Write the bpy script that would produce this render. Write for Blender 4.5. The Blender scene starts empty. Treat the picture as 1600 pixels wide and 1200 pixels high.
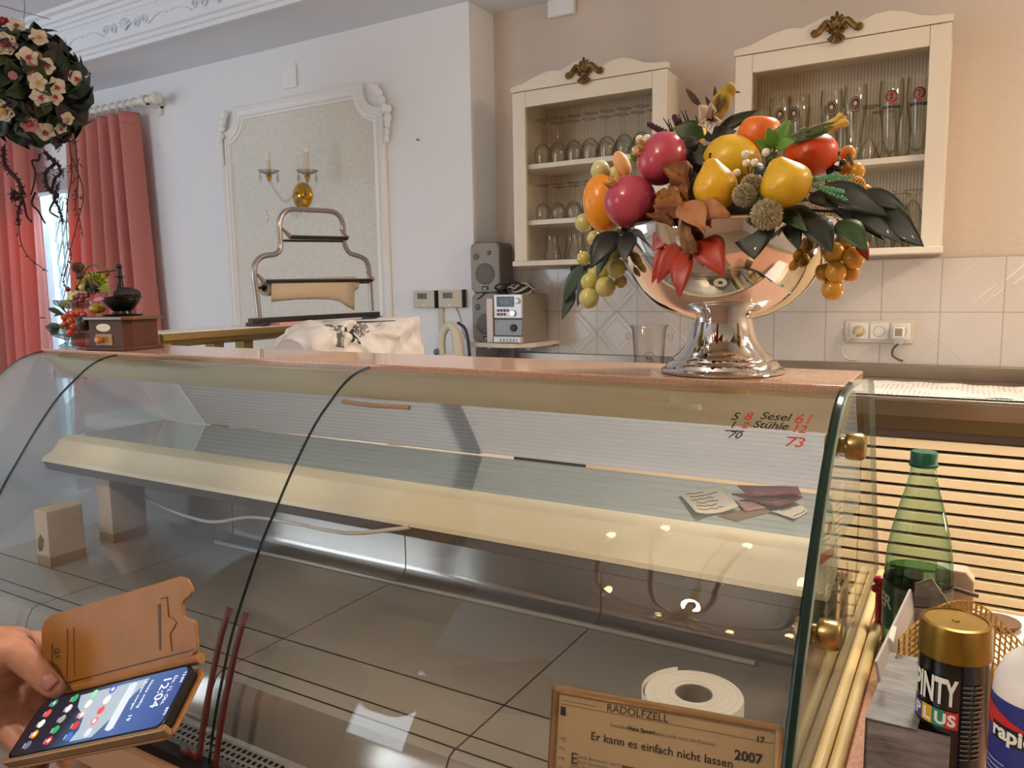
import bpy, bmesh, math, random
from mathutils import Vector, Matrix
R = math.radians
sc = bpy.context.scene
COL = sc.collection
rnd = random.Random(7)

# ------------------------------------------------------------------ camera
YAW, PITCH, ROLL, FPX = R(30.72), R(7.07), R(-0.94), 1213.0
_fw = Vector((-math.sin(YAW)*math.cos(PITCH), math.cos(YAW)*math.cos(PITCH), -math.sin(PITCH)))
_r0 = Vector((math.cos(YAW), math.sin(YAW), 0)); _u0 = _r0.cross(_fw)
CR = math.cos(ROLL)*_r0 + math.sin(ROLL)*_u0
CU = -math.sin(ROLL)*_r0 + math.cos(ROLL)*_u0
cam_d = bpy.data.cameras.new('camera'); cam = bpy.data.objects.new('camera', cam_d); COL.objects.link(cam)
cam.matrix_world = Matrix(((CR.x, CU.x, -_fw.x, 0), (CR.y, CU.y, -_fw.y, 0), (CR.z, CU.z, -_fw.z, 0), (0, 0, 0, 1)))
cam_d.sensor_width = 36; cam_d.lens = FPX/1600*36; cam_d.clip_start = 0.02
sc.camera = cam
# scene origin = where the photographer's phone was, 1.35 m above the floor
FLOOR = -1.35

# ------------------------------------------------------------------ light
sc.view_settings.view_transform = 'Standard'; sc.view_settings.look = 'None'
sc.view_settings.gamma = 1.0; sc.view_settings.use_curve_mapping = False
sc.view_settings.exposure = 0.46
sc.cycles.transparent_max_bounces = 40; sc.cycles.max_bounces = 12; sc.cycles.glossy_bounces = 6
sc.cycles.transmission_bounces = 12; sc.cycles.diffuse_bounces = 4
sc.cycles.caustics_reflective = False; sc.cycles.caustics_refractive = False
w = bpy.data.worlds.new('sky'); sc.world = w; w.use_nodes = True
w.node_tree.nodes['Background'].inputs[0].default_value = (0.80, 0.90, 1.0, 1)
w.node_tree.nodes['Background'].inputs[1].default_value = 1.7

def area(name, loc, target, sx, sy, power, col, portal=False):
    d = bpy.data.lights.new(name, 'AREA'); d.shape = 'RECTANGLE'; d.size = sx; d.size_y = sy
    d.energy = power; d.color = col
    if portal: d.cycles.is_portal = True
    o = bpy.data.objects.new(name, d); COL.objects.link(o); o.location = loc
    o.rotation_euler = (Vector(target)-Vector(loc)).to_track_quat('-Z', 'Y').to_euler()
    return o
def point(name, loc, power, col, rad=0.03):
    d = bpy.data.lights.new(name, 'POINT'); d.energy = power; d.color = col; d.shadow_soft_size = rad
    o = bpy.data.objects.new(name, d); COL.objects.link(o); o.location = loc
    return o
# daylight through the curtained window and through the shop front behind the camera
area('daylight_window', (-5.6, 4.7, 1.9), (-3.4, 1.2, -0.4), 2.4, 0.8, 400, (0.80, 0.90, 1.0))
area('daylight_shop_front', (-4.5, -3.35, 0.2), (-3.6, 2, 0.0), 2.6, 2.0, 36, (0.78, 0.89, 1.0))
area('added_side_daylight', (-6.9, 0.2, 0.1), (0, 0.9, 0.0), 2.6, 2.0, 22, (0.80, 0.90, 1.0))  # added daylight from an invented side window, cools the walls from the left
WARM = (1.0, 0.78, 0.54)
area('unseen_panel_light', (1.75, 1.9, 1.24), (1.45, 1.9, 0), 0.6, 0.6, 52, WARM)  # lamp out of view, added for the warm light on the right
d_ = area('added_aisle_fill', (0.1, 2.1, 1.24), (-0.2, 1.85, 0), 0.4, 0.2, 15, (1.0, 0.93, 0.84)); d_.data.spread = R(110)  # added lamp over the aisle, brightens the ribbed doors from behind
point('assumed_aisle_light', (1.0, 2.05, -0.42), 8, WARM, 0.05)  # bare point light added for an assumed, unseen low lamp, brightens the louvre slats
point('chandelier_light', (-0.75, -0.45, 0.98), 78, (1.0, 0.80, 0.58), 0.03)

# ------------------------------------------------------------------ pixel helper: a point at a real distance along a sight line
def ray(px, py): return CR*((px-800)/FPX) - CU*((py-600)/FPX) + _fw
def P(px, py, Y=None, X=None, Z=None, D=None):
    d = ray(px, py)
    k = D if D is not None else Y/d.y if Y is not None else X/d.x if X is not None else Z/d.z
    return d*k
def mpp(p): return Vector(p).dot(_fw)/FPX      # metres per pixel at a point

# ------------------------------------------------------------------ materials
def lin(h):
    h = h.lstrip('#'); c = [int(h[i:i+2], 16)/255 for i in (0, 2, 4)]
    return tuple((x/12.92 if x <= .04045 else ((x+.055)/1.055)**2.4) for x in c)+(1,)
_mats = {}
class NT:
    def __init__(s, name):
        s.m = bpy.data.materials.new(name); s.m.use_nodes = True; s.t = s.m.node_tree
        s.b = s.t.nodes['Principled BSDF']; s.out = s.t.nodes['Material Output']
    def n(s, typ, **kw):
        x = s.t.nodes.new(typ)
        for k, v in kw.items():
            if k in ('operation', 'blend_type', 'wave_type', 'bands_direction', 'feature', 'data_type', 'wave_profile'): setattr(x, k, v)
            else: x.inputs[k].default_value = v
        return x
    def l(s, a, b): s.t.links.new(a, b)
    def math(s, op, a, b=None, c=None):
        x = s.t.nodes.new('ShaderNodeMath'); x.operation = op
        for i, v in enumerate((a, b, c)):
            if v is None: continue
            if isinstance(v, (int, float)): x.inputs[i].default_value = v
            else: s.l(v, x.inputs[i])
        return x.outputs[0]
    def obj(s): return s.t.nodes.new('ShaderNodeTexCoord').outputs['Object']
    def mix(s, f, a, b):
        x = s.t.nodes.new('ShaderNodeMix'); x.data_type = 'RGBA'
        if isinstance(f, (int, float)): x.inputs[0].default_value = f
        else: s.l(f, x.inputs[0])
        for i, v in ((6, a), (7, b)):
            if isinstance(v, tuple): x.inputs[i].default_value = v
            else: s.l(v, x.inputs[i])
        return x.outputs[2]
    def noise(s, scale, detail=3, coord=None, rough=.5):
        x = s.n('ShaderNodeTexNoise'); x.inputs['Scale'].default_value = scale; x.inputs['Detail'].default_value = detail
        x.inputs['Roughness'].default_value = rough
        s.l(coord or s.obj(), x.inputs['Vector']); return x.outputs['Fac']
    def ramp(s, f, stops):
        x = s.t.nodes.new('ShaderNodeValToRGB'); e = x.color_ramp.elements
        while len(e) < len(stops): e.new(0.5)
        for i, (p, c) in enumerate(stops): e[i].position = p; e[i].color = c
        s.l(f, x.inputs[0]); return x.outputs[0]
    def bump(s, h, strength, dist=.002):
        x = s.n('ShaderNodeBump'); x.inputs['Strength'].default_value = strength; x.inputs['Distance'].default_value = dist
        s.l(h, x.inputs['Height']); s.l(x.outputs[0], s.b.inputs['Normal'])
def mat(name, h, rough=.5, metal=0, bump=None, var=None, emit=None, coat=0, sss=0, spec=None, trans=0, translucent=None, sheen=0):
    """principled material; var=(scale, hex, lo, hi) blends a second colour with noise"""
    if name in _mats: return _mats[name]
    t = NT(name); b = t.b
    b.inputs['Base Color'].default_value = lin(h); b.inputs['Roughness'].default_value = rough; b.inputs['Metallic'].default_value = metal
    if spec is not None: b.inputs['Specular IOR Level'].default_value = spec
    if coat: b.inputs['Coat Weight'].default_value = coat
    if trans: b.inputs['Transmission Weight'].default_value = trans
    if sheen: b.inputs['Sheen Weight'].default_value = sheen
    if sss:
        b.inputs['Subsurface Weight'].default_value = sss; b.inputs['Subsurface Radius'].default_value = (.008, .004, .002)
        b.inputs['Subsurface Scale'].default_value = 1
    if var:
        f = t.noise(var[0], 4); f = t.ramp(f, [(var[2], (0, 0, 0, 1)), (var[3], (1, 1, 1, 1))])
        t.l(t.mix(f, lin(h), lin(var[1])), b.inputs['Base Color'])
    if bump: t.bump(t.noise(bump[0], 4), bump[1], bump[2] if len(bump) > 2 else .002)
    if emit:
        b.inputs['Emission Color'].default_value = lin(emit[0]); b.inputs['Emission Strength'].default_value = emit[1]
    if translucent:
        tr = t.n('ShaderNodeBsdfTranslucent', Color=lin(translucent[0])); mx = t.n('ShaderNodeMixShader', Fac=translucent[1])
        t.l(b.outputs[0], mx.inputs[1]); t.l(tr.outputs[0], mx.inputs[2]); t.l(mx.outputs[0], t.out.inputs[0])
    _mats[name] = t.m; return t.m
def glass(name, tint, edge, ior=1.45, rough=0.0, power=2.5):
    """thin clear wall: transparent with a darker tint at grazing angles plus a Fresnel reflection"""
    if name in _mats: return _mats[name]
    t = NT(name)
    lw = t.n('ShaderNodeLayerWeight', Blend=.5); f = t.math('POWER', lw.outputs['Facing'], power)
    tr = t.n('ShaderNodeBsdfTransparent'); t.l(t.mix(f, lin(tint), lin(edge)), tr.inputs['Color'])
    gl = t.n('ShaderNodeBsdfGlossy', Roughness=rough); fr = t.n('ShaderNodeFresnel', IOR=ior)
    geo = t.n('ShaderNodeNewGeometry')
    mx = t.n('ShaderNodeMixShader')
    # same reflectance from both sides of the thin wall
    ff = t.math('MULTIPLY', t.math('POWER', lw.outputs['Facing'], 4.0), .55); ff = t.math('ADD', ff, ((ior-1)/(ior+1))**2)
    t.l(ff, mx.inputs[0]); t.l(tr.outputs[0], mx.inputs[1]); t.l(gl.outputs[0], mx.inputs[2])
    t.l(mx.outputs[0], t.out.inputs[0]); _mats[name] = t.m; return t.m

def veiled(name, h, clear):
    """slightly milky clear glass: white scattering stands in for reflections on it"""
    m = mat(name, h, .12, translucent=(h, .5)); t = m.node_tree; out = t.nodes['Material Output']; src = out.inputs[0].links[0].from_socket
    tr = t.nodes.new('ShaderNodeBsdfTransparent'); tr.inputs[0].default_value = lin('#f4f8fa'); mx = t.nodes.new('ShaderNodeMixShader'); mx.inputs[0].default_value = clear
    t.links.new(src, mx.inputs[1]); t.links.new(tr.outputs[0], mx.inputs[2]); t.links.new(mx.outputs[0], out.inputs[0]); return m

# ------------------------------------------------------------------ mesh helper
def rodrigues(v, axis, ang): return Matrix.Rotation(ang, 3, axis) @ v
class MB:
    def __init__(s): s.v = []; s.f = []; s.m = []; s.mi = 0
    def add(s, vs, fs):
        o = len(s.v); s.v += [tuple(x) for x in vs]; s.f += [tuple(i+o for i in f) for f in fs]; s.m += [s.mi]*len(fs); return s
    def mat(s, i): s.mi = i; return s
    def box(s, x0, x1, y0, y1, z0, z1):
        return s.add([(x0,y0,z0),(x1,y0,z0),(x1,y1,z0),(x0,y1,z0),(x0,y0,z1),(x1,y0,z1),(x1,y1,z1),(x0,y1,z1)],
                     [(0,3,2,1),(4,5,6,7),(0,1,5,4),(1,2,6,5),(2,3,7,6),(3,0,4,7)])
    def obox(s, c, ex, ey, ez):
        c, ex, ey, ez = map(Vector, (c, ex, ey, ez))
        vs = [c+a*ex+b*ey+d*ez for d in (-1, 1) for a, b in ((-1,-1),(1,-1),(1,1),(-1,1))]
        return s.add(vs, [(0,3,2,1),(4,5,6,7),(0,1,5,4),(1,2,6,5),(2,3,7,6),(3,0,4,7)])
    def prism(s, pts, vec):
        """planar polygon swept along vec"""
        pts = [Vector(p) for p in pts]; vec = Vector(vec); n = len(pts)
        return s.add(pts+[p+vec for p in pts], [tuple(range(n))[::-1], tuple(range(n, 2*n))]+[(i, (i+1) % n, n+(i+1) % n, n+i) for i in range(n)])
    def grid(s, fn, nu, nv, cu=False, cv=False):
        vs = [fn(i/(nu if cu else nu-1), j/(nv if cv else nv-1)) for i in range(nu) for j in range(nv)]
        fs = [(i*nv+j, ((i+1) % nu)*nv+j, ((i+1) % nu)*nv+(j+1) % nv, i*nv+(j+1) % nv)
              for i in range(nu if cu else nu-1) for j in range(nv if cv else nv-1)]
        return s.add(vs, fs)
    def tube(s, pts, r, n=8, closed=False, caps=True, sq=None):
        pts = [Vector(p) for p in pts]; N = len(pts); rr = r if isinstance(r, (list, tuple)) else [r]*N
        T = []
        for i in range(N):
            a = pts[(i-1) % N] if closed or i > 0 else pts[i]; b = pts[(i+1) % N] if closed or i < N-1 else pts[i]
            d = b-a; T.append(d.normalized() if d.length > 1e-9 else Vector((0, 0, 1)))
        u = T[0].orthogonal().normalized(); vs = []
        for i in range(N):
            u = (u-T[i]*u.dot(T[i])); u = u.normalized() if u.length > 1e-6 else T[i].orthogonal().normalized()
            v = T[i].cross(u)
            for k in range(n):
                a = 2*math.pi*k/n; vs.append(pts[i]+rr[i]*(u*math.cos(a)+v*math.sin(a)))
        fs = [(i*n+k, i*n+(k+1) % n, ((i+1) % N)*n+(k+1) % n, ((i+1) % N)*n+k) for i in range(N if closed else N-1) for k in range(n)]
        if caps and not closed: fs += [tuple(range(n))[::-1], tuple(range((N-1)*n, N*n))]
        return s.add(vs, fs)
    def lathe(s, prof, n=24, c=(0, 0, 0), axis=(0, 0, 1), wob=None):
        axis = Vector(axis).normalized(); u = axis.orthogonal().normalized() if abs(axis.z) < .99 else Vector((1, 0, 0)); u = (u-axis*u.dot(axis)).normalized(); v = axis.cross(u); c = Vector(c)
        vs = []; idx = []
        for (r, z) in prof:
            if r < 1e-6: idx.append((len(vs), 1)); vs.append(c+axis*z)
            else:
                idx.append((len(vs), n))
                for k in range(n):
                    a = 2*math.pi*k/n; q = r*(wob(a, z) if wob else 1); vs.append(c+axis*z+q*(u*math.cos(a)+v*math.sin(a)))
        fs = []
        for (a, na), (b, nb) in zip(idx, idx[1:]):
            for k in range(n):
                k2 = (k+1) % n
                if na == 1 and nb == 1: break
                if na == 1: fs.append((a, b+k2, b+k))
                elif nb == 1: fs.append((a+k, a+k2, b))
                else: fs.append((a+k, a+k2, b+k2, b+k))
        return s.add(vs, fs)
    def ell(s, c, r, n=16, m=10, rot=None, dent=None):
        r = (r, r, r) if isinstance(r, (int, float)) else r; c = Vector(c)
        vs = [Vector((0, 0, -1))]+[Vector((math.cos(2*math.pi*k/n)*math.sin(math.pi*j/m), math.sin(2*math.pi*k/n)*math.sin(math.pi*j/m), -math.cos(math.pi*j/m))) for j in range(1, m) for k in range(n)]+[Vector((0, 0, 1))]
        out = []
        for v in vs:
            q = Vector((v.x*r[0], v.y*r[1], v.z*r[2]))
            if dent: q = q*dent(v)
            out.append(c+(rot @ q if rot else q))
        fs = [(0, 1+(k+1) % n, 1+k) for k in range(n)]
        fs += [(1+j*n+k, 1+j*n+(k+1) % n, 1+(j+1)*n+(k+1) % n, 1+(j+1)*n+k) for j in range(m-2) for k in range(n)]
        L = len(vs)-1; b = 1+(m-2)*n
        fs += [(L, b+k, b+(k+1) % n) for k in range(n)]
        return s.add(out, fs)
    def leaf(s, b, t, w, nrm=None, fold=.25, bow=.12, nu=9, tipw=.42, crumple=0, nv=5):
        """folded, bowed leaf blade from base b to tip t"""
        b, t = Vector(b), Vector(t); d = t-b; L = d.length; d.normalize()
        nrm = Vector(nrm) if nrm is not None else -b
        nrm = (nrm-d*nrm.dot(d)).normalized(); a = d.cross(nrm)
        def fn(u, v):
            x = (v-.5)*2; prof = (math.sin(math.pi*min(1, u**.8))**.85)*(1-.25*max(0, u-tipw)) if 0 < u < 1 else 0.0
            cz = crumple*L*(math.sin(u*9+x*4+ph)*.5+math.sin(u*17-x*7+2*ph)*.3+.9*x*x*math.sin(u*6+ph)) if crumple else 0
            ca = crumple*.5*w*math.sin(u*13+x+ph) if crumple else 0
            return b+d*(L*u)+nrm*(bow*L*math.sin(math.pi*u)*1.0 + fold*w*abs(x)*prof+cz)+a*(x*w*.5*prof+ca)
        ph = (b.x*97+t.z*131) % 6.28
        return s.grid(fn, nu, nv)
    def text(s, txt, size, o, ex, ey, en=None, off=.0006, bend=None, sub=0, bold=0, shear=0, align='LEFT'):
        """lettering; ex/ey give the writing direction and the up direction"""
        cu = bpy.data.curves.new('tmp', 'FONT'); cu.body = txt; cu.size = size; cu.align_x = align; cu.offset = bold; cu.shear = shear; cu.resolution_u = 3
        ob = bpy.data.objects.new('tmp', cu); COL.objects.link(ob)
        dg = bpy.context.evaluated_depsgraph_get(); me = bpy.data.meshes.new_from_object(ob.evaluated_get(dg))
        bm = bmesh.new(); bm.from_mesh(me); bmesh.ops.triangulate(bm, faces=bm.faces)
        if sub: bmesh.ops.subdivide_edges(bm, edges=bm.edges, cuts=sub, use_grid_fill=True)
        ex, ey = Vector(ex).normalized(), Vector(ey).normalized(); en = ex.cross(ey) if en is None else Vector(en).normalized(); o = Vector(o)
        bm.verts.ensure_lookup_table()
        vs = [(bend(v.co.x, v.co.y) if bend else o+ex*v.co.x+ey*v.co.y+en*off) for v in bm.verts]
        s.add(vs, [tuple(v.index for v in f.verts) for f in bm.faces])
        bm.free(); bpy.data.objects.remove(ob); bpy.data.curves.remove(cu); bpy.data.meshes.remove(me); return s
    def build(s, name, mats, parent=None, smooth=35, bevel=0, solid=0, sub=0, rim=None, inset_world=True, label=None):
        me = bpy.data.meshes.new(name); org = ORG.get(parent, Vector((0, 0, 0))) if parent is not None else getattr(s, 'org', Vector((0, 0, 0)))
        me.from_pydata([tuple(Vector(v)-org) for v in s.v], [], s.f)
        mats = mats if isinstance(mats, (list, tuple)) else [mats]
        for m in mats: me.materials.append(m)
        if len(mats) > 1: me.polygons.foreach_set('material_index', [min(i, len(mats)-1) for i in s.m])
        if smooth:
            me.polygons.foreach_set('use_smooth', [True]*len(me.polygons)); me.set_sharp_from_angle(angle=R(smooth))
        me.update()
        o = bpy.data.objects.new(name, me); COL.objects.link(o)
        if parent is not None: o.parent = parent; ORG[o] = org
        else: o.location = org; ORG[o] = org
        if solid:
            k = o.modifiers.new('solid', 'SOLIDIFY'); k.thickness = solid; k.offset = 0
            if rim is not None:
                k.material_offset_rim = rim; e = o.modifiers.new('split', 'EDGE_SPLIT'); e.split_angle = R(50)
        if bevel:
            k = o.modifiers.new('bevel', 'BEVEL'); k.width = bevel; k.segments = 2; k.limit_method = 'ANGLE'; k.angle_limit = R(40)
        if sub:
            k = o.modifiers.new('sub', 'SUBSURF'); k.levels = sub; k.render_levels = sub
        if label: o['label'] = label
        return o
ORG = {}
def tag(o, label, cat, group=None, kind=None):
    o['label'] = label; o['category'] = cat
    if group: o['group'] = group
    if kind: o['kind'] = kind
    return o
def thing(name, loc, label, cat, group=None):
    o = bpy.data.objects.new(name, None); COL.objects.link(o); o.location = loc; o.empty_display_size = .02
    ORG[o] = Vector(loc); return tag(o, label, cat, group)
def single(mb, name, mats, base, label, cat, group=None, **kw):
    mb.org = Vector(base); return tag(mb.build(name, mats, **kw), label, cat, group)
def struct(mb, name, mats, **kw):
    o = mb.build(name, mats, **kw); o['kind'] = 'structure'; return o
def copy_tree(o, loc, label, group=None, rotz=None):
    r = o.copy(); COL.objects.link(r); r.location = loc; r['label'] = label
    if group: r['group'] = group
    if rotz is not None: r.rotation_euler = (0, 0, rotz)
    for ch in list(o.children):
        c = ch.copy(); COL.objects.link(c); c.parent = r
        for g in list(ch.children):
            d = g.copy(); COL.objects.link(d); d.parent = c
    return r
def cr(pts, n=6, closed=False):
    """Catmull-Rom through points"""
    pts = [Vector(p) for p in pts]; N = len(pts); out = []
    for i in range(N if closed else N-1):
        p0 = pts[(i-1) % N] if closed or i > 0 else pts[0]*2-pts[1]; p1 = pts[i]; p2 = pts[(i+1) % N]
        p3 = pts[(i+2) % N] if closed or i < N-2 else pts[-1]*2-pts[-2]
        for k in range(n):
            t = k/n; out.append(.5*((2*p1)+(p2-p0)*t+(2*p0-5*p1+4*p2-p3)*t*t+(3*p1-p0-3*p2+p3)*t**3))
    if not closed: out.append(pts[-1])
    return out
ORD = ['first', 'second', 'third', 'fourth', 'fifth', 'sixth', 'seventh', 'eighth', 'ninth', 'tenth', 'eleventh', 'twelfth']
# ================================================================== THE ROOM
W, D = 3.117, 3.33          # window wall, alcove back wall
SOF, CEIL = 1.298, 1.53     # underside of the dropped border, ceiling
XL, XR, YF = -7.0, 2.6, -3.3
m_wall = mat('wall_plaster', '#e9e6e3', .85, bump=(55, .5, .006), var=(2.0, '#e4dfda', .35, .7))
m_ceil = mat('ceiling_paint', '#e4ebf6', .8)
m_trim = mat('plaster_trim', '#f4f3f2', .55)
m_floor = None
def floor_mat():
    t = NT('floor_tiles'); br = t.n('ShaderNodeTexBrick'); br.offset = 0; br.inputs['Scale'].default_value = 1
    br.inputs['Brick Width'].default_value = .33; br.inputs['Row Height'].default_value = .33; br.inputs['Mortar Size'].default_value = .004
    for k, c in (('Color1', '#b9a794'), ('Color2', '#b19e8a'), ('Mortar', '#8a7d70')): br.inputs[k].default_value = lin(c)
    t.l(t.obj(), br.inputs['Vector']); t.l(br.outputs['Color'], t.b.inputs['Base Color']); t.b.inputs['Roughness'].default_value = .3; return t.m
struct(MB().box(XL, XR, YF, D, FLOOR-.06, FLOOR), 'floor', floor_mat())
struct(MB().box(XL, XR, YF, 2.60, CEIL, CEIL+.1), 'ceiling', m_ceil)
struct(MB().box(XL-.1, XR+.1, 2.70, D+.1, SOF, CEIL+.1), 'ceiling_border', m_ceil)
# window wall with the French-window opening
OX0, OX1, OZ1 = -6.05, -4.95, 0.86
b = MB().box(XL, OX0, W, W+.32, FLOOR, SOF).box(OX1, -2.05, W, D+.1, FLOOR, SOF).box(OX0, OX1, W, W+.32, OZ1, SOF)
struct(b, 'wall_left', mat('wall_plaster_cool_lit', '#eff0f3', .85, bump=(55, .5, .006)))  # cool daylight on this wall is put into the plaster colour
struct(MB().box(-2.05, XR, D, D+.1, FLOOR, SOF), 'wall_back', mat('wall_plaster_warm_dim', '#d8cabd', .85, bump=(55, .5, .006)))  # warmer, dimmer alcove light is put into the plaster colour
struct(MB().box(XR, XR+.1, YF, D+.1, FLOOR, CEIL+.1), 'wall_right', m_wall)
struct(MB().box(XL-.1, XL, YF, D+.1, FLOOR, CEIL+.1), 'wall_side', m_wall)
# shop front wall behind the photographer with a wide display window
SX0, SX1, SZ0, SZ1 = -5.9, -3.1, -.75, 1.15
b = MB().box(XL, SX0, YF-.25, YF, FLOOR, CEIL+.1).box(SX1, XR, YF-.25, YF, FLOOR, CEIL+.1).box(SX0, SX1, YF-.25, YF, FLOOR, SZ0).box(SX0, SX1, YF-.25, YF, SZ1, CEIL+.1)
struct(b, 'wall_front', mat('front_wall_paint', '#d9b9a6', .8))
b = MB()
for x in (SX0, -4.55, SX1-.07): b.box(x, x+.07, YF-.16, YF-.1, SZ0, SZ1)
b.box(SX0, SX1, YF-.16, YF-.1, SZ0, SZ0+.07).box(SX0, SX1, YF-.16, YF-.1, SZ1-.07, SZ1).box(SX0, SX1, YF-.16, YF-.1, .62, .68)
struct(b, 'window_2', mat('white_frame', '#e6e8ea', .4))

b = MB()
for y in (-1.2, -.3, .6, 1.53): b.box(XL+.001, XL+.06, y, y+.07, -.95, 1.15)
for z in (-.95, 1.08): b.box(XL+.001, XL+.06, -1.2, 1.6, z, z+.07)
w3 = struct(b, 'added_window_3', mat('white_frame', '#e6e8ea', .4))  # unseen window added to go with the side daylight, wall stays closed
MB().box(XL+.002, XL+.01, -1.15, 1.55, -.9, 1.1).build('pane', mat('pane_pale', '#dfe8ee', .2), w3)
# cornice: profile swept along x, with relief ornaments
prof = [(2.70, 1.298), (2.685, 1.285), (2.668, 1.285), (2.668, 1.305), (2.655, 1.31), (2.648, 1.325), (2.635, 1.332), (2.632, 1.35),
        (2.622, 1.42), (2.607, 1.44), (2.600, 1.44), (2.597, 1.458), (2.585, 1.462), (2.580, 1.478), (2.565, 1.482), (2.558, 1.505), (2.535, 1.512), (2.53, 1.53), (2.70, 1.53)]
trim = struct(MB().prism([(XL, y, z) for y, z in prof], (XR-XL, 0, 0)), 'trim_1', mat('cornice_paint', '#edf2fa', .6), smooth=0)
def scroll(b, c, sgn, r0=.03, turns=1.6, th=.004):
    pts = []
    for i in range(22):
        u = i/21; a = u*turns*2*math.pi; r = r0*(1-.8*u)
        pts.append((c[0]+sgn*(r*math.cos(a)), c[1], c[2]+r*math.sin(a)))
    b.tube(pts, [th*(1-.4*i/21) for i in range(22)], 6)
x = -5.3
while x < -2.6:
    b = MB(); y0 = 2.622
    for k in range(7):
        a = (k-3)*.36; b.tube(cr([(x, y0, 1.358), (x+.03*math.sin(a), y0-.006, 1.356+.04*math.cos(a)), (x+.062*math.sin(a), y0-.003, 1.356+.062*math.cos(a))], 3), [.004, .004, .004, .005, .005, .006, .003], 6)
    scroll(b, (x+.10, y0, 1.38), 1, .028, 1.6, .006); scroll(b, (x-.10, y0, 1.38), -1, .028, 1.6, .006); scroll(b, (x+.165, y0, 1.385), -1, .025, 1.6, .005); scroll(b, (x-.165, y0, 1.385), 1, .025, 1.6, .005)
    b.tube(cr([(x+.19, y0, 1.358), (x+.25, y0, 1.385), (x+.31, y0, 1.395), (x+.345, y0, 1.385)], 5), .0035, 6)
    b.tube(cr([(x-.19, y0, 1.358), (x-.25, y0, 1.385), (x-.31, y0, 1.395), (x-.345, y0, 1.385)], 5), .0035, 6)
    b.build('cornice_ornament', mat('cornice_paint', '#edf2fa', .6), trim); x += .72

# ---- window 1: French window behind the curtains with a folding lattice grille
m_frame = mat('window_paint', '#dbe3ea', .45)
b = MB()
yw = W+.16
for x in (OX0, -5.53, OX1-.07): b.box(x, x+.07 if x != -5.53 else x+.1, yw, yw+.05, FLOOR, OZ1)
b.box(OX0, OX1, yw, yw+.05, OZ1-.09, OZ1).box(OX0, OX1, yw, yw+.05, FLOOR, FLOOR+.12).box(OX0, OX1, yw, yw+.05, -.62, -.56)
win = struct(b, 'window_1', m_frame)
MB().box(OX0+.05, OX1-.05, yw+.022, yw+.028, FLOOR+.1, OZ1-.08).build('pane', glass('window_glass', '#f4fafa', '#cfe0e0'), win)
b = MB(); zg0, zg1 = FLOOR+.05, OZ1-.1
for k in range(12):
    x = OX0+.05+k*.093; b.box(x-.008, x+.008, W+.262, W+.278, zg0, zg1)
for k in range(11):
    x = OX0+.05+k*.093; z = zg0
    while z < zg1-.2:
        b.tube([(x, W+.256, z), (x+.093, W+.256, z+.17)], .006, 5).tube([(x+.093, W+.284, z), (x, W+.284, z+.17)], .006, 5); z += .17
b.build('lattice_grille', mat('grille_paint', '#b9c6cf', .45), win)
MB().box(OX0+.02, OX1-.02, W+.02, W+.14, OZ1-.14, OZ1-.002).build('blind_box', mat('blind_grey', '#b9bdc2', .6), win)
# far side of the street, seen as a pale glare
struct(MB().box(-9, -2.5, 6.4, 6.6, FLOOR, -.2), 'exterior_wall', mat('street_wall', '#dbe6de', .9))
struct(MB().box(-9, -2.5, D+.1, 6.4, FLOOR-.1, FLOOR-.02), 'exterior_ground', mat('street_ground', '#cfd2d0', .9))

# ---- wall panel with moulding
m_pap = mat('panel_wallpaper', '#e6e4da', .8, bump=(60, .5, .006), var=(70, '#dedbd0', .40, .62))
X0, X1, Z0, Z1, RC = -3.715, -2.60, -1.15, .985, .125
path = []
def arc(cx, cz, a0, a1, n=8):
    for i in range(n+1):
        a = R(a0+(a1-a0)*i/n); path.append((cx+RC*math.cos(a), cz+RC*math.sin(a)))
arc(X0, Z1, -90, 0); arc(X1, Z1, 180, 270); arc(X1, Z0, 90, 180); arc(X0, Z0, 0, 90)
def sweep(b, path, prof, Y):
    N = len(path); rings = []
    for i in range(N):
        a, c, e = Vector(path[i-1]), Vector(path[i]), Vector(path[(i+1) % N])
        d1 = (c-a).normalized(); d2 = (e-c).normalized(); n1 = Vector((d1.y, -d1.x)); n2 = Vector((d2.y, -d2.x)); m = (n1+n2)
        m = m/max(.5, m.dot(n1)) if m.length > 1e-6 else n1
        rings.append([(c.x+m.x*d, Y-h, c.y+m.y*d) for d, h in prof])
    k = len(prof); b.add([p for r in rings for p in r], [(i*k+j, i*k+j+1, ((i+1) % N)*k+j+1, ((i+1) % N)*k+j) for i in range(N) for j in range(k-1)])
t = thing('wall_panel', (-3.16, W, Z0), 'tall cream wallpaper panel framed by white plaster moulding with notched corners', 'wall panel')
poly = [(x, W-.004, z) for x, z in path]
MB().prism(poly, (0, .003, 0)).build('wallpaper_field', m_pap, t, label='cream textured wallpaper field')
b = MB(); sweep(b, path, [(-.045, 0), (-.045, .018), (-.036, .026), (-.026, .02), (-.018, .012), (-.004, .012), (0, .024), (.012, .026), (.017, .016), (.026, .014), (.03, 0)], W-.001)
b.build('molding', m_trim, t)
def acanthus(cx, cz, sx):
    b = MB()
    for k in range(6):
        u = k/5; x = cx+sx*(.03+.085*u); z = cz+.055-.16*u**1.6
        b.ell((x, W-.03, z), (.026-.008*abs(u-.4), .018, .024), 10, 6)
    for k in range(5):
        b.ell((cx+sx*(.118-.004*k), W-.026, cz-.06-.035*k), (.02-.002*k, .014, .022), 10, 6)
    return b
acanthus(X1-.035, Z1-.045, 1).build('corner_ornament', m_trim, t)
acanthus(X0+.035, Z1-.045, -.55).build('corner_ornament', m_trim, t)

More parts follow.
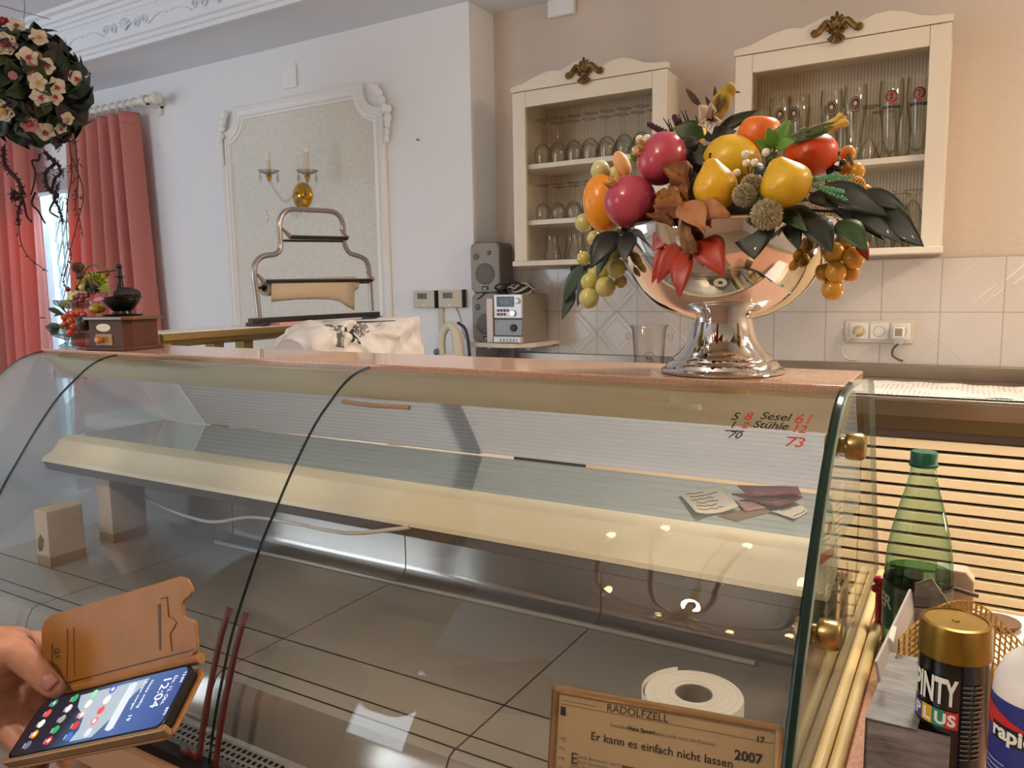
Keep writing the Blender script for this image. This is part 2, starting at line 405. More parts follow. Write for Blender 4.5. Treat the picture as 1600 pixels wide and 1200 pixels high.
# ---- tiled splashback
def tile_mat():
    t = NT('splashback_tiles'); o = t.obj(); sx = t.t.nodes.new('ShaderNodeSeparateXYZ'); t.l(o, sx.inputs[0])
    T = .2
    u = t.math('FRACT', t.math('ADD', t.math('DIVIDE', sx.outputs[0], T), 40.535)); v = t.math('FRACT', t.math('ADD', t.math('DIVIDE', sx.outputs[2], T), 40.583))
    au = t.math('ABSOLUTE', t.math('SUBTRACT', u, .5)); av = t.math('ABSOLUTE', t.math('SUBTRACT', v, .5))
    g = t.math('GREATER_THAN', t.math('MAXIMUM', au, av), .4885)
    sm = t.math('ADD', au, av)
    rid = None
    for r in (.50, .56, .36):
        d = t.math('SUBTRACT', 1.0, t.math('MINIMUM', t.math('MULTIPLY', t.math('ABSOLUTE', t.math('SUBTRACT', sm, r)), 55), 1.0))
        rid = d if rid is None else t.math('ADD', rid, t.math('MULTIPLY', d, .6))
    h = t.math('SUBTRACT', t.math('MULTIPLY', rid, .5), t.math('MULTIPLY', g, 1.0))
    t.bump(h, .5, .003); t.l(t.mix(g, lin('#ddd6d0'), lin('#bfb4aa')), t.b.inputs['Base Color'])
    t.b.inputs['Roughness'].default_value = .16; return t.m
struct(MB().box(-2.04, 2.59, D-.012, D, -.45, .085), 'trim_2', tile_mat())
# crack-cover strip and small plates
single(MB().box(-1.74, -1.61, D-.03, D-.001, 1.22, 1.296), 'cable_box', m_trim, (-1.675, D, 1.22), 'flat white plastic cover box under the ceiling above the left glass cabinet', 'cable box', bevel=.003)
single(MB().box(-3.245, -3.145, W-.012, W-.001, 1.075, 1.2), 'cover_plate', m_trim, (-3.19, W, 1.075), 'blank white cover plate on the wall above the moulded panel', 'cover plate', bevel=.003)
p = P(655, 219, Y=W); single(MB().tube([p, p+Vector((0, -.02, 0))], .003, 8), 'nail', mat('dark_metal', '#2b2a2a', .4, .8), p, 'small dark nail in the wall right of the moulded panel', 'nail')
# ================================================================== DISPLAY CASE  (u-units times S)
S = .64
def U(x, y, z): return Vector((x*S, y*S, z*S))
m_cream = mat('cream_enamel', '#f0e6cc', .35, var=(1.2, '#ecdfc2', .4, .7))
m_steel = mat('case_steel', '#a5a19e', .27, .92, var=(5, '#8d8986', .35, .7))
m_dark = mat('dark_gap', '#15130f', .7)
m_brass = mat('brass', '#a98f5c', .28, 1)
m_slab = mat('pink_stone', '#cda690', .08, var=(300, '#c0957f', .45, .62))
m_cg = glass('case_glass', '#fefffe', '#f0f6f2', 1.48)
m_edge = mat('glass_edge', '#0f2a20', .12)
m_wood = mat('rail_wood', '#cdaa6a', .4, var=(14, '#bd9655', .4, .65))
XE, XS1, XS2, XLE = -.205, -1.34, -2.43, -2.87
PR = [(1.60, -.196), (1.54, -.199), (1.50, -.205), (1.467, -.215), (1.433, -.233), (1.40, -.258), (1.333, -.315), (1.258, -.405), (1.198, -.489), (1.156, -.549), (1.115, -.62), (1.065, -.715), (1.032, -.80), (.999, -.903), (.978, -.995)]
PRC = [(p.x, p.y) for p in cr([(a, b, 0) for a, b in PR], 4)]
case = thing('display_case', U(-1.5, 1.4, 0)+Vector((0, 0, FLOOR)), 'long curved-glass pastry display counter with cream bands and steel tray floor', 'display counter')
# cabinet body and plinth under the glass
MB().prism([U(-2.88, y, z) for y, z in ((1.01, -1.03), (.97, -1.02), (.90, -1.10), (.90, -1.35), (1.0, -1.40), (1.02, -2.06), (2.2, -2.06), (2.2, -.93), (1.84, -.93), (1.82, -1.01))], (2.68*S, 0, 0)).build('body', mat('case_body', '#b5a294', .5), case, smooth=0)
def xprism(name, pts, x0, x1, m, parent=case, label=None, smooth=30):
    return MB().prism([U(x0, y, z) for y, z in pts], ((x1-x0)*S, 0, 0)).build(name, m, parent, smooth=smooth, label=label)
xprism('bumper', [(.965, -1.005), (.955, -1.03), (.93, -1.09), (.88, -1.10), (.86, -1.06), (.88, -1.02), (.93, -.995)], -2.88, -.2, mat('bumper_peach', '#d9a47c', .3), label='peach bumper rail')
xprism('glass_channel', [(.992, -.985), (.962, -.985), (.955, -1.01), (.992, -1.01)], -2.88, -.2, mat('channel_dark', '#2c2b2c', .35, .6), label='dark channel holding the glass')
# three bent glass panes
for i, (a, c) in enumerate(((XS1+.0012, XE), (XS2+.0012, XS1-.0012), (XLE, XS2-.0012))):
    b = MB().grid(lambda u, v, a=a, c=c: U(a+(c-a)*v, *PRC[int(round(u*(len(PRC)-1)))]), len(PRC), 2)
    b.build('front_glass', [m_cg, m_edge], case, solid=.0038, rim=1, smooth=60, label=['bent front glass pane with marker sums', 'middle bent front glass pane', 'far bent front glass pane'][i])
# right end glass with leaning rear edge
end = [(y, z) for y, z in PRC if z > -.79][::-1]
end = [(1.036, -.79)]+end+[(1.85, -.212), (1.90, -.218), (1.935, -.235), (1.95, -.26), (2.25, -.79)]
b = MB().prism([U(-.199, y, z) for y, z in end], (.008, 0, 0)); n = len(end); b.m = [0, 0]+[1]*n
b.build('side_glass', [m_cg, mat('glass_edge_pale', '#8f9c90', .25)], case, smooth=0)
b = MB().tube([U(-.197, y, z) for y, z in PRC if z > -.8], .0048, 6); b.build('side_glass_edge', m_edge, case, label='dark green edge where end glass meets front glass')
for y, z in ((1.45, -.285), (1.215, -.535)):
    q = U(-.19, y, z); MB().lathe([(0, -.016), (.011, -.016), (.013, -.013), (.013, -.004), (.009, -.002), (.009, .004), (.0145, .006), (.0155, .010), (.0155, .022), (.013, .026), (0, .027)], 24, q, (1, 0, 0)).build('brass_knob', m_brass, case, label='brass clamp knob')
# top slab is its own worktop
slab = MB().box(-2.87*S, -.198*S, 1.536*S, 1.815*S, -.212*S, -.190*S)
single(slab, 'stone_worktop', m_slab, U(-1.5, 1.67, -.212), 'narrow pink granite top slab along the glass display counter', 'worktop', bevel=.0015)
MB().box(-2.87*S, -.2*S, 1.528*S, 1.536*S, -.2135*S, -.2065*S).build('gilt_strip', mat('gilt_strip', '#cdaa74', .35, .4), case, label='thin gilt strip under the stone top')
# cream header band, rear ledge, vent, steel back, floor trays
xprism('header_band', [(1.53, -.214), (1.545, -.235), (1.566, -.262), (1.58, -.275), (1.60, -.293), (1.66, -.293), (1.80, -.214)], -2.86, -.21, m_cream, label='cream header band under the stone top')
xprism('rear_ledge', [(1.62, -.516), (1.572, -.519), (1.558, -.525), (1.548, -.540), (1.530, -.562), (1.508, -.572), (1.494, -.580), (1.492, -.592), (1.52, -.60), (1.62, -.58)], -2.86, -.21, m_cream, label='cream ledge along the back')
def vent_mat():
    t = NT('vent_mesh'); sx = t.t.nodes.new('ShaderNodeSeparateXYZ'); t.l(t.obj(), sx.inputs[0])
    a = t.math('SINE', t.math('MULTIPLY', sx.outputs[0], 1500)); c = t.math('SINE', t.math('MULTIPLY', sx.outputs[2], 1500))
    f = t.math('GREATER_THAN', t.math('MULTIPLY', a, c), .12)
    t.l(t.mix(f, lin('#8f8781'), lin('#3b3531')), t.b.inputs['Base Color']); t.b.inputs['Metallic'].default_value = .4; t.b.inputs['Roughness'].default_value = .5; return t.m
b = MB().obox(U(-1.535, 1.506, -.608), (1.325*S, 0, 0), U(0, .006, -.014), U(0, .004, .0015)); b.build('air_vent', vent_mat(), case, label='dark perforated air vent strip')
xprism('vent_lip', [(1.508, -.622), (1.52, -.63), (1.80, -.665), (1.80, -.65), (1.53, -.60)], -2.86, -.21, m_steel)
SE = [-2.86, -2.24, -1.46, -.808, -.212]
tr_prof = [(1.802, -.655), (1.802, -.835), (1.797, -.853), (1.787, -.864), (1.77, -.87), (1.12, -.87), (1.105, -.875), (1.09, -.90), (1.068, -.982), (1.06, -.987), (1.06, -1.0), (1.84, -1.0), (1.84, -.655)]
m_deck = mat('tray_steel', '#bdb6b1', .15, .5, var=(3.5, '#c6bfb9', .35, .7))
for a, c in zip(SE, SE[1:]):
    xprism('floor_tray', tr_prof, a+.002, c-.002, m_deck, smooth=40)
def slot_mat():
    t = NT('intake_grille'); br = t.n('ShaderNodeTexBrick'); br.offset = .0; br.inputs['Scale'].default_value = 1
    br.inputs['Brick Width'].default_value = .0105; br.inputs['Row Height'].default_value = .0105; br.inputs['Mortar Size'].default_value = .0022; br.inputs['Mortar Smooth'].default_value = .1
    for k, cc in (('Color1', '#0a0a0a'), ('Color2', '#0a0a0a'), ('Mortar', '#b5afab')): br.inputs[k].default_value = lin(cc)
    t.l(t.obj(), br.inputs['Vector']); t.l(br.outputs['Color'], t.b.inputs['Base Color']); t.b.inputs['Roughness'].default_value = .35; t.b.inputs['Metallic'].default_value = .5; return t.m
xprism('intake_grille', [(1.058, -.985), (1.012, -.992), (1.012, -.998), (1.058, -.998)], -2.86, -.212, slot_mat(), label='slotted air intake grille')
xprism('front_trough', [(1.012, -.99), (.99, -.994), (.985, -1.0), (1.012, -1.0)], -2.86, -.212, m_steel)
b = MB()
for y in (1.305, 1.177, 1.128): b.box(-2.86*S, -.212*S, y*S-.0012, y*S+.0012, -.8705*S, -.8692*S)
b.build('tray_seams', m_dark, case, label='dark seam lines across the tray floor')
# maker's mark in the trough
MB().text('arneg', .013, U(-1.17, 1.003, -.9905), (1, 0, 0), (0, 1, .1), off=.0012).build('maker_mark', mat('mark_white', '#d9d6d2', .5), case, label='small white maker wordmark')
# glass work shelf behind the ledge, ribbed sliding doors
MB().box(-2.86*S, -.21*S, 1.60*S, 1.99*S, -.526*S, -.518*S).build('work_shelf', mat('shelf_glass', '#c3d0c9', .03, .75, spec=.9), case, label='greenish glass work shelf')
def rib_mat():
    t = NT('ribbed_acrylic'); sx = t.t.nodes.new('ShaderNodeSeparateXYZ'); t.l(t.obj(), sx.inputs[0])
    f = t.math('MULTIPLY_ADD', t.math('SINE', t.math('MULTIPLY', sx.outputs[2], 2*math.pi/.0088)), .5, .5); f = t.math('POWER', f, 5.0)
    t.l(t.mix(f, lin('#f0f0f2'), lin('#a2a2a8')), t.b.inputs['Base Color']); t.b.inputs['Roughness'].default_value = .28; t.bump(f, .6, .002)
    t.b.inputs['Transmission Weight'].default_value = .0
    tr = t.n('ShaderNodeBsdfTranslucent', Color=lin('#e8eaee')); mx = t.n('ShaderNodeMixShader', Fac=.5)
    t.l(t.b.outputs[0], mx.inputs[1]); t.l(tr.outputs[0], mx.inputs[2]); t.l(mx.outputs[0], t.out.inputs[0]); return t.m
m_rib = rib_mat()
for x0, x1, dy in ((-2.6, -1.3, 0), (-1.36, -.215, .02)):
    b = MB().prism([U(x0, 1.80+dy, -.222), U(x0, 1.99+dy, -.514), U(x0, 2.0+dy, -.514), U(x0, 1.81+dy, -.222)], ((x1-x0)*S, 0, 0))
    b.build('sliding_door', m_rib, case, smooth=0, label='grey ribbed acrylic sliding door')
MB().prism([U(-2.86, 1.80, -.222), U(-2.86, 1.99, -.514), U(-2.86, 2.0, -.514), U(-2.86, 1.81, -.222)], (.25*S, 0, 0)).build('rear_panel', veiled('veiled_glass_rear', '#e8eef2', .45), case, smooth=0, label='milky rear glass with painted-in white reflections at the far end')  # white window reflections on this glass are put into its colour
MB().prism([U(-2.862, y-.012, z-.008) for y, z in PRC if z < -.2]+[U(-2.862, 1.80, -.213), U(-2.862, 1.99, -.52), U(-2.862, 1.8, -.86), U(-2.862, 1.06, -.99)], (-.006, 0, 0)).build('end_pane', veiled('veiled_glass', '#eef3f7', .6), case, smooth=0, label='milky clear glass with painted-in white reflections, closing the far end')  # reflection haze on the clear end glass is painted as a white veil
# cables inside the case
m_cab = mat('white_cable', '#d8d0c4', .4)
pts = [P(205, 762, Y=1.12), P(250, 790, Y=1.04), P(325, 815, Y=1.0), P(390, 808, Y=1.0), P(450, 816, Y=.98), P(520, 830, Y=.97), P(560, 833, Y=.965), P(640, 824, Y=.955)]
MB().tube(cr(pts, 6), .0035, 8).build('lamp_cable', m_cab, case, label='slack white lamp cable under the ledge')
a, c = P(224, 803, Y=1.10), P(1182, 1031, Y=1.105); a.z = -.552; c.z = -.552
MB().tube([Vector((-1.43, 1.10, -.552)), Vector((-.25, 1.105, -.552))], .0042, 8).build('lamp_tube', mat('tube_grey', '#b9b4ad', .3), case, label='thin pale tube lying at the back of the trays')
pts = [P(536, 627, Y=1.02), P(575, 633, Y=1.02), P(640, 637, Y=1.02)]
MB().tube(cr(pts, 5), .004, 8).build('header_cable', mat('tan_cable', '#b98f6e', .5), case, label='tan cable end under the header')
# red tape either side of the pane joint
def prof_at(z):
    for (y0, z0), (y1, z1) in zip(PRC, PRC[1:]):
        if z0 >= z >= z1: return y0+(y1-y0)*(z0-z)/(z0-z1)
for dx in (-.03, .022):
    b = MB(); zs = [-.68-.31*i/12 for i in range(13)]
    b.add([U(XS1+dx+q, prof_at(z)-.010, z) for z in zs for q in (0, .018)], [(2*i, 2*i+1, 2*i+3, 2*i+2) for i in range(12)])
    z = -.965; sg = -1 if dx < 0 else 1; xx = XS1+dx+(0 if dx < 0 else .018)
    b.add([U(xx, prof_at(z)-.010, z), U(xx+sg*.055, prof_at(z)-.010, z), U(xx+sg*.055, prof_at(-.99)-.010, -.99), U(xx, prof_at(-.99)-.010, -.99)], [(0, 1, 2, 3)])
    b.build('red_tape', mat('red_tape', '#541308', .5), case, solid=.0006, label='strip of dark red tape at the pane joint')
# marker sums written on the front glass
def glass_text(txt, px, py, size, m, slope=.05, bold=.0):
    # find the point of the outer glass surface on this sight line
    best = None
    for (y, z) in PRC:
        q = P(px, py, Y=y*S); e = abs(q.z-z*S)
        if best is None or e < best[0]: best = (e, y, z)
    i = PRC.index((best[1], best[2])); t0 = Vector(PRC[max(0, i-1)]); t1 = Vector(PRC[min(len(PRC)-1, i+1)]); up = (t0-t1).normalized()
    q = P(px, py, Y=best[1]*S)
    return MB().text(txt, size, q+Vector((0, -.006, .002)), (1, 0, 0), (0, up.x, up.y), off=.0, bold=bold, shear=.25).build('marker_writing', m, case)
m_mb, m_mr = mat('marker_black', '#241d16', .5), mat('marker_red', '#b8321c', .5)
for txt, px, py, sz, m in (('5', 1143, 657, .017, m_mb), ('8', 1163, 657, .017, m_mr), ('Sesel', 1188, 656, .0165, m_mb), ('61', 1240, 662, .020, m_mr),
                           ('1', 1141, 669, .014, m_mb), ('2', 1160, 670, .014, m_mr), ('Stühle', 1177, 669, .0155, m_mb), ('12', 1236, 676, .016, m_mr),
                           ('70', 1138, 685, .015, m_mb), ('73', 1226, 698, .020, m_mr)):
    glass_text(txt, px, py, sz, m, bold=.0002)
for (xa, ya, xb, yb, m) in ((1136, 671, 1166, 672, m_mb), (1232, 681, 1254, 682, m_mr)):
    b = MB(); q0, q1 = [P(x, y, Y=1.335*S) for x, y in ((xa, ya), (xb, yb))]; b.tube([q0+Vector((0, -.008, 0)), q1+Vector((0, -.008, 0))], .0006, 6); b.build('marker_line', m, case)
# right end: wooden base, rails
MB().box(-.1305, -.0925, 1.02*S, 2.3*S, -2.06*S, -.531).build('end_panel', m_wood, case)
for x0, x1 in ((-.1205, -.1070), (-.1055, -.0925)):
    MB().box(x0, x1, .98*S, 2.22*S, -.53, -.487).build('end_rail', mat('rail_yellow', '#e6c78e', .35, var=(9, '#dcba7c', .4, .65)), case, bevel=.005, label='yellow wooden rail along the end glass')
MB().box(-.204*S, -.192*S, 1.04*S, 2.25*S, -.80*S, -.778*S).build('end_channel', mat('channel_brown', '#4a3b2a', .4), case)
# ================================================================== ALCOVE: worktop, cabinets, glasses, stereo
m_inox = mat('worktop_steel', '#a89c8e', .3, .9, var=(3, '#978b7d', .35, .7))
wt = thing('steel_worktop', (.2, 3.0, -.47), 'stainless steel worktop with upstand in front of the white tiles', 'worktop')
b = MB().box(-1.9, XR-.01, 2.735, D-.013, -.385, -.366).box(-1.9, XR-.01, D-.05, D-.013, -.366, -.314); b.build('top', m_inox, wt, bevel=.002)
MB().prism([(-1.9, y, z) for y, z in ((2.745, -.370), (2.722, -.376), (2.72, -.424), (2.745, -.428))], (4.48, 0, 0)).build('front_edge', mat('edge_steel', '#8e8474', .18, .95), wt, smooth=0)
fr = thing('under_counter_fridge', (.2, 2.76, FLOOR), 'row of undercounter fridge fronts with pale slatted louvre panels', 'fridge')
MB().box(-1.9, XR-.02, 2.80, D-.02, FLOOR, -.39).build('carcass', mat('fridge_carcass', '#2a2520', .6), fr)
MB().box(-1.9, XR-.02, 2.745, 2.80, -.470, -.428).build('rail', mat('dark_steel_rail', '#6f6450', .25, .85), fr)
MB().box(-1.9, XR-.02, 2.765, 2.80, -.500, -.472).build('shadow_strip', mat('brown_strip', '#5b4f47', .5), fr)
m_slat = mat('louvre_slat', '#f0dcb6', .38)
for x0, x1 in ((-1.3, -.30), (-.295, .72), (.725, 1.7)):
    b = MB(); z = -.503
    while z > -1.25:
        b.box(x0, x1, 2.752, 2.775, z-.0285, z); z -= .0395
    b.build('louvre_panel', m_slat, fr, bevel=.0015)
    MB().box(x0, x1, 2.78, 2.795, -1.26, -.50).build('panel_back', m_dark, fr)
# cloth runner with scalloped hem
def run(u, v):
    x = -.52+2.6*u; y = 2.765+.36*v; return (x, y, -.3618+.0016*math.sin(x*23+y*9)+.0014*math.sin(x*57-y*31)+.003*max(0, math.sin(x*7.3+y*5))**6)
b = MB().grid(run, 160, 16)
def cloth_mat():
    t = NT('runner_cloth'); o = t.obj(); n = t.noise(60, 3); n2 = t.noise(9, 4)
    sx = t.t.nodes.new('ShaderNodeSeparateXYZ'); t.l(o, sx.inputs[0])
    wv = t.math('MULTIPLY', t.math('GREATER_THAN', t.math('SINE', t.math('MULTIPLY', sx.outputs[0], 420)), .3), t.math('GREATER_THAN', n2, .5))
    t.l(t.mix(t.math('MULTIPLY', wv, .55), lin('#efe9e2'), lin('#b9aa98')), t.b.inputs['Base Color']); t.b.inputs['Roughness'].default_value = .9; t.bump(n, .4, .002); return t.m
ro = single(b, 'cloth_runner', cloth_mat(), (.8, 2.94, -.366), 'white woven cloth runner lying along the steel worktop edge', 'table runner', solid=.0015)
b = MB(); x = -.52
while x < 2.07:
    b.ell((x, 2.762, -.3622), (.007, .006, .002), 8, 4); x += .0125
ORG[ro] = Vector((.8, 2.94, -.366)); b.build('lace_hem', mat('lace_white', '#f1ece6', .9), ro)

# ---------------------------------------------------------------- wall cabinets
m_cab_w = mat('cabinet_cream', '#e9dfcd', .45, var=(1.5, '#e4d8c3', .35, .7))
m_cab_in = mat('cabinet_inside', '#d9cbb8', .55)
m_shelf = mat('shelf_white', '#efe6dc', .45)
m_orn = mat('bronze_ornament', '#5d4526', .38, .75, var=(30, '#8a6a38', .4, .65))
def bead_mat():
    t = NT('beadboard'); sx = t.t.nodes.new('ShaderNodeSeparateXYZ'); t.l(t.obj(), sx.inputs[0])
    f = t.math('POWER', t.math('MULTIPLY_ADD', t.math('SINE', t.math('MULTIPLY', sx.outputs[0], 2*math.pi/.0115)), .5, .5), 2.0)
    t.l(t.mix(f, lin('#e6d6c1'), lin('#c6b39d')), t.b.inputs['Base Color']); t.b.inputs['Roughness'].default_value = .6; t.bump(f, .5, .002); return t.m
m_bead = bead_mat(); m_door = glass('door_glass', '#fefefc', '#f0efe8', 1.08)
YC = 3.042
CROWN = [(0, 0), (.08, .006), (.177, .030), (.25, .042), (.30, .042), (.333, .034), (.38, .046), (.43, .060), (.477, .066), (.52, .062), (.56, .050), (.60, .032), (.615, .027), (.64, .033), (.67, .041), (.73, .044), (.80, .032), (.86, .012), (.92, .003), (1, 0)]
def bronze_ornament(cx, cz, y, par):
    b = MB()
    for k in range(7):
        a = (k-3)*.33; L = .062-.010*abs(k-3)
        b.tube(cr([(cx, y-.004, cz-.012), (cx+.5*L*math.sin(a), y-.014, cz-.012+.5*L*math.cos(a)), (cx+L*math.sin(a), y-.007, cz-.012+L*math.cos(a))], 4), [.005, .005, .006, .006, .007, .007, .007, .006, .004], 6)
    for sg in (-1, 1):
        b.tube(cr([(cx+sg*.008, y-.008, cz-.01), (cx+sg*.03, y-.013, cz+.018), (cx+sg*.055, y-.010, cz-.004), (cx+sg*.072, y-.009, cz-.018), (cx+sg*.078, y-.008, cz-.006), (cx+sg*.068, y-.008, cz-.003)], 5),
               [.008]*6+[.011]*8+[.009]*6+[.006]*6, 7)
        scroll(b, (cx+sg*.018, y-.01, cz-.012), sg, .014, 1.3, .005)
    for k in range(5):
        a = (k-2)*.42; b.tube([(cx, y-.008, cz-.02), (cx+.034*math.sin(a), y-.010, cz-.022-.034*math.cos(a))], [.005, .0075], 6)
    b.ell((cx, y-.012, cz-.014), (.012, .008, .014), 10, 7)
    b.build('bronze_ornament', m_orn, par)
def wall_cabinet(xa, xb, shelves, label):
    t = thing('glass_cabinet', ((xa+xb)/2, D, .095), label, 'wall cabinet')
    z0, z1 = .118, .84
    b = MB().box(xa+.004, xa+.02, YC+.02, D-.001, z0-.02, z1).box(xb-.02, xb-.004, YC+.02, D-.001, z0-.02, z1).box(xa+.02, xb-.02, YC+.02, D-.012, z1-.02, z1).box(xa+.02, xb-.02, YC+.005, D-.012, z0-.02, z0)
    b.build('carcass', m_cab_w, t, bevel=.001)
    MB().box(xa+.02, xb-.02, D-.012, D-.002, z0, z1).build('beadboard_back', m_bead, t, label='striped beadboard back')
    for z in shelves: MB().box(xa+.021, xb-.021, YC+.03, D-.013, z-.021, z).build('shelf', m_shelf, t, bevel=.001)
    sw = .062
    b = MB().box(xa, xa+sw, YC, YC+.02, z0-.022, .842).box(xb-sw, xb, YC, YC+.02, z0-.022, .842)
    b.box(xa+sw+.001, xb-sw-.001, YC+.001, YC+.02, .777, .842)
    b.build('door_frame', m_cab_w, t, bevel=.0015)
    MB().box(xa-.006, xb+.006, YC-.012, YC+.03, .094, .117).build('bottom_board', m_cab_w, t, bevel=.003)
    MB().box(xa+sw, xb-sw, YC+.008, YC+.012, .117, .777).build('door_glass', m_door, t)
    w_ = xb-xa; pts = [(xa-.004, YC-.006, .8445)]+[(xa-.004+(w_+.008)*u, YC-.006, .866+h) for u, h in CROWN]+[(xb+.004, YC-.006, .8445)]
    MB().prism(pts, (0, .026, 0)).build('scalloped_crown', m_cab_w, t, smooth=20)
    bronze_ornament((xa+xb)/2, .885, YC-.007, t); return t
wall_cabinet(-1.783, -1.077, (.538, .296), 'cream glass-fronted wall cabinet left of the fruit arrangement, two inner shelves')
wall_cabinet(-.812, -.106, (.431,), 'cream glass-fronted wall cabinet holding beer glasses, one inner shelf')
# bracket bits below the left cabinet
single(MB().box(-1.60, -1.28, D-.10, D-.014, .070, .094), 'cable_tray', mat('dark_brown', '#3f2c22', .6), (-1.44, D, .07), 'dark strip of cable fixed below the left glass cabinet', 'cable tray', bevel=.004)

# ---------------------------------------------------------------- glasses
m_gl = glass('drinking_glass', '#fdfdfb', '#c9c4bb', 1.5, 0, 2.6)
def sh(prof, th):   # closed wall from an outer profile
    return prof+[(max(r-th, .0004), z) for r, z in prof[::-1]]
def upturned(h, rb, foot, bh, name, n=20):
    p = [(rb*.82, 0), (rb*.93, bh*.25), (rb, bh*.55), (rb*.92, bh*.78), (rb*.6, bh*.95), (.006, bh*1.06), (.0042, bh*1.15), (.0038, h*.75), (.0045, h-.012), (.014, h-.005), (foot, h-.001), (foot, h), (0, h)]
    t = thing(name, (0, 0, 0), 'x', 'glass')
    k = 6; bowl = p[:k]+[(r-.0012, z-.001) for r, z in p[:k-1][::-1]]; MB().lathe(bowl, n).build('bowl', m_gl, t, smooth=60)
    MB().lathe(p[k-1:], n).build('stem', m_gl, t, smooth=50); return t
def weizen(h=.262, logo=None):
    s = h/.262
    p = [(0, 0), (.030, 0), (.0315, .004), (.031, .012), (.0255, .028), (.0245, .05), (.026, .085), (.0305, .125), (.0365, .165), (.0395, .20), (.0385, .235), (.036, .262)]
    p = [(r*s, z*s) for r, z in p]
    t = thing('beer_glass', (0, 0, 0), 'x', 'glass')
    MB().lathe(p+[(r-.0014, z) for r, z in p[:3:-1]]+[(0, .016*s)], 24).build('glass_wall', m_gl, t, smooth=60)
    return t, p
def rad_at(p, z):
    for (r0, z0), (r1, z1) in zip(p[1:], p[2:]):
        if z0 <= z <= z1 and z1 > z0: return r0+(r1-r0)*(z-z0)/(z1-z0)
def oval(p, z, a, b_, off, cx=0.0, inner=0.0, n=28, top=True):
    """ring or disc decal on a lathed wall, facing -Y before rotation"""
    vs, fs = [], []
    rings = 3
    for j in range(rings+1):
        q = inner+(1-inner)*j/rings
        for k in range(n):
            t = 2*math.pi*k/n; dx = cx+a*q*math.cos(t); dz = b_*q*math.sin(t); r = rad_at(p, z+dz)+off; an = dx/r-math.pi/2
            vs.append((r*math.cos(an), r*math.sin(an), z+dz))
    for j in range(rings):
        for k in range(n): fs.append((j*n+k, j*n+(k+1) % n, (j+1)*n+(k+1) % n, (j+1)*n+k))
    if inner == 0: pass
    return MB().add(vs, fs)
def bent(p, off, cx, z):
    def f(x, y):
        r = rad_at(p, z+y)+off; an = (x+cx)/r-math.pi/2; return (r*math.cos(an), r*math.sin(an), z+y)
    return f
m_ink, m_bronze_ink, m_red_ink, m_pale_ink = mat('ink_black', '#1a1512', .4), mat('ink_brown', '#6e4a2d', .4), mat('ink_red', '#b3302a', .4), mat('ink_pale', '#cdbba6', .4)
def decal_oval(t, p):
    b = oval(p, .190, .0215, .0265, .0006); b.build('emblem', m_ink, t, label='dark oval emblem')
    oval(p, .190, .0180, .0225, .0010, inner=.91).build('emblem_ring', m_pale_ink, t)
    oval(p, .187, .0125, .0165, .0011).build('emblem_figure', m_bronze_ink, t)
    oval(p, .194, .005, .0065, .0015).build('emblem_face', m_pale_ink, t)
def decal_round(t, p):
    oval(p, .206, .0200, .0205, .0006, inner=.80).build('emblem_ring', m_ink, t)
    oval(p, .204, .0165, .0175, .0009, inner=.62).build('emblem_band', m_red_ink, t)
    oval(p, .206, .0045, .011, .0006, inner=.35).build('emblem_sheaf', m_ink, t)
    b = MB().text('ERDINGER', .0135, (0, 0, 0), (1, 0, 0), (0, 0, 1), bend=bent(p, .0012, 0, .166), sub=1, bold=.0007, align='CENTER'); b.build('lettering', m_ink, t)
    oval(p, .182, .012, .0018, .0006).build('emblem_ribbon', m_red_ink, t)
def face_cam(x, y): return math.atan2(-y, -x)+math.pi/2
G_L, G_R = 'upturned stem glasses in the left cabinet', 'glasses in the right cabinet'
def put(proto, used, x, y, z, label, group, rot=None):
    if not used: proto.location = (x, y, z); proto['label'] = label; proto['group'] = group; o = proto; used.append(1)
    else: o = copy_tree(proto, (x, y, z), label, group)
    if rot is not None: o.rotation_euler = (0, 0, rot)
    return o
wine = upturned(.195, .037, .034, .088, 'wine_glass'); us = []
YF1, YB1 = YC+.085, YC+.185
for i in range(8):
    put(wine, us, -1.680+.0775*i, YF1, .538, ORD[i]+' upturned wine glass from the left, front row on the top shelf, left cabinet', G_L)
for i in range(8):
    put(wine, us, -1.655+.077*i, YB1, .538, ORD[i]+' upturned wine glass from the left, back row on the top shelf, left cabinet', G_L)
small = upturned(.155, .034, .033, .072, 'wine_glass'); us = []
for i in range(5):
    put(small, us, -1.682+.076*i, YF1, .296, ORD[i]+' short upturned stem glass from the left, front row of the middle shelf, left cabinet', G_L)
for i in range(5):
    put(small, us, -1.650+.076*i, YB1, .296, ORD[i]+' short upturned stem glass from the left, back row of the middle shelf, left cabinet', G_L)
big = upturned(.20, .042, .037, .09, 'wine_glass'); put(big, [], -1.415, YB1-.02, .296, 'tall upturned wine glass on the middle shelf beside the orange fruit, left cabinet', G_L)
t = thing('glass_mug', (0, 0, 0), 'x', 'mug')
p = [(0, 0), (.036, 0), (.040, .006), (.041, .022), (.036, .05), (.030, .075), (.028, .092), (.0295, .108)]
MB().lathe(p+[(r-.0022, z+.0) for r, z in p[:1:-1]]+[(0, .006)], 22).build('glass_wall', m_gl, t, smooth=60)
MB().tube(cr([(.029, 0, .088), (.052, 0, .086), (.062, 0, .058), (.054, 0, .03), (.039, 0, .03)], 5), .0042, 8).build('handle', m_gl, t)
us = []
for i in range(4):
    put(t, us, -1.640+.125*i, YF1+.005, .118, ORD[i]+' bulbous glass mug from the left on the bottom of the left cabinet', 'glass mugs in the left cabinet', rot=-.35)
for i in range(3):
    put(t, us, -1.60+.125*i, YB1+.03, .118, ORD[i]+' glass mug from the left in the back row, bottom of the left cabinet', 'glass mugs in the left cabinet', rot=.6)
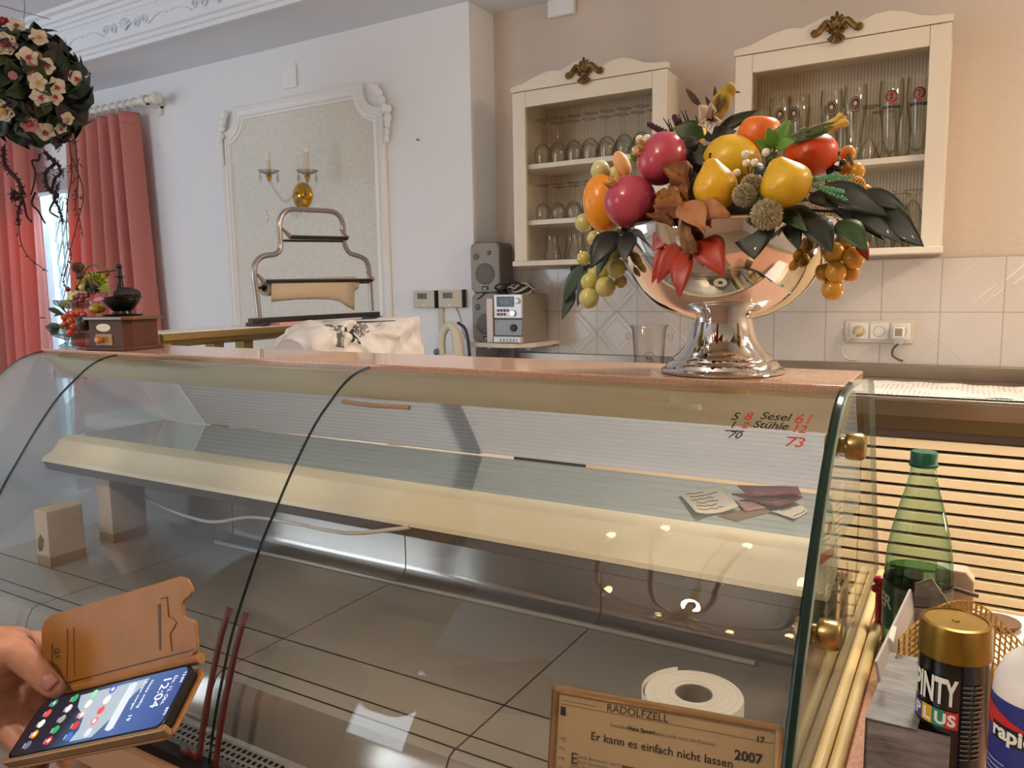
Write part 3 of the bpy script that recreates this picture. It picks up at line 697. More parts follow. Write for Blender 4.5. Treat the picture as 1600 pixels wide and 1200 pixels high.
# right cabinet, upper shelf
wz, wp = weizen(); decal_oval(wz, wp); us = []
for i, (px, dy) in enumerate(((1218, .085), (1248, .10), (1298, .075), (1335, .055))):
    x = P(px, 200, Y=YC+dy).x
    put(wz, us, x, YC+dy, .431, 'tall beer glass with a dark oval emblem, %s from the left in the right cabinet' % ORD[i], G_R, face_cam(x, YC+dy)+(-.5 if i == 1 else 0))
we, wp = weizen(.27); decal_round(we, wp); us = []
for i, (px, dy) in enumerate(((1391, .075), (1434, .075))):
    x = P(px, 200, Y=YC+dy).x
    put(we, us, x, YC+dy, .431, ['curvy beer glass with red round emblem and lettering, beside the upturned glass', 'curvy beer glass with red round emblem, at the right end by the cabinet frame'][i], G_R, face_cam(x, YC+dy))
wn, _ = weizen(.235); us = []
for i, (px, dy) in enumerate(((1190, .09), (1275, .19), (1318, .19), (1412, .20))):
    x = P(px, 200, Y=YC+dy).x
    put(wn, us, x, YC+dy, .431, ['plain beer glass at the left end behind the peach, right cabinet', 'plain beer glass behind the second and third emblem glasses', 'plain beer glass behind the fourth emblem glass', 'plain beer glass in the back row between the two red-emblem glasses'][i], G_R)
fl = thing('wine_glass', (0, 0, 0), 'x', 'glass')
MB().lathe([(.042, 0), (.034, .022), (.022, .052), (.008, .078), (.0045, .084)]+[(.0033, .085), (.0205, .052), (.0325, .022), (.0405, .001)], 22).build('bowl', m_gl, fl, smooth=60)
MB().lathe([(.0045, .084), (.0038, .10), (.0036, .17), (.006, .176), (.034, .185), (.034, .187), (0, .187)], 22).build('stem', m_gl, fl, smooth=50)
us = []
for i, (px, dy) in enumerate(((1358, .07), (1378, .19))):
    x = P(px, 200, Y=YC+dy).x
    put(fl, us, x, YC+dy, .431, ['upturned conical glass between the emblem glasses in the right cabinet', 'upturned conical glass in the back row behind the lettered beer glass'][i], G_R)
# right cabinet, lower shelf
tu = thing('tulip_glass', (0, 0, 0), 'x', 'glass')
MB().lathe(sh([(.028, 0), (.033, .02), (.036, .06), (.033, .11), (.020, .15), (.0075, .165)], .0014), 22).build('bowl', m_gl, tu, smooth=60)
MB().lathe([(.0075, .165), (.006, .17), (.008, .178), (.026, .19), (.030, .198), (.030, .201), (.0, .201)], 22).build('foot', m_gl, tu, smooth=50); us = []
for i in range(7):
    put(tu, us, -.70+.083*i, YF1+.005, .118, ORD[i]+' upturned tulip glass from the left, front row on the bottom of the right cabinet', G_R)
for i in range(6):
    put(tu, us, -.66+.083*i, YB1+.01, .118, ORD[i]+' upturned tulip glass from the left, back row on the bottom of the right cabinet', G_R)

# ---------------------------------------------------------------- stereo shelf
m_board = mat('melamine', '#e3d6c6', .5)
t = thing('wall_shelf', (-1.86, D, -.275), 'small white wall shelf carrying the stereo and speakers', 'shelf')
MB().prism([(-2.045, D-.001, -.272), (-1.705, D-.001, -.272), (-1.705, 3.09, -.272), (-1.80, 3.005, -.272), (-2.045, 3.03, -.272)], (0, 0, .020)).build('board', m_board, t, bevel=.002)
for x in (-1.97, -1.76): MB().box(x, x+.022, D-.24, D-.001, -.285, -.273).box(x, x+.022, D-.02, D-.001, -.42, -.285).build('bracket', m_trim, t)
m_spk, m_spk2 = mat('speaker_grey', '#989089', .5, var=(3, '#8f8780', .4, .6)), mat('speaker_side', '#6b655f', .5)
m_cone = mat('speaker_grille', '#6a6764', .6, .3, bump=(900, .3, .001))
def rrect(w_, h, r, n=5):
    out = []
    for cx, cz, a0 in ((w_/2-r, h-r, 0), (-w_/2+r, h-r, 90), (-w_/2+r, r, 180), (w_/2-r, r, 270)):
        for i in range(n+1):
            a = R(a0+90*i/n); out.append((cx+r*math.cos(a), cz+r*math.sin(a)))
    return out
def speaker():
    t = thing('loudspeaker', (0, 0, 0), 'x', 'loudspeaker', 'stacked loudspeakers')
    MB().prism([(x, .0, z) for x, z in rrect(.150, .232, .026)], (0, .15, 0)).build('cabinet', m_spk2, t, bevel=.003)
    MB().prism([(x, -.012, z) for x, z in rrect(.146, .228, .026)], (0, .013, 0)).build('front_baffle', m_spk, t, bevel=.004)
    b = MB().lathe([(0, .004), (.03, .0045), (.046, .002), (.050, 0), (.050, -.004)], 28, (-.0, -.0125, .085), (0, -1, 0)); b.build('woofer_grille', m_cone, t)
    MB().lathe([(0, .003), (.012, .003), (.015, 0), (.015, -.003)], 18, (-.043, -.0125, .165), (0, -1, 0)).build('port', m_cone, t)
    MB().lathe([(0, .002), (.006, .004), (.011, .001), (.012, 0), (.012, -.003)], 18, (.022, -.0125, .182), (0, -1, 0)).build('tweeter', m_spk2, t)
    b = MB().box(-.017, .015, -.0145, -.012, .010, .030); q = b.build('badge', m_ink, t)
    MB().text('JBL', .012, (-.001, -.0147, .0135), (1, 0, 0), (0, 0, 1), bold=.0003, align='CENTER').build('badge_lettering', mat('badge_text', '#d8d2c8', .4), q)
    for x in (-.062, .062):
        for z in (.018, .212): MB().lathe([(0, .001), (.003, .001), (.0035, -.002)], 8, (x, -.0125, z), (0, -1, 0)).build('screw', m_spk2, t)
    return t
s1 = speaker(); s1.location = (-1.962, 3.085, -.252); s1.rotation_euler = (0, 0, R(6)); s1['label'] = 'lower grey loudspeaker half hidden by the stereo, standing on the wall shelf'
copy_tree(s1, (-1.964, 3.085, -.0195), 'upper grey loudspeaker stacked on top of the other speaker', 'stacked loudspeakers', R(8))
# stereo
m_sil, m_sil2, m_box = mat('stereo_silver', '#c9c6c4', .3, .4), mat('stereo_grey', '#8f8d8e', .35, .3), mat('stereo_case', '#948b7f', .5)
st = thing('stereo', (-1.81, 3.05, -.252), 'silver micro hi-fi stereo with display and knobs on the wall shelf', 'stereo')
RZ = Matrix.Rotation(R(2), 4, 'Z')
def sb(x0, x1, y0, y1, z0, z1): return MB().box(-1.895+x0, -1.895+x1, 3.035+y0, 3.035+y1, -.251+z0, -.251+z1)
SW = .150
sb(0.002, SW-.002, .012, .235, 0, .222).build('cabinet', m_box, st, bevel=.002)
sb(0, SW, 0, .014, .112, .222).build('control_panel', m_sil, st, bevel=.004)
sb(.002, SW-.002, .0, .014, .034, .108).build('tape_door', m_sil2, st, bevel=.003)
sb(0, SW, -.010, .014, .0, .032).build('key_row', m_sil, st, bevel=.005)
for i in range(6): sb(.03+.017*i, .043+.017*i, -.016, -.009, .006, .02).build('key', m_sil, st, bevel=.002)
sb(.018, .108, -.003, 0, .165, .212).build('display', mat('display_black', '#17191b', .15), st, bevel=.002)
sb(.036, .088, -.0042, -.003, .176, .20).build('display_screen', mat('lcd', '#6f7a7d', .3), st)
def knob(x, z, r, m): MB().lathe([(0, .010), (r*.8, .010), (r, .007), (r, 0)], 20, (-1.895+x, 3.034, -.251+z), (0, -1, 0)).build('knob', m, st)
knob(.127, .192, .013, m_sil); knob(.104, .136, .014, mat('chrome', '#d5d5d5', .12, 1)); knob(.106, .07, .016, m_ink)
for i, (x, z) in enumerate(((.025, .149), (.042, .149), (.058, .149), (.074, .149), (.025, .131), (.042, .131), (.058, .131))): knob(x, z, .006, mat('button_copper', '#8d6f60', .3, .6))
MB().text('JVC', .008, (-1.883, 3.0345, -.157), (1, 0, 0), (0, 0, 1)).build('lettering', m_ink, st)
# white strip standing beside the stereo, cable coil on top
single(MB().box(-1.935, -1.902, 3.035, 3.075, -.251, -.048), 'slim_box', mat('pinkish_white', '#e8d8d2', .5), (-1.92, 3.05, -.252), 'narrow white box standing upright between speaker and stereo', 'box', bevel=.003)
b = MB()
for k in range(5):
    cx, cy, cz = -1.815+.006*k, 3.14, -.022+.004*k
    b.mat(0 if k % 2 else 1).tube([(cx+(.062-.004*k)*math.cos(a/20*2*math.pi), cy+(.03+.004*k)*math.sin(a/20*2*math.pi), cz+.016*math.sin(a/20*4*math.pi+k)+.010) for a in range(20)], .0048, 7, closed=True)
b.mat(0).tube(cr([(-1.87, 3.10, -.024), (-1.90, 3.06, .0), (-1.86, 3.055, .022), (-1.80, 3.06, .026), (-1.76, 3.09, .006)], 5), .005, 7)
single(b, 'cable_coil', [mat('cable_black', '#221d19', .5), mat('cable_white', '#cfc8bd', .5)], (-1.815, 3.13, -.03), 'coil of black and white cable lying on the stereo', 'cable')
b = MB().tube(cr([(-2.04, 3.10, -.03), (-2.02, 3.075, -.055), (-1.985, 3.07, -.04), (-1.96, 3.07, -.022)], 5), .004, 7)
single(b, 'speaker_cable', mat('cable_black', '#221d19', .5), (-2.0, 3.08, -.05), 'short black cable sticking out left of the stacked speakers', 'cable')
# ---------------------------------------------------------------- thermostats, conduit, iron
m_th = mat('thermostat_beige', '#cfc4b2', .5)
for i, (xa, xb, za, zb) in enumerate(((-2.400, -2.268, -.092, -.008), (-2.246, -2.105, -.090, -.006))):
    t = thing('thermostat', ((xa+xb)/2, W, za), ['beige wall thermostat, the one further from the speakers', 'beige wall thermostat, the one next to the speakers'][i], 'thermostat', 'pair of thermostats on the wall')
    MB().box(xa, xb, W-.028, W-.001, za, zb).build('casing', m_th, t, bevel=.004)
    q = MB().box(xa+.028, xa+.085, W-.0295, W-.027, zb-.040, zb-.012).build('screen', mat('thermo_lcd', '#6d766c', .2), t)
    MB().text('20.5', .016, (xa+.036, W-.0297, zb-.032), (1, 0, 0), (0, 0, 1)).build('digits', mat('lcd_digit', '#3a423b', .3), q)
    MB().box(xa+.06, xa+.072, W-.0305, W-.027, za+.010, za+.016).build('button', m_trim, t, bevel=.001)
    MB().box(xb-.001, xb+.006, W-.03, W-.001, za-.001, zb+.001).build('end_cap', m_ink, t, bevel=.001)
single(MB().box(-2.262, -2.232, W-.012, W-.001, -.40, -.093), 'cable_trunking', m_th, (-2.247, W, -.4), 'thin beige cable trunking running down from the thermostats', 'trunking', bevel=.002)
pts = cr([(-2.16, W-.004, -.09), (-2.14, W-.004, -.13), (-2.128, W-.004, -.19), (-2.11, W-.004, -.24)], 5)
single(MB().tube(pts, .0022, 6), 'wall_cable', mat('cable_tan', '#b7aa98', .5), (-2.13, W, -.24), 'thin beige cable hanging below the thermostats', 'cable')
# side counter below, hidden behind the case, carries the iron
sc_ = MB().box(-3.3, -1.95, 2.55, W-.05, -.42, -.39).box(-3.28, -1.97, 2.6, W-.05, FLOOR, -.42)
single(sc_, 'back_counter', mat('counter_melamine', '#d9d2cb', .5), (-2.6, 2.8, FLOOR), 'low counter against the window wall behind the display case', 'counter', bevel=.003)
ir = thing('clothes_iron', (-2.16, 2.95, -.39), 'white steam iron standing on its heel below the thermostats', 'iron')
m_iron = mat('iron_white', '#d8cfbd', .35); c = P(706, 535, Y=2.95)
out = [(c.x-.075, -.39), (c.x+.06, -.39), (c.x+.058, c.z+.02), (c.x+.035, c.z+.075), (c.x-.005, c.z+.098), (c.x-.045, c.z+.085), (c.x-.066, c.z+.03), (c.x-.075, c.z-.05)]
hole = [(c.x-.02, c.z-.055), (c.x+.018, c.z-.06), (c.x+.012, c.z+.01), (c.x-.004, c.z+.045), (c.x-.028, c.z+.04), (c.x-.034, c.z-.02)]
pts = cr([(x, 2.95, z) for x, z in ((c.x-.058, c.z-.06), (c.x-.06, c.z+.0), (c.x-.042, c.z+.055), (c.x-.005, c.z+.078), (c.x+.022, c.z+.045), (c.x+.035, c.z-.02), (c.x+.038, c.z-.09))], 6)
MB().tube(pts, [.019]*12+[.020]*12+[.026]*12+[.03], 12).build('handle', m_iron, ir, label='looped white handle')
MB().prism([(c.x-.075, 2.915, -.39), (c.x+.055, 2.915, -.39), (c.x+.055, 2.915, c.z-.045), (c.x-.07, 2.915, c.z-.055)], (0, .07, 0)).build('body', m_iron, ir, bevel=.012)
MB().lathe([(.0, .012), (.012, .012), (.016, .004), (.016, 0)], 16, (c.x-.073, 2.93, c.z-.045), (-.5, -.8, 0)).build('dial', mat('dial_blue', '#5c6c8d', .4), ir, label='blue dial')
MB().tube(cr([(c.x+.008, 2.99, c.z+.09), (c.x+.05, 2.99, c.z+.06), (c.x+.068, 2.99, c.z-.02), (c.x+.07, 2.99, c.z-.12)], 6), .007, 8).build('sole_plate', mat('sole', '#4c4844', .4, .5), ir)

# ---------------------------------------------------------------- ice bucket and sockets
m_acr = glass('acrylic', '#fdfcfb', '#d2ccc8', 1.4, 0, 2.6)
c = P(1014, 568, Y=2.95); ib = thing('ice_bucket', (c.x, 2.95, -.366), 'clear acrylic ice bucket with knob handles behind the fruit bowl', 'ice bucket')
zt = P(1014, 508, Y=2.95).z; h = zt+.366; rt_ = .073
ibp = [(0, .002), (.052, .002), (.055, .004), (rt_*.93, h-.02), (rt_*1.03, h-.004), (rt_*1.08, h), (rt_*.98, h-.001), (rt_*.9, h-.02), (.051, .008), (0, .008)]
MB().lathe(ibp, 28, (c.x, 2.95, -.366)).build('shell', m_acr, ib, smooth=50)
for sg in (-1, 1): MB().lathe([(0, 0), (.006, 0), (.006, .014), (.013, .017), (.016, .024), (.013, .031), (0, .033)], 14, (c.x+sg*rt_*.9, 2.95, zt-.045), (sg, 0, 0)).build('knob_handle', m_acr, ib)
an = math.atan2(-2.95, -c.x)
def ibw(z):
    def f(x, y):
        r = .0555+(rt_*.93-.0555)*(z+y)/h+.001; a = an+x/r; return (c.x+r*math.cos(a), 2.95+r*math.sin(a), -.366+z+y)
    return f
b = MB().tube([ibw(.09)(x/1000, .016*(1-(x/22)**2)) for x in range(-22, 23, 4)], .0008, 5); b.tube(cr([ibw(.075)(-.012, -.004), ibw(.075)(-.008, .012), ibw(.075)(-.003, .004), ibw(.075)(.01, .006), ibw(.075)(.012, -.006)], 4), .0013, 5)
b.text('Feine Weine', .0095, (0, 0, 0), (1, 0, 0), (0, 0, 1), bend=ibw(.048), shear=.3, align='CENTER'); b.build('print', m_ink, ib, label='faint dark print')
so = thing('wall_socket', (-.31, D-.012, -.235), 'white triple wall socket plate set into the tiles', 'socket')
MB().box(-.433, -.192, D-.020, D-.012, -.236, -.148).build('frame', mat('socket_cream', '#e4d9ca', .4), so, bevel=.003)
for i in range(3):
    x = -.383+.0735*i; q = MB().box(x-.034, x+.034, D-.026, D-.018, -.224, -.158).build('socket_insert', m_trim, so, bevel=.004)
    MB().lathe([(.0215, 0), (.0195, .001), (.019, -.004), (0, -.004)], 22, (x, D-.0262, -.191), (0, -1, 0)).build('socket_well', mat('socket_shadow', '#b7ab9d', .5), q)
    for dx in (-.0095, 0, .0095): MB().lathe([(0, .0005), (.0026, .0005), (.0026, -.002)], 8, (x+dx, D-.0262+.003, -.191), (0, -1, 0)).build('pin_hole', m_ink, q)
x = -.383; pl = thing('power_plug', (x, D-.03, -.191), 'round cream plug with white cable in the first socket', 'plug')
MB().lathe([(.0185, 0), (.0185, .016), (.015, .026), (.009, .032), (0, .033)], 20, (x, D-.0265, -.191), (0, -1, 0)).build('plug_body', mat('plug_cream', '#d9cba0', .4), pl)
MB().tube(cr([(x-.002, D-.058, -.196), (x-.022, D-.055, -.215), (x-.055, D-.04, -.245), (x-.052, D-.035, -.285), (x-.03, D-.035, -.302), (x+.002, D-.04, -.302)], 6), .0042, 8).build('cable', m_cab, pl)
x = -.236; pl = thing('power_plug', (x, D-.03, -.191), 'square white adaptor plug with brown cable in the last socket', 'plug')
MB().box(x-.022, x+.016, D-.075, D-.0262, -.212, -.168).build('plug_body', m_trim, pl, bevel=.003)
MB().prism([(x-.020, D-.07, -.212), (x+.014, D-.07, -.212), (x+.008, D-.05, -.238), (x-.014, D-.05, -.238)], (0, .03, 0)).build('plug_tail', m_trim, pl)
MB().box(x-.015, x+.010, D-.0765, D-.074, -.205, -.176).build('plug_face', mat('plug_face', '#9b8f7d', .5), pl)
MB().tube(cr([(x-.004, D-.055, -.236), (x-.02, D-.05, -.255), (x-.022, D-.045, -.28), (x+.0, D-.045, -.296), (x+.014, D-.05, -.30)], 6), .0042, 8).build('cable', mat('cable_brown', '#6e5a44', .5), pl)
# ================================================================== PEDESTAL BOWL AND FRUIT
m_chrome = mat('polished_silver', '#dcd7d0', .045, 1)
ZS = -.190*S
bc = P(1128, 578, Z=ZS); bc.y = min(max(bc.y, 1.066), 1.078); bc = P(1128, 578, Y=bc.y); bc.z = ZS
k = mpp(bc)
bowl = thing('pedestal_bowl', bc, 'large polished silver pedestal bowl standing on the pink stone top', 'bowl')
def px2(r, h): return (r*k, h*k)
prof = [px2(*q) for q in ((0, 2), (88, 0), (93, 1), (94, 4), (90, 8), (86, 9), (84, 14), (79, 20), (76, 21), (74, 25), (70, 28), (62, 36), (54, 48), (48, 62), (45, 76), (43, 84), (42, 86), (41, 88))]
MB().lathe(prof, 48, bc).build('foot', m_chrome, bowl, smooth=40)
MB().lathe([px2(*q) for q in ((41, 86), (42, 90), (48, 96), (54, 100), (55, 104), (52, 109), (45, 111))], 48, bc).build('collar', m_chrome, bowl, smooth=50)
bp = [(0, 80), (30, 80.5), (47, 83), (76, 92), (102, 107), (122, 126), (137, 146), (150, 170), (157, 192), (161, 212), (162, 224)]
bp = [(p.x, p.y) for p in cr([(a, b, 0) for a, b in bp], 3)]
MB().lathe([px2(*q) for q in bp]+[px2(164, 226), px2(161, 227)]+[px2(r-3, h+1) for r, h in bp[::-1] if r > 20], 64, bc).build('bowl', m_chrome, bowl, smooth=60)
# hidden foam base that carries the arrangement
foam = [px2(*q) for q in ((0, 100), (60, 112), (95, 140), (118, 180), (118, 205), (85, 262), (45, 300), (0, 310))]
single(MB().lathe(foam, 20, bc), 'floral_foam', mat('foam_brown', '#2e2216', .9, bump=(60, .6, .006)), bc+Vector((0, 0, 100*k)), 'dark moss-covered foam mound inside the silver bowl', 'floral foam')
YB = bc.y
def F(px, py, dy): return P(px, py, Y=YB+dy)
def camrot(c, tilt_px):
    """rotation whose local z points along a direction in the picture plane (dx right, dy up) and slightly to the viewer"""
    dx, dy, dt = tilt_px; v = (CR*dx+CU*dy-_fw*dt).normalized(); return Vector((0, 0, 1)).rotation_difference(v).to_matrix()
def fruit(name, px, py, rx, ry, dy, m, label, cat, axis=(0, 1, .2), dent=None, group='artificial fruit in the silver bowl', n=28):
    c = F(px, py, dy); q = mpp(c); t = thing(name, c, label, cat, group)
    rot = camrot(c, axis); MB().ell(c, (rx*q, rx*q, ry*q), n, 18, rot, dent).build('flesh', m, t, smooth=80)
    return t, c, rot, q
def fmat(name, h, h2, rough=.3, sc_=9):
    return mat(name, h, rough, var=(sc_, h2, .35, .7), coat=.15, sss=.05)
def apple_dent(v): return 1-.22*max(0, v.z-.72)*3-.10*max(0, -v.z-.8)*3
def pom_calyx(t, c, rot, q, ry, m):
    b = MB(); L = Vector((0, 0, 1))
    for i in range(6):
        a = i*math.pi/3; d = Vector((math.cos(a)*.55, math.sin(a)*.55, 1)).normalized()
        p0 = c+rot @ Vector((math.cos(a)*7*q, math.sin(a)*7*q, (ry-3)*q)); b.tube([p0, p0+rot @ (d*9*q), p0+rot @ (d*15*q)], [5*q, 4*q, 1*q], 6)
    b.tube([c+rot @ Vector((0, 0, (ry-4)*q)), c+rot @ Vector((0, 0, (ry+5)*q))], 8*q, 10); b.build('calyx', m, t)
m_pom = fmat('pomegranate_pink', '#a3294b', '#c45062', .22); m_cal = mat('calyx_tan', '#d2a05a', .6, var=(40, '#7b4a22', .4, .7))
t, c, rot, q = fruit('pomegranate', 985, 316, 41, 42, -.105, m_pom, 'pink pomegranate at the front left of the fruit bowl', 'pomegranate', (-.75, .75, .4)); pom_calyx(t, c, rot, q, 41, m_cal)
t, c, rot, q = fruit('pomegranate', 1034, 248, 42, 37, -.075, m_pom, 'pink pomegranate higher up, just below the purple flower spike', 'pomegranate', (-.9, .35, .2)); pom_calyx(t, c, rot, q, 36, m_cal)
fruit('orange_fruit', 942, 318, 31, 45, -.05, fmat('orange_skin', '#f08c14', '#f5a12a', .25), 'bright orange smooth oval fruit at the left edge of the bowl', 'fruit', (-.15, 1, .1))
def pear_dent(v): return (1-.30*max(0, v.z-.05)) if v.z > .05 else 1
def pear(px, py, r, L, dy, m, label, axis):
    c = F(px, py, dy); q = mpp(c); t = thing('pear', c, label, 'pear', 'artificial fruit in the silver bowl'); ax = camrot(c, axis) @ Vector((0, 0, 1))
    pr = [(0, -.98), (.10, -1.0), (.3, -.96), (.62, -.78), (.88, -.42), (1, 0), (.95, .32), (.78, .62), (.56, .88), (.40, 1.08), (.28, 1.22), (.13, 1.30), (0, 1.31)]
    pr = [(p.x, p.y) for p in cr([(a, b_, 0) for a, b_ in pr], 4)]
    MB().lathe([(max(0, a)*r*q, b_*L*q) for a, b_ in pr], 30, c, ax).build('flesh', m, t, smooth=80)
    s0 = c+ax*(1.28*L*q); MB().tube([s0-ax*.003, s0+ax*5*q, s0+ax*9*q+CR*2*q], [2*q, 1.6*q, 2.2*q], 7).build('stalk', mat('stalk_brown', '#3a2415', .8), t); return t
def pmat(name, a, b_, c_, axis):   # pear skin with a green blush towards the stalk
    t = NT(name); n = t.noise(14, 4); col = t.mix(t.ramp(n, [(.4, (0, 0, 0, 1)), (.75, (1, 1, 1, 1))]), lin(a), lin(b_)); t.l(col, t.b.inputs['Base Color'])
    t.b.inputs['Roughness'].default_value = .35; t.b.inputs['Coat Weight'].default_value = .1; t.bump(t.noise(160, 2), .08, .001); return t.m
m_pear = pmat('pear_yellow', '#dba516', '#e8b51e', '', None); m_quince = pmat('quince_yellow', '#d9a91c', '#e2b92c', '', None)
pear(1118, 295, 34, 36, -.125, m_pear, 'golden pear with brown stalk at the front centre of the bowl', (-.22, 1, .15))
pear(1228, 289, 40, 34, -.115, m_quince, 'large yellow quince at the front right beside the thistle balls', (-.45, 1, .1))
fruit('quince', 1143, 252, 45, 40, -.045, m_quince, 'big round yellow quince behind the golden pear', 'quince', (.3, 1, .2))
m_peach = pmat('peach_orange', '#ee8a1c', '#dd5a17', '', None)
fruit('peach', 1187, 210, 34, 32, -.02, m_peach, 'orange peach at the top behind the green leaf sprig', 'peach', (.1, 1, .2), apple_dent)
def pers_dent(v): return 1+.035*math.cos(4*math.atan2(v.y, v.x))*(1-v.z*v.z)-.14*max(0, v.z-.75)*3
t, c, rot, q = fruit('persimmon', 1268, 241, 39, 34, -.03, pmat('persimmon_red', '#d8500f', '#c23a0c', '', None), 'red-orange persimmon with dry calyx on the right of the bowl', 'persimmon', (-.2, 1, .35), pers_dent)
b = MB()
for i in range(4):
    a = i*math.pi/2+.4; b.leaf(c+rot @ Vector((0, 0, 32*q)), c+rot @ Vector((20*q*math.cos(a), 20*q*math.sin(a), 36*q)), 14*q, rot @ Vector((0, 0, 1)), bow=.2)
b.build('calyx', mat('dry_calyx', '#7a5236', .8), t, solid=.001)
fruit('lemon', 1079, 210, 20, 24, .03, pmat('lemon_yellow', '#e0b01a', '#e8bf30', '', None), 'small yellow lemon at the back top beside the white flower', 'lemon', (1, .1, 0))
fruit('almond', 972, 256, 12, 21, -.03, fmat('peach_pale', '#e3a264', '#edbd84', .5), 'small pale peach-coloured oval fruit above the green grapes', 'fruit', (-.5, .9, .1))
# thistle balls
def thistle(px, py, r, dy, label):
    c = F(px, py, dy); q = mpp(c); t = thing('thistle_ball', c, label, 'thistle', 'dried thistle balls in the fruit arrangement')
    MB().ell(c, r*q*.8, 20, 14).build('core', mat('thistle_core', '#9c9272', .95), t)
    b = MB(); N = 520
    for i in range(N):
        z = 1-2*(i+.5)/N; a = i*2.39996; s_ = math.sqrt(1-z*z); d = Vector((s_*math.cos(a), s_*math.sin(a), z)); d = (d+Vector((rnd.uniform(-.1, .1), rnd.uniform(-.1, .1), rnd.uniform(-.1, .1)))).normalized()
        b.tube([c+d*r*q*.72, c+d*r*q*rnd.uniform(.96, 1.04)], [.0009, .0005], 3, caps=False)
    o = b.build('bristles', mat('thistle_bristle', '#d3c7a6', .9, var=(40, '#b5a987', .4, .6)), t, smooth=0); o['kind'] = 'stuff'
thistle(1198, 335, 25, -.135, 'largest round beige thistle ball hanging over the bowl rim')
thistle(1163, 305, 19, -.135, 'round beige thistle ball next to the golden pear')
thistle(1174, 289, 17, -.12, 'small beige thistle ball partly behind the others, under the white berries')
# grapes
def bunch(name, lst, dy, m, label, cat, stem):
    c0 = F(lst[0][0], lst[0][1], dy); t = thing(name, c0, label, cat, 'artificial fruit in the silver bowl')
    for (px, py, r, d2) in lst:
        c = F(px, py, dy+d2); q = mpp(c); MB().ell(c, (r*q, r*q, r*q*1.04), 18, 12).build('grape', m, t, smooth=80)
    pts = [F(x, y, dy+.015) for x, y in stem]; MB().tube(cr(pts, 4), .0025, 6).build('stem', mat('grape_stem', '#5b5a22', .7), t)
def gmat(name, h, h2): return mat(name, h, .22, var=(6, h2, .35, .7), sss=.25, coat=.2)
m_gg, m_go = gmat('grape_green', '#d6d4a4', '#c6c684'), gmat('grape_amber', '#d0962c', '#dca63a')
bunch('grape_bunch', [(938, 266, 15, 0), (935, 293, 15, 0), (962, 272, 12, .01), (928, 316, 11, .005), (912, 348, 14, 0), (928, 372, 11, -.005), (940, 400, 13, .0), (972, 372, 10, .02)], -.035, m_gg, 'pale green grapes on the left behind the orange fruit', 'grapes', ((938, 266), (930, 320), (925, 370)))
bunch('grape_bunch', [(920, 466, 16, 0), (946, 448, 16, -.005), (963, 419, 15, -.012), (942, 417, 15, -.005), (921, 441, 14, .006), (912, 404, 11, .004), (930, 428, 13, .012), (957, 396, 14, .0), (985, 404, 10, .012), (994, 388, 12, .012), (998, 416, 7, .01), (970, 440, 10, .015)], -.085, gmat('grape_yellow_green', '#c9c46a', '#d8d596'), 'yellow-green grapes hanging over the left rim below the dark leaves', 'grapes', ((965, 380), (945, 410), (925, 450)))
bunch('grape_bunch', [(1301, 452, 17, 0), (1306, 425, 16, -.008), (1334, 403, 17, 0), (1329, 426, 14, .008), (1288, 425, 14, .006), (1303, 395, 17, .0), (1318, 380, 15, .01), (1345, 385, 12, .014)], -.055, m_go, 'amber grapes hanging over the right rim of the bowl', 'grapes', ((1320, 365), (1315, 390), (1303, 440)))
bunch('grape_bunch', [(1338, 268, 13, .02), (1320, 262, 11, .03), (1352, 300, 11, .025), (1325, 240, 12, .03), (1345, 316, 10, .02), (1330, 298, 13, .03)], -.03, m_go, 'amber grapes at the back right below the beer glasses', 'grapes', ((1325, 240), (1340, 280), (1348, 310)))
# berries
def berries(name, lst, dy, m, label, stem_to, r, m_st):
    c0 = F(lst[0][0], lst[0][1], dy); t = thing(name, c0, label, 'berry sprig', 'berry sprigs in the fruit arrangement')
    for (px, py) in lst:
        c = F(px, py, dy); q = mpp(c); MB().ell(c, r*q, 14, 9).build('berry', m, t, smooth=80)
        e = F(stem_to[0], stem_to[1], dy+.03); MB().tube([c, c*.4+e*.6+CU*.004, e], .0007, 5).build('stem', m_st, t)
m_wb, m_bb = mat('berry_white', '#e9e2d3', .35), mat('berry_black', '#1b1614', .25); m_sg = mat('stem_green', '#41511f', .7); m_sb = mat('stem_dark', '#2c2015', .8)
berries('white_berry_sprig', [(1164, 241), (1166, 255), (1179, 254), (1151, 270)], -.11, m_wb, 'sprig of four white berries above the small thistle ball', (1172, 285), 6.2, m_sg)
berries('white_berry_sprig', [(1197, 238)], -.11, m_wb, 'single white berry against the green leaf sprig', (1202, 270), 6.8, m_sg)
berries('white_berry_sprig', [(999, 217), (993, 234), (1004, 229), (1011, 216)], -.06, m_wb, 'white berries left of the upper pomegranate', (1018, 240), 6.0, m_sb)
berries('black_berry_sprig', [(1308, 239), (1317, 254), (1311, 264), (1303, 262), (1296, 268), (1333, 300), (1340, 312)], -.03, m_bb, 'black berries on the right beside the red persimmon', (1290, 285), 5.2, m_sb)
# seed head ball of yellow beads
c = F(1337, 290, -.05); q = mpp(c); t = thing('yellow_seed_head', c, 'yellow beaded seed head at the right of the arrangement', 'seed head')
MB().ell(c, 12*q, 14, 10).build('core', mat('seed_core', '#8c5a14', .7), t)
b = MB()
for i in range(110):
    z = 1-2*(i+.5)/110; a = i*2.39996; s_ = math.sqrt(1-z*z); b.ell(c+Vector((s_*math.cos(a), s_*math.sin(a), z))*13*q, 1.9*q, 6, 4)
b.build('beads', mat('seed_yellow', '#d69a1c', .4), t)['kind'] = 'stuff'
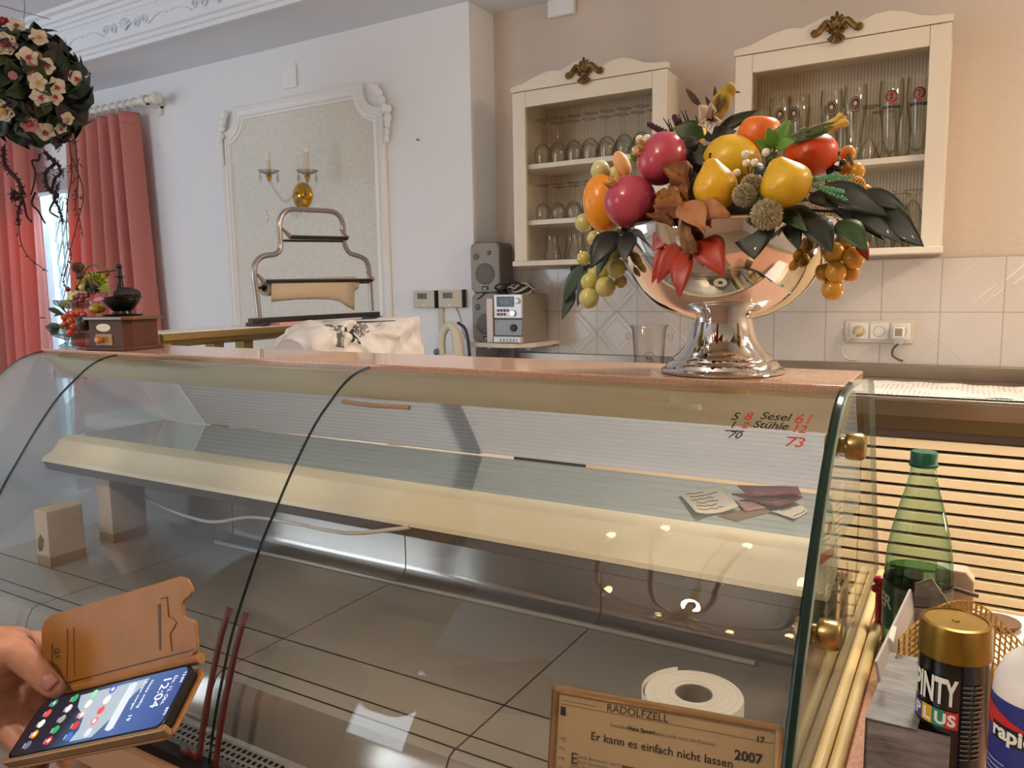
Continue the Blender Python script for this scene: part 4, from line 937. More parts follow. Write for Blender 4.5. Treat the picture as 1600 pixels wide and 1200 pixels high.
# leaves
m_lf_dark = mat('leaf_dark', '#1d2418', .5, var=(16, '#2b3320', .35, .7), coat=.1); m_lf = mat('leaf_green', '#263f1c', .45, var=(20, '#35521f', .35, .7)); m_lf_b = mat('leaf_bright', '#4e7a1e', .45, var=(20, '#6a9330', .35, .7))
m_lf_blk = mat('leaf_black_green', '#15191a', .45, var=(18, '#23292a', .4, .7)); m_lf_blue = mat('leaf_blue_green', '#3b4f4c', .55, var=(18, '#4c615c', .4, .7))
m_red = mat('leaf_red', '#9e1f16', .4, var=(14, '#b8421a', .4, .7)); m_pink = mat('leaf_pink_red', '#a12a33', .4, var=(16, '#b5562c', .45, .75)); m_dry = mat('leaf_dry', '#6b3a14', .7, var=(30, '#9c6428', .4, .7), bump=(60, .5, .004)); m_dry2 = mat('leaf_dry_tan', '#b98154', .7, var=(22, '#9a6238', .4, .7), bump=(60, .5, .004))
def spray(name, lst, label, cat='leaves', stem=None, m_stem=None, sol=.0006, crump=0):
    p0 = F(lst[0][0], lst[0][1], lst[0][4]); t = thing(name, p0, label, cat, 'foliage in the fruit arrangement')
    for it in lst:
        (x0, y0, x1, y1, d0, d1, w_, m) = it[:8]; a, c_ = F(x0, y0, d0), F(x1, y1, d1); q = mpp(a)
        nr = (-a).normalized()+CU*.35+CR*rnd.uniform(-.3, .3)
        bow = it[8] if len(it) > 8 else .08
        b = MB().leaf(a, c_, w_*q, nr, fold=.05 if not crump else .1, bow=bow, nu=14, crumple=crump, nv=9 if crump else 5); b.build('leaf', m, t, smooth=60, solid=sol)
        MB().tube([a-(c_-a)*.06, a*.6+c_*.4+nr.normalized()*bow*(c_-a).length*.9, a*.1+c_*.9+nr.normalized()*bow*(c_-a).length*.25], [.0011, .0008, .0003], 5).build('midrib', m_stem or m, t)
    if stem: MB().tube(cr([F(x, y, d) for x, y, d in stem], 5), .0016, 6).build('stem', m_stem or mat('stem_dark', '#2c2015', .8), t)
spray('leaf_spray', [(1285, 290, 1388, 338, -.07, -.10, 42, m_lf_dark), (1345, 300, 1418, 329, -.06, -.09, 30, m_lf_dark), (1365, 325, 1444, 386, -.07, -.11, 44, m_lf_dark), (1330, 325, 1412, 382, -.075, -.11, 26, m_lf_dark), (1310, 345, 1355, 393, -.09, -.125, 40, m_lf), (1262, 338, 1300, 395, -.09, -.125, 46, m_lf_dark), (1218, 328, 1262, 362, -.09, -.12, 26, m_lf), (1300, 325, 1382, 376, -.065, -.09, 20, m_lf_blk)],
      'long spray of dark green leaves reaching out to the right', stem=((1215, 322, -.05), (1290, 330, -.05), (1360, 330, -.055)))
spray('leaf_spray', [(1268, 302, 1310, 328, -.06, -.09, 36, m_lf_dark), (1225, 330, 1290, 350, -.07, -.10, 30, m_lf_dark), (1180, 340, 1178, 406, -.11, -.135, 66, m_lf_dark), (1232, 345, 1248, 392, -.09, -.125, 28, m_lf_blk), (1160, 340, 1186, 372, -.09, -.12, 30, m_lf_dark)], 'dark leaves drooping over the bowl rim below the thistle balls')
spray('leaf_spray', [(965, 362, 922, 420, -.11, -.145, 40, m_lf_blk, .14), (985, 362, 975, 410, -.11, -.14, 32, m_lf_blk, .1), (1000, 362, 1008, 402, -.09, -.11, 24, m_lf_blk), (955, 378, 932, 434, -.10, -.125, 20, m_lf_blue), (1000, 350, 965, 366, -.09, -.11, 20, m_lf_blk)], 'black-green leaves hanging below the front pomegranate')
spray('leaf_spray', [(910, 415, 880, 472, -.06, -.08, 24, m_lf_blue), (918, 422, 902, 480, -.065, -.085, 16, m_lf_blue), (898, 450, 878, 500, -.06, -.08, 18, m_lf_blue)], 'blue-grey leaves at the far left tip of the arrangement', stem=((940, 390, -.05), (915, 412, -.055), (900, 450, -.06)))
spray('leaf_sprig', [(1213, 232, 1235, 187, -.10, -.11, 30, m_lf_b), (1210, 232, 1200, 198, -.10, -.11, 22, m_lf_b), (1212, 228, 1242, 222, -.10, -.115, 22, m_lf_b), (1205, 238, 1180, 218, -.10, -.11, 18, m_lf_b), (1205, 238, 1212, 252, -.10, -.115, 18, m_lf), (1195, 258, 1178, 275, -.09, -.11, 22, m_lf_dark)], 'bright green leaf sprig in front of the peach', stem=((1190, 275, -.08), (1205, 245, -.09), (1213, 228, -.09)), m_stem=m_sg)
spray('leaf_spray', [(1100, 212, 1052, 200, -.02, -.03, 36, m_lf), (1120, 206, 1184, 172, .0, .01, 20, m_lf_dark), (1100, 215, 1152, 205, -.02, -.035, 24, m_lf_dark), (1090, 218, 1060, 232, -.03, -.05, 22, m_lf_dark), (1085, 240, 1110, 262, -.05, -.06, 22, m_lf_dark), (1098, 262, 1072, 214, -.03, -.02, 34, m_lf_dark), (1092, 272, 1094, 222, -.035, -.03, 30, mat('leaf_brown_dark', '#33200f', .6)), (1082, 268, 1106, 226, -.025, -.02, 30, m_lf_dark)], 'dark leaves around the bird at the top of the arrangement')
spray('leaf_sprig', [(1000, 250, 983, 236, -.05, -.06, 18, m_lf_b)], 'single bright green leaf left of the upper pomegranate')
# red leaves (fallen-autumn pick) with woody stub, dry leaves
spray('red_leaf_pick', [(1060, 378, 1027, 444, -.135, -.16, 30, m_pink, .12), (1045, 375, 1018, 444, -.125, -.15, 22, m_pink, .08), (1070, 390, 1062, 465, -.14, -.17, 36, m_red, .12), (1092, 370, 1132, 432, -.135, -.16, 48, m_red, .12), (1058, 350, 1020, 392, -.115, -.14, 40, m_pink, .1), (1085, 345, 1130, 372, -.115, -.135, 34, m_red, .08), (1086, 385, 1100, 418, -.13, -.145, 12, m_pink), (1075, 350, 1042, 400, -.10, -.125, 44, mat('leaf_dark_red', '#5e1a1a', .5)), (1085, 350, 1135, 392, -.10, -.125, 40, mat('leaf_dark_red', '#5e1a1a', .5))], 'cluster of pointed red leaves hanging over the front of the bowl')
t = thing('twig_stub', F(1075, 370, -.15), 'gnarled brown twig stub in the middle of the red leaves', 'twig')
b = MB()
for i in range(9):
    o = rnd.uniform(-9, 9); b.tube(cr([F(1072+o*.5, 338, -.13), F(1070+o, 360, -.16), F(1076+o*1.3, 382, -.165), F(1078+o*1.2, 396, -.16)], 4), [.003, .0035, .003, .0035, .004, .003, .004, .0045, .005, .0045, .004, .005, .003], 6)
b.build('twig', mat('twig_brown', '#7a5434', .85, var=(60, '#a27a4e', .4, .7), bump=(80, .6, .004)), t)
spray('dry_leaf', [(1022, 322, 1066, 312, -.12, -.13, 36, m_dry, .25), (1020, 340, 1052, 352, -.125, -.15, 34, m_dry, .3), (1040, 260, 1075, 300, -.10, -.12, 40, m_dry, .2), (1048, 285, 1080, 328, -.11, -.12, 26, m_dry, .25), (1060, 255, 1078, 282, -.09, -.1, 24, m_dry, .2), (1035, 300, 1070, 345, -.125, -.14, 40, m_dry, .2), (1075, 260, 1062, 300, -.085, -.1, 30, mat('leaf_dry_dark', '#3a1f10', .7, var=(30, '#5b3212', .4, .7)), .2), (1095, 300, 1060, 325, -.09, -.1, 34, mat('leaf_dry_dark', '#3a1f10', .7), .2)], 'curled brown dry leaves between the pomegranates and the pear', sol=.0012, crump=.09)
spray('dry_leaf', [(1068, 318, 1102, 362, -.14, -.17, 46, m_dry2, .1), (1090, 325, 1142, 338, -.14, -.15, 34, m_dry2, .15)], 'flat tan dry leaf lying below the golden pear', sol=.0012, crump=.04)
spray('red_leaf_pick', [(1340, 378, 1357, 408, -.07, -.085, 18, m_red)], 'small red leaf tip beside the amber grapes')
# purple flower spikes, needles, wheat, glitter sprigs
def spike(x0, y0, x1, y1, dy, label):
    a, c_ = F(x0, y0, dy), F(x1, y1, dy); t = thing('flower_spike', a, label, 'flower', 'purple flower spikes'); q = mpp(a)
    MB().tube([a-(c_-a)*.3, c_], .0012, 6).build('stem', m_sb, t); b = MB()
    for i in range(70):
        u = i/69; an = i*2.4; d = (CR*math.cos(an)+CU*math.sin(an)*.8-_fw*math.sin(an+.8)*.6)*(4.2*q*(1-.35*u)); b.ell(a+(c_-a)*u+d, 2.0*q, 6, 4)
    b.build('florets', mat('floret_purple', '#4a1f33', .7), t)['kind'] = 'stuff'
spike(1044, 210, 1014, 194, -.04, 'purple flower spike leaning left above the upper pomegranate'); spike(1060, 194, 1054, 182, 0, 'short purple flower spike behind the lemon')
t = thing('needle_tuft', F(1045, 205, -.02), 'dark pine needles sticking up beside the purple flower', 'pine needles'); b = MB()
for (x0, y0, x1, y1) in ((1050, 205, 1036, 184), (1048, 208, 1044, 186), (1052, 205, 1047, 192), (1075, 195, 1064, 172), (1078, 195, 1070, 172), (1068, 198, 1060, 178), (1090, 190, 1087, 180)):
    b.tube([F(x0, y0, .0), F(x1, y1, -.005)], [.0014, .0006], 5)
b.build('needles', m_lf_blk, t)
t = thing('wheat_sprig', F(1250, 205, -.04), 'green bound sprig with two pale yellow pod tips', 'dried pods')
MB().tube(cr([F(1215, 222, -.06), F(1250, 208, -.055), F(1290, 196, -.05)], 4), [.0024]*9, 8).tube(cr([F(1240, 222, -.06), F(1275, 212, -.055), F(1295, 203, -.05)], 4), .0024, 8).build('binding', mat('pod_green', '#66754a', .8, bump=(120, .5, .003)), t)
b = MB()
for i in range(26):
    u = rnd.random(); x0, y0 = 1225+65*u, 218-20*u+rnd.uniform(-4, 6); b.leaf(F(x0, y0, -.058), F(x0+rnd.uniform(14, 24), y0-rnd.uniform(2, 12), -.062), .004, nu=5)
b.build('needle_leaves', mat('pod_leaf', '#5d7048', .7), t, solid=.0005)['kind'] = 'stuff'
MB().tube(cr([F(1288, 197, -.05), F(1305, 189, -.05), F(1316, 181, -.05), F(1318, 179, -.05)], 4), [.004]*6+[.0055]*6+[.002], 8).tube(cr([F(1292, 205, -.05), F(1306, 197, -.05), F(1320, 191, -.05), F(1324, 188, -.05)], 4), [.004]*6+[.006]*6+[.002], 8).build('pods', mat('pod_yellow', '#d2ab4c', .6), t)
t = thing('glitter_sprig', F(1266, 280, -.1), 'mint green beaded sprigs on the right in front of the dark leaves', 'sprig'); b = MB()
for (x0, y0, x1, y1) in ((1264, 280, 1335, 276), (1265, 287, 1322, 312), (1270, 282, 1310, 272), (1275, 290, 1318, 300)):
    for i in range(34):
        u = i/33; b.ell(F(x0+(x1-x0)*u, y0+(y1-y0)*u+2.2*math.sin(i*2.1), -.105), rnd.uniform(.0010, .0016), 6, 4)
b.build('beads', mat('glitter_mint', '#5aa06e', .35), t)['kind'] = 'stuff'
# fill of dark leaves between the fruit
b = MB()
for i in range(46):
    a = rnd.uniform(0, 2*math.pi); rr = rnd.uniform(50, 118)*k; z = rnd.uniform(225, 300)*k; p0 = bc+Vector((rr*math.cos(a), rr*math.sin(a), z-(rr/k-100)*.4*k)); d = Vector((math.cos(a), math.sin(a), rnd.uniform(-.5, .6))).normalized()
    b.leaf(p0, p0+d*rnd.uniform(.02, .034), rnd.uniform(.014, .022), Vector((0, 0, 1))+Vector((-p0.x, -p0.y, 0)).normalized()*.8)
o = single(b, 'filler_leaves', m_lf_dark, bc+Vector((0, 0, .2)), 'dark filler foliage packed between the fruit in the bowl', 'foliage', 'foliage in the fruit arrangement'); o['kind'] = 'stuff'
# white flower and bird
c = F(1108, 190, -.02); q = mpp(c); t = thing('white_flower', c, 'white fabric flower with pointed petals below the bird', 'flower')
m_wp = mat('petal_white', '#e6d9c9', .7)
for (x0, y0, x1, y1, w_) in ((1110, 185, 1092, 164, 26), (1110, 188, 1104, 205, 16), (1108, 192, 1090, 195, 16), (1108, 192, 1112, 210, 16), (1114, 188, 1128, 190, 14), (1112, 182, 1110, 160, 18)):
    MB().leaf(F(x0, y0, -.03), F(x1, y1, -.05), w_*q, (-c).normalized(), bow=.1).build('petal', m_wp, t, smooth=60, solid=.0008)
b = MB()
for i in range(8): b.tube([F(1112, 188, -.03), F(1112+rnd.uniform(-10, 12), 188+rnd.uniform(-18, 4), -.06)], [.0008, .001], 5)
b.build('stamens', mat('stamen_brown', '#5b3a1c', .8), t)
bx, by = 1127, 166; c = F(bx, by, -.01); q = mpp(c)*1.35; t = thing('toy_bird', c, 'small yellow-green feathered bird perched on top of the arrangement', 'bird')
up = CU; rt_ = CR
b = MB()
b.ell(c+up*4*q, (11*q, 11*q, 16*q), 18, 12, camrot(c, (.35, .9, .2))); b.ell(c+up*18*q+rt_*8*q-_fw*.002, (9*q, 9*q, 9*q), 16, 10); b.ell(c-up*6*q-rt_*4*q, (9*q, 9*q, 12*q), 14, 9, camrot(c, (.4, .8, 0)))
o = b.build('body', mat('bird_feather', '#b39434', .85, var=(30, '#7d6726', .4, .7), bump=(120, .5, .003)), t)
k_ = o.modifiers.new('join', 'REMESH'); k_.mode = 'VOXEL'; k_.voxel_size = .0012; k_ = o.modifiers.new('smooth', 'SMOOTH'); k_.iterations = 6
MB().tube([c+up*17*q+rt_*15*q, c+up*16*q+rt_*22*q], [2.2*q, .4*q], 8).build('beak', mat('beak_dark', '#4a3a26', .5), t)
MB().ell(c+up*20*q+rt_*10*q-_fw*8.2*q, 1.5*q, 8, 6).build('eye', m_ink, t)
b = MB()
for (x1, y1, w_) in ((1071, 138, 7), (1074, 143, 6), (1078, 150, 6)): b.leaf(F(1096, 166, 0), F(x1, y1, .01), w_*q, (-c).normalized())
b.leaf(F(1113, 172, -.02), F(1102, 150, -.02), 5*q, (-c).normalized()).leaf(F(1118, 158, -.0), F(1117, 134, .0), 4*q, (-c).normalized())
b.build('tail_feathers', mat('feather_dark', '#4b3823', .8), t, solid=.0008)
MB().leaf(c+up*12*q-_fw*7*q, c-up*12*q-rt_*8*q-_fw*7*q, 12*q, (-c).normalized(), bow=.1).build('wing', mat('wing_olive', '#7b6628', .85, var=(30, '#5a4a22', .4, .6)), t, solid=.0015)
# ================================================================== INSIDE THE CASE
ZT = -.87*S; ZSH = -.518*S
m_paper = mat('paper_white', '#e8e2d8', .8); m_pen = mat('pen_grey', '#5b5854', .7)
def sheet(name, px, z, th, m, label, cat, curl=0.0, lines=0, m_line=None, group=None):
    q = [P(x, y, Z=z) for x, y in px]; c = sum(q, Vector())/4; t = thing(name, (c.x, c.y, z), label, cat, group)
    def fn(u, v):
        p = (q[0]*(1-u)+q[1]*u)*(1-v)+(q[3]*(1-u)+q[2]*u)*v; p.z = z+th*.5+curl*(2*u-1)**2*(.5+v*.5); return p
    MB().grid(fn, 9, 7).build('sheet', m, t, solid=th, smooth=60)
    if lines:
        b = MB()
        for i in range(lines):
            v = .15+.7*i/max(1, lines-1); u0 = rnd.uniform(.1, .3); u1 = rnd.uniform(.55, .9); n = 14; pts = []
            for j in range(n+1):
                u = u0+(u1-u0)*j/n; p = fn(u, v+rnd.uniform(-.03, .03)); p.z += th*.5+.0007; pts.append(p)
            b.tube(pts, .0006, 4)
        b.build('handwriting', m_line or m_pen, t)
    return t
sheet('card', [(1120, 806), (1190, 792), (1205, 800), (1150, 815)], ZSH, .0008, mat('card_brown', '#8d7a64', .7), 'brown card lying lowest under the red cards in the case', 'card')
sheet('receipt', [(1060, 772), (1123, 758), (1154, 797), (1087, 807)], ZSH+.001, .0006, m_paper, 'white handwritten note lying on the glass shelf left of the red cards', 'note', .006, 6)
sheet('receipt', [(1205, 800), (1252, 790), (1262, 800), (1240, 813)], ZSH+.0005, .0006, m_paper, 'white slip of paper on the glass shelf right of the red cards', 'note', .002, 2)
sheet('card', [(1143, 774), (1218, 768), (1254, 780), (1212, 794)], ZSH+.004, .002, mat('card_red', '#7b3a45', .5), 'dark red printed card on the glass shelf, lower of two', 'card', .002, 4, mat('card_print', '#c9b3b0', .6))
sheet('card', [(1152, 760), (1246, 762), (1252, 774), (1170, 777)], ZSH+.012, .002, mat('card_red2', '#8a4450', .5), 'dark red printed card with white strip, upper of two', 'card', .001, 2, mat('card_print', '#c9b3b0', .6))
sheet('card', [(1150, 783), (1178, 785), (1196, 794), (1165, 800)], ZSH+.002, .0012, mat('card_pink', '#b9909a', .5), 'pink card peeping out under the red cards', 'card')
# cards standing on the inside of the end glass
def upright(name, px, xx, m, label, extra=None):
    q = [P(x, y, X=xx) for x, y in px]; t = thing(name, (xx, q[2].y, q[2].z), label, 'card')
    MB().prism(q, (-.0008, 0, 0)).build('sheet', m, t)
    if extra:
        for px2_, m2, nm in extra: MB().prism([P(x, y, X=xx+.0006) for x, y in px2_], (-.0005, 0, 0)).build(nm, m2, t)
    return t
upright('paper_notice', [(1302, 768), (1320, 752), (1313, 876), (1300, 890)], -.1295, m_paper, 'tall white paper notice fixed inside the end glass', [([(1306, 790+9*i), (1316, 782+9*i), (1316, 783.5+9*i), (1306, 791.5+9*i)], m_pen, 'text_line') for i in range(7)])
upright('business_card', [(1282, 818), (1305, 803), (1303, 868), (1280, 884)], -.1288, m_paper, 'white card with red foot fixed inside the end glass',
        [([(1281, 868), (1303.5, 853), (1303, 868), (1280, 884)], mat('card_red_foot', '#c23a4c', .5), 'red_foot'), ([(1295, 818), (1300, 815), (1299, 829), (1294, 832)], mat('seal_red', '#8a2a1c', .5), 'seal'), ([(1285, 838), (1296, 832), (1296, 834), (1285, 840)], m_pen, 'text_line'), ([(1286, 846), (1297, 840), (1297, 842), (1286, 848)], m_pen, 'text_line')])
b = MB()
for px, py in ((1322, 893), (1314, 907)):
    c = P(px, py, X=-.134); b.tube([c+Vector((0, .03*math.sin(a)*.4+.012*a/6, .012*math.cos(a))) for a in [i*.5 for i in range(10)]], .0009, 5)
single(b, 'wire_hook', mat('hook_dark', '#3c342c', .4, .7), P(1318, 900, X=-.134), 'pair of bent wire hooks beside the lower brass knob', 'hook')
# toilet roll
c = P(1084, 1084, Z=ZT+.1); c.z = ZT; c += Vector((0, 0, .001)); t = thing('toilet_roll', c, 'white toilet roll standing upright on the tray behind the framed article', 'toilet roll')
m_tp = mat('tissue', '#e9e3db', .9, bump=(160, .5, .002))
MB().lathe([(.021, .1), (.038, .1006), (.0535, .0995), (.0545, .098), (.0545, .002), (.053, 0), (.021, 0), (.021, .1)], 44, c).build('roll', m_tp, t, smooth=50)
MB().lathe([(.0205, .0995), (.0195, .0995), (.0195, .001), (.0205, .001), (.0205, .0995)], 30, c).build('core_tube', mat('core_card', '#8d837b', .8), t)
MB().grid(lambda u, v: c+Vector((math.cos(2.2+u*3.3)*(.0555+.0035*(1-u)), math.sin(2.2+u*3.3)*(.0555+.0035*(1-u)), .002+.099*v)), 26, 2).build('loose_sheet', m_tp, t, solid=.0005)
MB().tube([c+Vector((r*math.cos(a), r*math.sin(a), .1004)) for r, a in [(.024+.0012*i*.55, i*.5) for i in range(44)]], .00025, 4).build('layer_line', mat('tissue_shade', '#d8d0c6', .9), t)
# framed newspaper article
TL, TR_ = P(868, 1075, Z=-.440), P(1218, 1138, Z=-.440)
ex = (TR_-TL); Wd = ex.length; ex.normalize(); dn = (Vector((0, -.22, -1)) - ex*Vector((0, -.22, -1)).dot(ex)).normalized()
H = (-.440-(ZT+.004))/-dn.z; nz = dn.cross(ex).normalized()
if nz.y > 0: nz = -nz
t = thing('picture_frame', TL+ex*Wd/2+dn*H, 'gold framed newspaper article leaning inside the case in front of the toilet roll', 'picture frame')
def fq(u, v, o=0): return TL+ex*(u*Wd)+dn*(v*H)+nz*o
m_goldf = mat('frame_gold', '#c5a173', .25, .85)
b = MB()
for (a, c_) in (((0, 0), (1, 0)), ((1, 0), (1, 1)), ((1, 1), (0, 1)), ((0, 1), (0, 0))): b.tube([fq(*a), fq(*c_)], .0042, 8)
b.build('frame', m_goldf, t)
MB().prism([fq(0, 0, -.003), fq(1, 0, -.003), fq(1, 1, -.003), fq(0, 1, -.003)], nz*.002).build('newsprint', mat('newsprint', '#bfa27c', .8, var=(8, '#c9ad86', .35, .7)), t)
m_nk, m_nk2 = mat('news_ink', '#2a2420', .7), mat('news_grey', '#7d6d5a', .8)
def nt(txt, size, u, v, m, bold=0, al='LEFT', name='printed_text'):
    MB().text(txt, size, fq(u, v, -.0008), ex, -dn, nz, bold=bold, align=al).build(name, m, t)
nt('RADOLFZELL', .0112, .39, .125, m_nk, 0, 'CENTER')
b = MB()
for v, u0, u1 in ((.135, .03, .98), (.10, .03, .20)): b.prism([fq(u0, v, -.0007), fq(u1, v, -.0007), fq(u1, v+.006, -.0007), fq(u0, v+.006, -.0007)], nz*.0002)
b.build('rule_line', m_nk2, t)
nt('Konditor', .0055, .27, .255, m_nk2); nt('Hans Spoerl', .0058, .352, .255, m_nk, .0002); nt('backt auch noch als Rentner', .0055, .47, .255, m_nk2)
nt('Er kann es einfach nicht lassen', .0122, .18, .41, m_nk, .0001); nt('17', .0085, .905, .15, m_nk, .0002); nt('2007', .0135, .82, .33, m_mb, .0004, name='pen_year'); nt('E', .017, .09, .66, m_nk)
for i in range(9):
    nt('gleich Backstube und Torte ein', .0052, .12 if i < 2 else .09, .60+.045*i, m_nk2)
for i in range(5): nt('ung', .005, .03, .46+.09*i, m_nk2)
def pr(u0, v0, u1, v1, m, name, o=-.0006): MB().prism([fq(u0, v0, o), fq(u1, v0, o), fq(u1, v1, o), fq(u0, v1, o)], nz*.0002).build(name, m, t)
pr(.03, .16, .055, .24, mat('print_navy', '#2b2f3d', .7), 'corner_mark')
pr(.335, .58, .86, .995, mat('print_photo', '#9a8a78', .7), 'printed_photo'); pr(.335, .58, .46, .995, mat('print_dark', '#5a5450', .7), 'printed_photo', -.0004); pr(.335, .70, .39, .98, mat('print_red', '#9c3a34', .7), 'printed_photo', -.0003)
b = MB().prism([fq(.685+.045*math.cos(a), .80+.13*math.sin(a), -.0003) for a in [i*math.pi/10 for i in range(20)]], nz*.0002); b.build('printed_head', mat('print_skin', '#b07c5c', .7), t)
MB().prism([fq(0, 0, .0025), fq(1, 0, .0025), fq(1, 1, .0025), fq(0, 1, .0025)], nz*.0012).build('cover_glass', glass('frame_glass', '#fefefe', '#f6f6f4', 1.06), t)
# wooden block at the far end and a built copy of its reflection
m_blk, m_leafm = mat('pale_wood', '#c9b29b', .6, var=(9, '#b99f86', .4, .7)), mat('leaf_print', '#6d521f', .6)
def block(px, py, w_, dp, h, label, motif):
    c = P(px, py, Z=ZT); t = thing('wooden_block', (c.x-w_/2, c.y+dp/2, ZT), label, 'wooden block', 'pale wooden display blocks')
    MB().box(c.x-w_, c.x, c.y, c.y+dp, ZT+.0005, ZT+h).build('block', m_blk, t, bevel=.0015)
    MB().box(c.x-w_-.0003, c.x+.0003, c.y-.0003, c.y+dp+.0003, ZT+.0006, ZT+.022).build('amber_foot', mat('amber_wood', '#9a6a3c', .4), t)
    if motif:
        b = MB()
        for (dx, dz, ex_, ez) in ((-.03, .05, -.028, .068), (-.03, .05, -.016, .06), (-.03, .05, -.02, .042), (-.036, .03, -.036, .06), (-.036, .034, -.024, .04)):
            b.leaf((c.x+dx, c.y-.0012, ZT+dz), (c.x+ex_, c.y-.0012, ZT+ez), .010, (0, -1, 0), fold=0, bow=0)
        b.build('leaf_motif', m_leafm, t, solid=.0006)
block(80, 888, .048, .075, .118, 'small pale wooden block with gold leaf motif at the far end of the case', True)
block(178, 850, .052, .085, .155, 'taller pale block built for the reflection of the small one in the case', False)  # solid block stands in for a mirror image of the small block
# ================================================================== RIGHT FOREGROUND: counter and things on it
ZC = -.78*S
m_pink = mat('pink_counter', '#cf9b80', .3, var=(220, '#b98467', .45, .62))
single(MB().box(-.0915, .75, .30, 1.235, ZC-.03, ZC), 'stone_counter', m_pink, (.3, .9, ZC), 'pink granite counter right of the display case carrying the bottle and cans', 'counter', bevel=.002)
single(MB().box(-.08, .73, .33, 1.21, FLOOR, ZC-.031), 'counter_base', mat('counter_cream', '#cbb894', .5), (.3, .9, FLOOR), 'cream base cabinet under the pink granite counter', 'cabinet')
def bend_cyl(c, r, a0, z0, off=.0009, rf=None):
    def f(x, y):
        rr = (rf(z0+y) if rf else r)+off; a = a0+x/rr; return (c.x+rr*math.cos(a), c.y+rr*math.sin(a), c.z+z0+y)
    return f
def face(c): return math.atan2(-c.y, -c.x)
def band(c, rf, z0, z1, a0, a1, off, n=24):
    return MB().grid(lambda u, v: (c.x+(rf(z0+(z1-z0)*v)+off)*math.cos(a0+(a1-a0)*u), c.y+(rf(z0+(z1-z0)*v)+off)*math.sin(a0+(a1-a0)*u), c.z+z0+(z1-z0)*v), n, 6)
# green bottle
c = P(1429, 1010, Z=ZC); c.z = ZC+.0005; r = 48.5*mpp(c)*.985; ht = P(1437, 705, Y=c.y).z-ZC
t = thing('water_bottle', c, 'green plastic water bottle with green cap, half full, on the pink counter', 'bottle')
bp = [(0, .006), (.6, 0), (.92, .012), (1, .035), (1, .36), (.985, .40), (.96, .47), (.88, .56), (.75, .66), (.60, .75), (.46, .83), (.385, .89), (.36, .93), (.36, .95)]
bp = [(p.x, p.y) for p in cr([(a, b_, 0) for a, b_ in bp], 4)]
bp = [(max(0, a)*r, z*ht) for a, z in bp]
def brf(z):
    for (r0, z0), (r1, z1) in zip(bp[4:], bp[5:]):
        if z0 <= z <= z1 and z1 > z0: return r0+(r1-r0)*(z-z0)/(z1-z0)
    return r
m_bot = glass('bottle_green', '#e0f0e4', '#79b397', 1.5, .03, 1.8)
MB().lathe(bp, 40, c, wob=lambda a, z: 1-.012*(math.sin(z*210)**8)).build('bottle_wall', m_bot, t, smooth=70)
liq = [(a*.97, min(z, .40*ht)) for a, z in bp if z <= .41*ht]; liq = [(a, max(z, .003)) for a, z in liq]+[(0, .40*ht)]
MB().lathe(liq, 32, c).build('water', glass('green_water', '#c9e4c6', '#74b08a', 1.33, 0, 1.5), t, smooth=50)
MB().lathe([(.40*r, .925*ht), (.42*r, .93*ht), (.42*r, .94*ht), (.39*r, .945*ht), (.385*r, .995*ht), (.36*r, ht), (0, ht)], 40, c, wob=lambda a, z: 1+.012*(math.sin(a*40) > 0)).build('cap', mat('cap_green', '#0d5a45', .4), t, smooth=40, label='dark green screw cap')
fa = face(c); lb = lambda z: r
band(c, brf, .105*ht, .335*ht, fa-3.3, fa-.70, .0006).build('label_green', mat('label_green', '#0c4f3e', .4), t, label='dark green label panel')
band(c, brf, .105*ht, .335*ht, fa-.70, fa+1.6, .0006).build('label_back', mat('label_grey', '#55604f', .4, var=(60, '#6d7a63', .45, .6)), t, label='grey-green back label')
band(c, brf, .335*ht, .352*ht, fa-3.3, fa+1.6, .0007).build('label_rim', mat('label_black', '#141b16', .4), t)
MB().text('WATER', .026, (0, 0, 0), (1, 0, 0), (0, 0, 1), bend=bend_cyl(c, r, fa-2.80, .215*ht, .0014, brf), sub=1, bold=.0006).build('lettering', mat('label_white', '#e3e6dc', .5), t)
b = MB()
for i in range(15): b.add([Vector(bend_cyl(c, r, fa-.62, .125*ht, .0013, brf)(x, y)) for x, y in ((.0028*i, 0), (.0028*i+(.0016 if i % 3 else .0008), 0), (.0028*i+(.0016 if i % 3 else .0008), .022), (.0028*i, .022))], [(0, 1, 2, 3)])
b.build('barcode', mat('label_white', '#e3e6dc', .5), t)
for i in range(6): band(c, brf, (.24+.013*i)*ht, (.244+.013*i)*ht, fa-.55, fa+.7, .0012, 12).build('small_print', m_ink, t)
# red clip and octagonal wooden block behind the bottle
q = P(1376, 908, Y=c.y+.035); single(MB().tube([(q.x, q.y, ZC+.003), (q.x, q.y, q.z-.006)], .006, 8).ell(q, (.010, .008, .008), 12, 8).ell(q-Vector((.002, 0, .012)), (.011, .009, .007), 12, 8), 'red_clip', mat('clip_red', '#b0202c', .35), (q.x, q.y, ZC), 'red plastic clip standing behind the green bottle', 'clip')
q = P(1494, 925, Y=c.y+.035); kk = mpp(q); t = thing('wooden_stamp', (q.x, q.y, ZC), 'pale octagonal wooden block with a stick behind the green bottle', 'wooden block')
pts = [(q.x+a*kk, q.y, q.z+b_*kk) for a, b_ in ((-30, 34), (12, 34), (24, 20), (24, -40), (-30, -40))]; pts = [p for p in pts[:3]]+[(q.x+24*kk, q.y, ZC), (q.x-30*kk, q.y, ZC)]
MB().prism(pts, (0, .03, 0)).build('block', mat('stamp_wood', '#cbb199', .6), t, bevel=.002)
MB().tube([q+Vector((-25*kk, -.008, 12*kk)), q+Vector((30*kk, -.012, 4*kk))], .0032, 8).build('stick', mat('stick_brown', '#5e4c3a', .6), t)
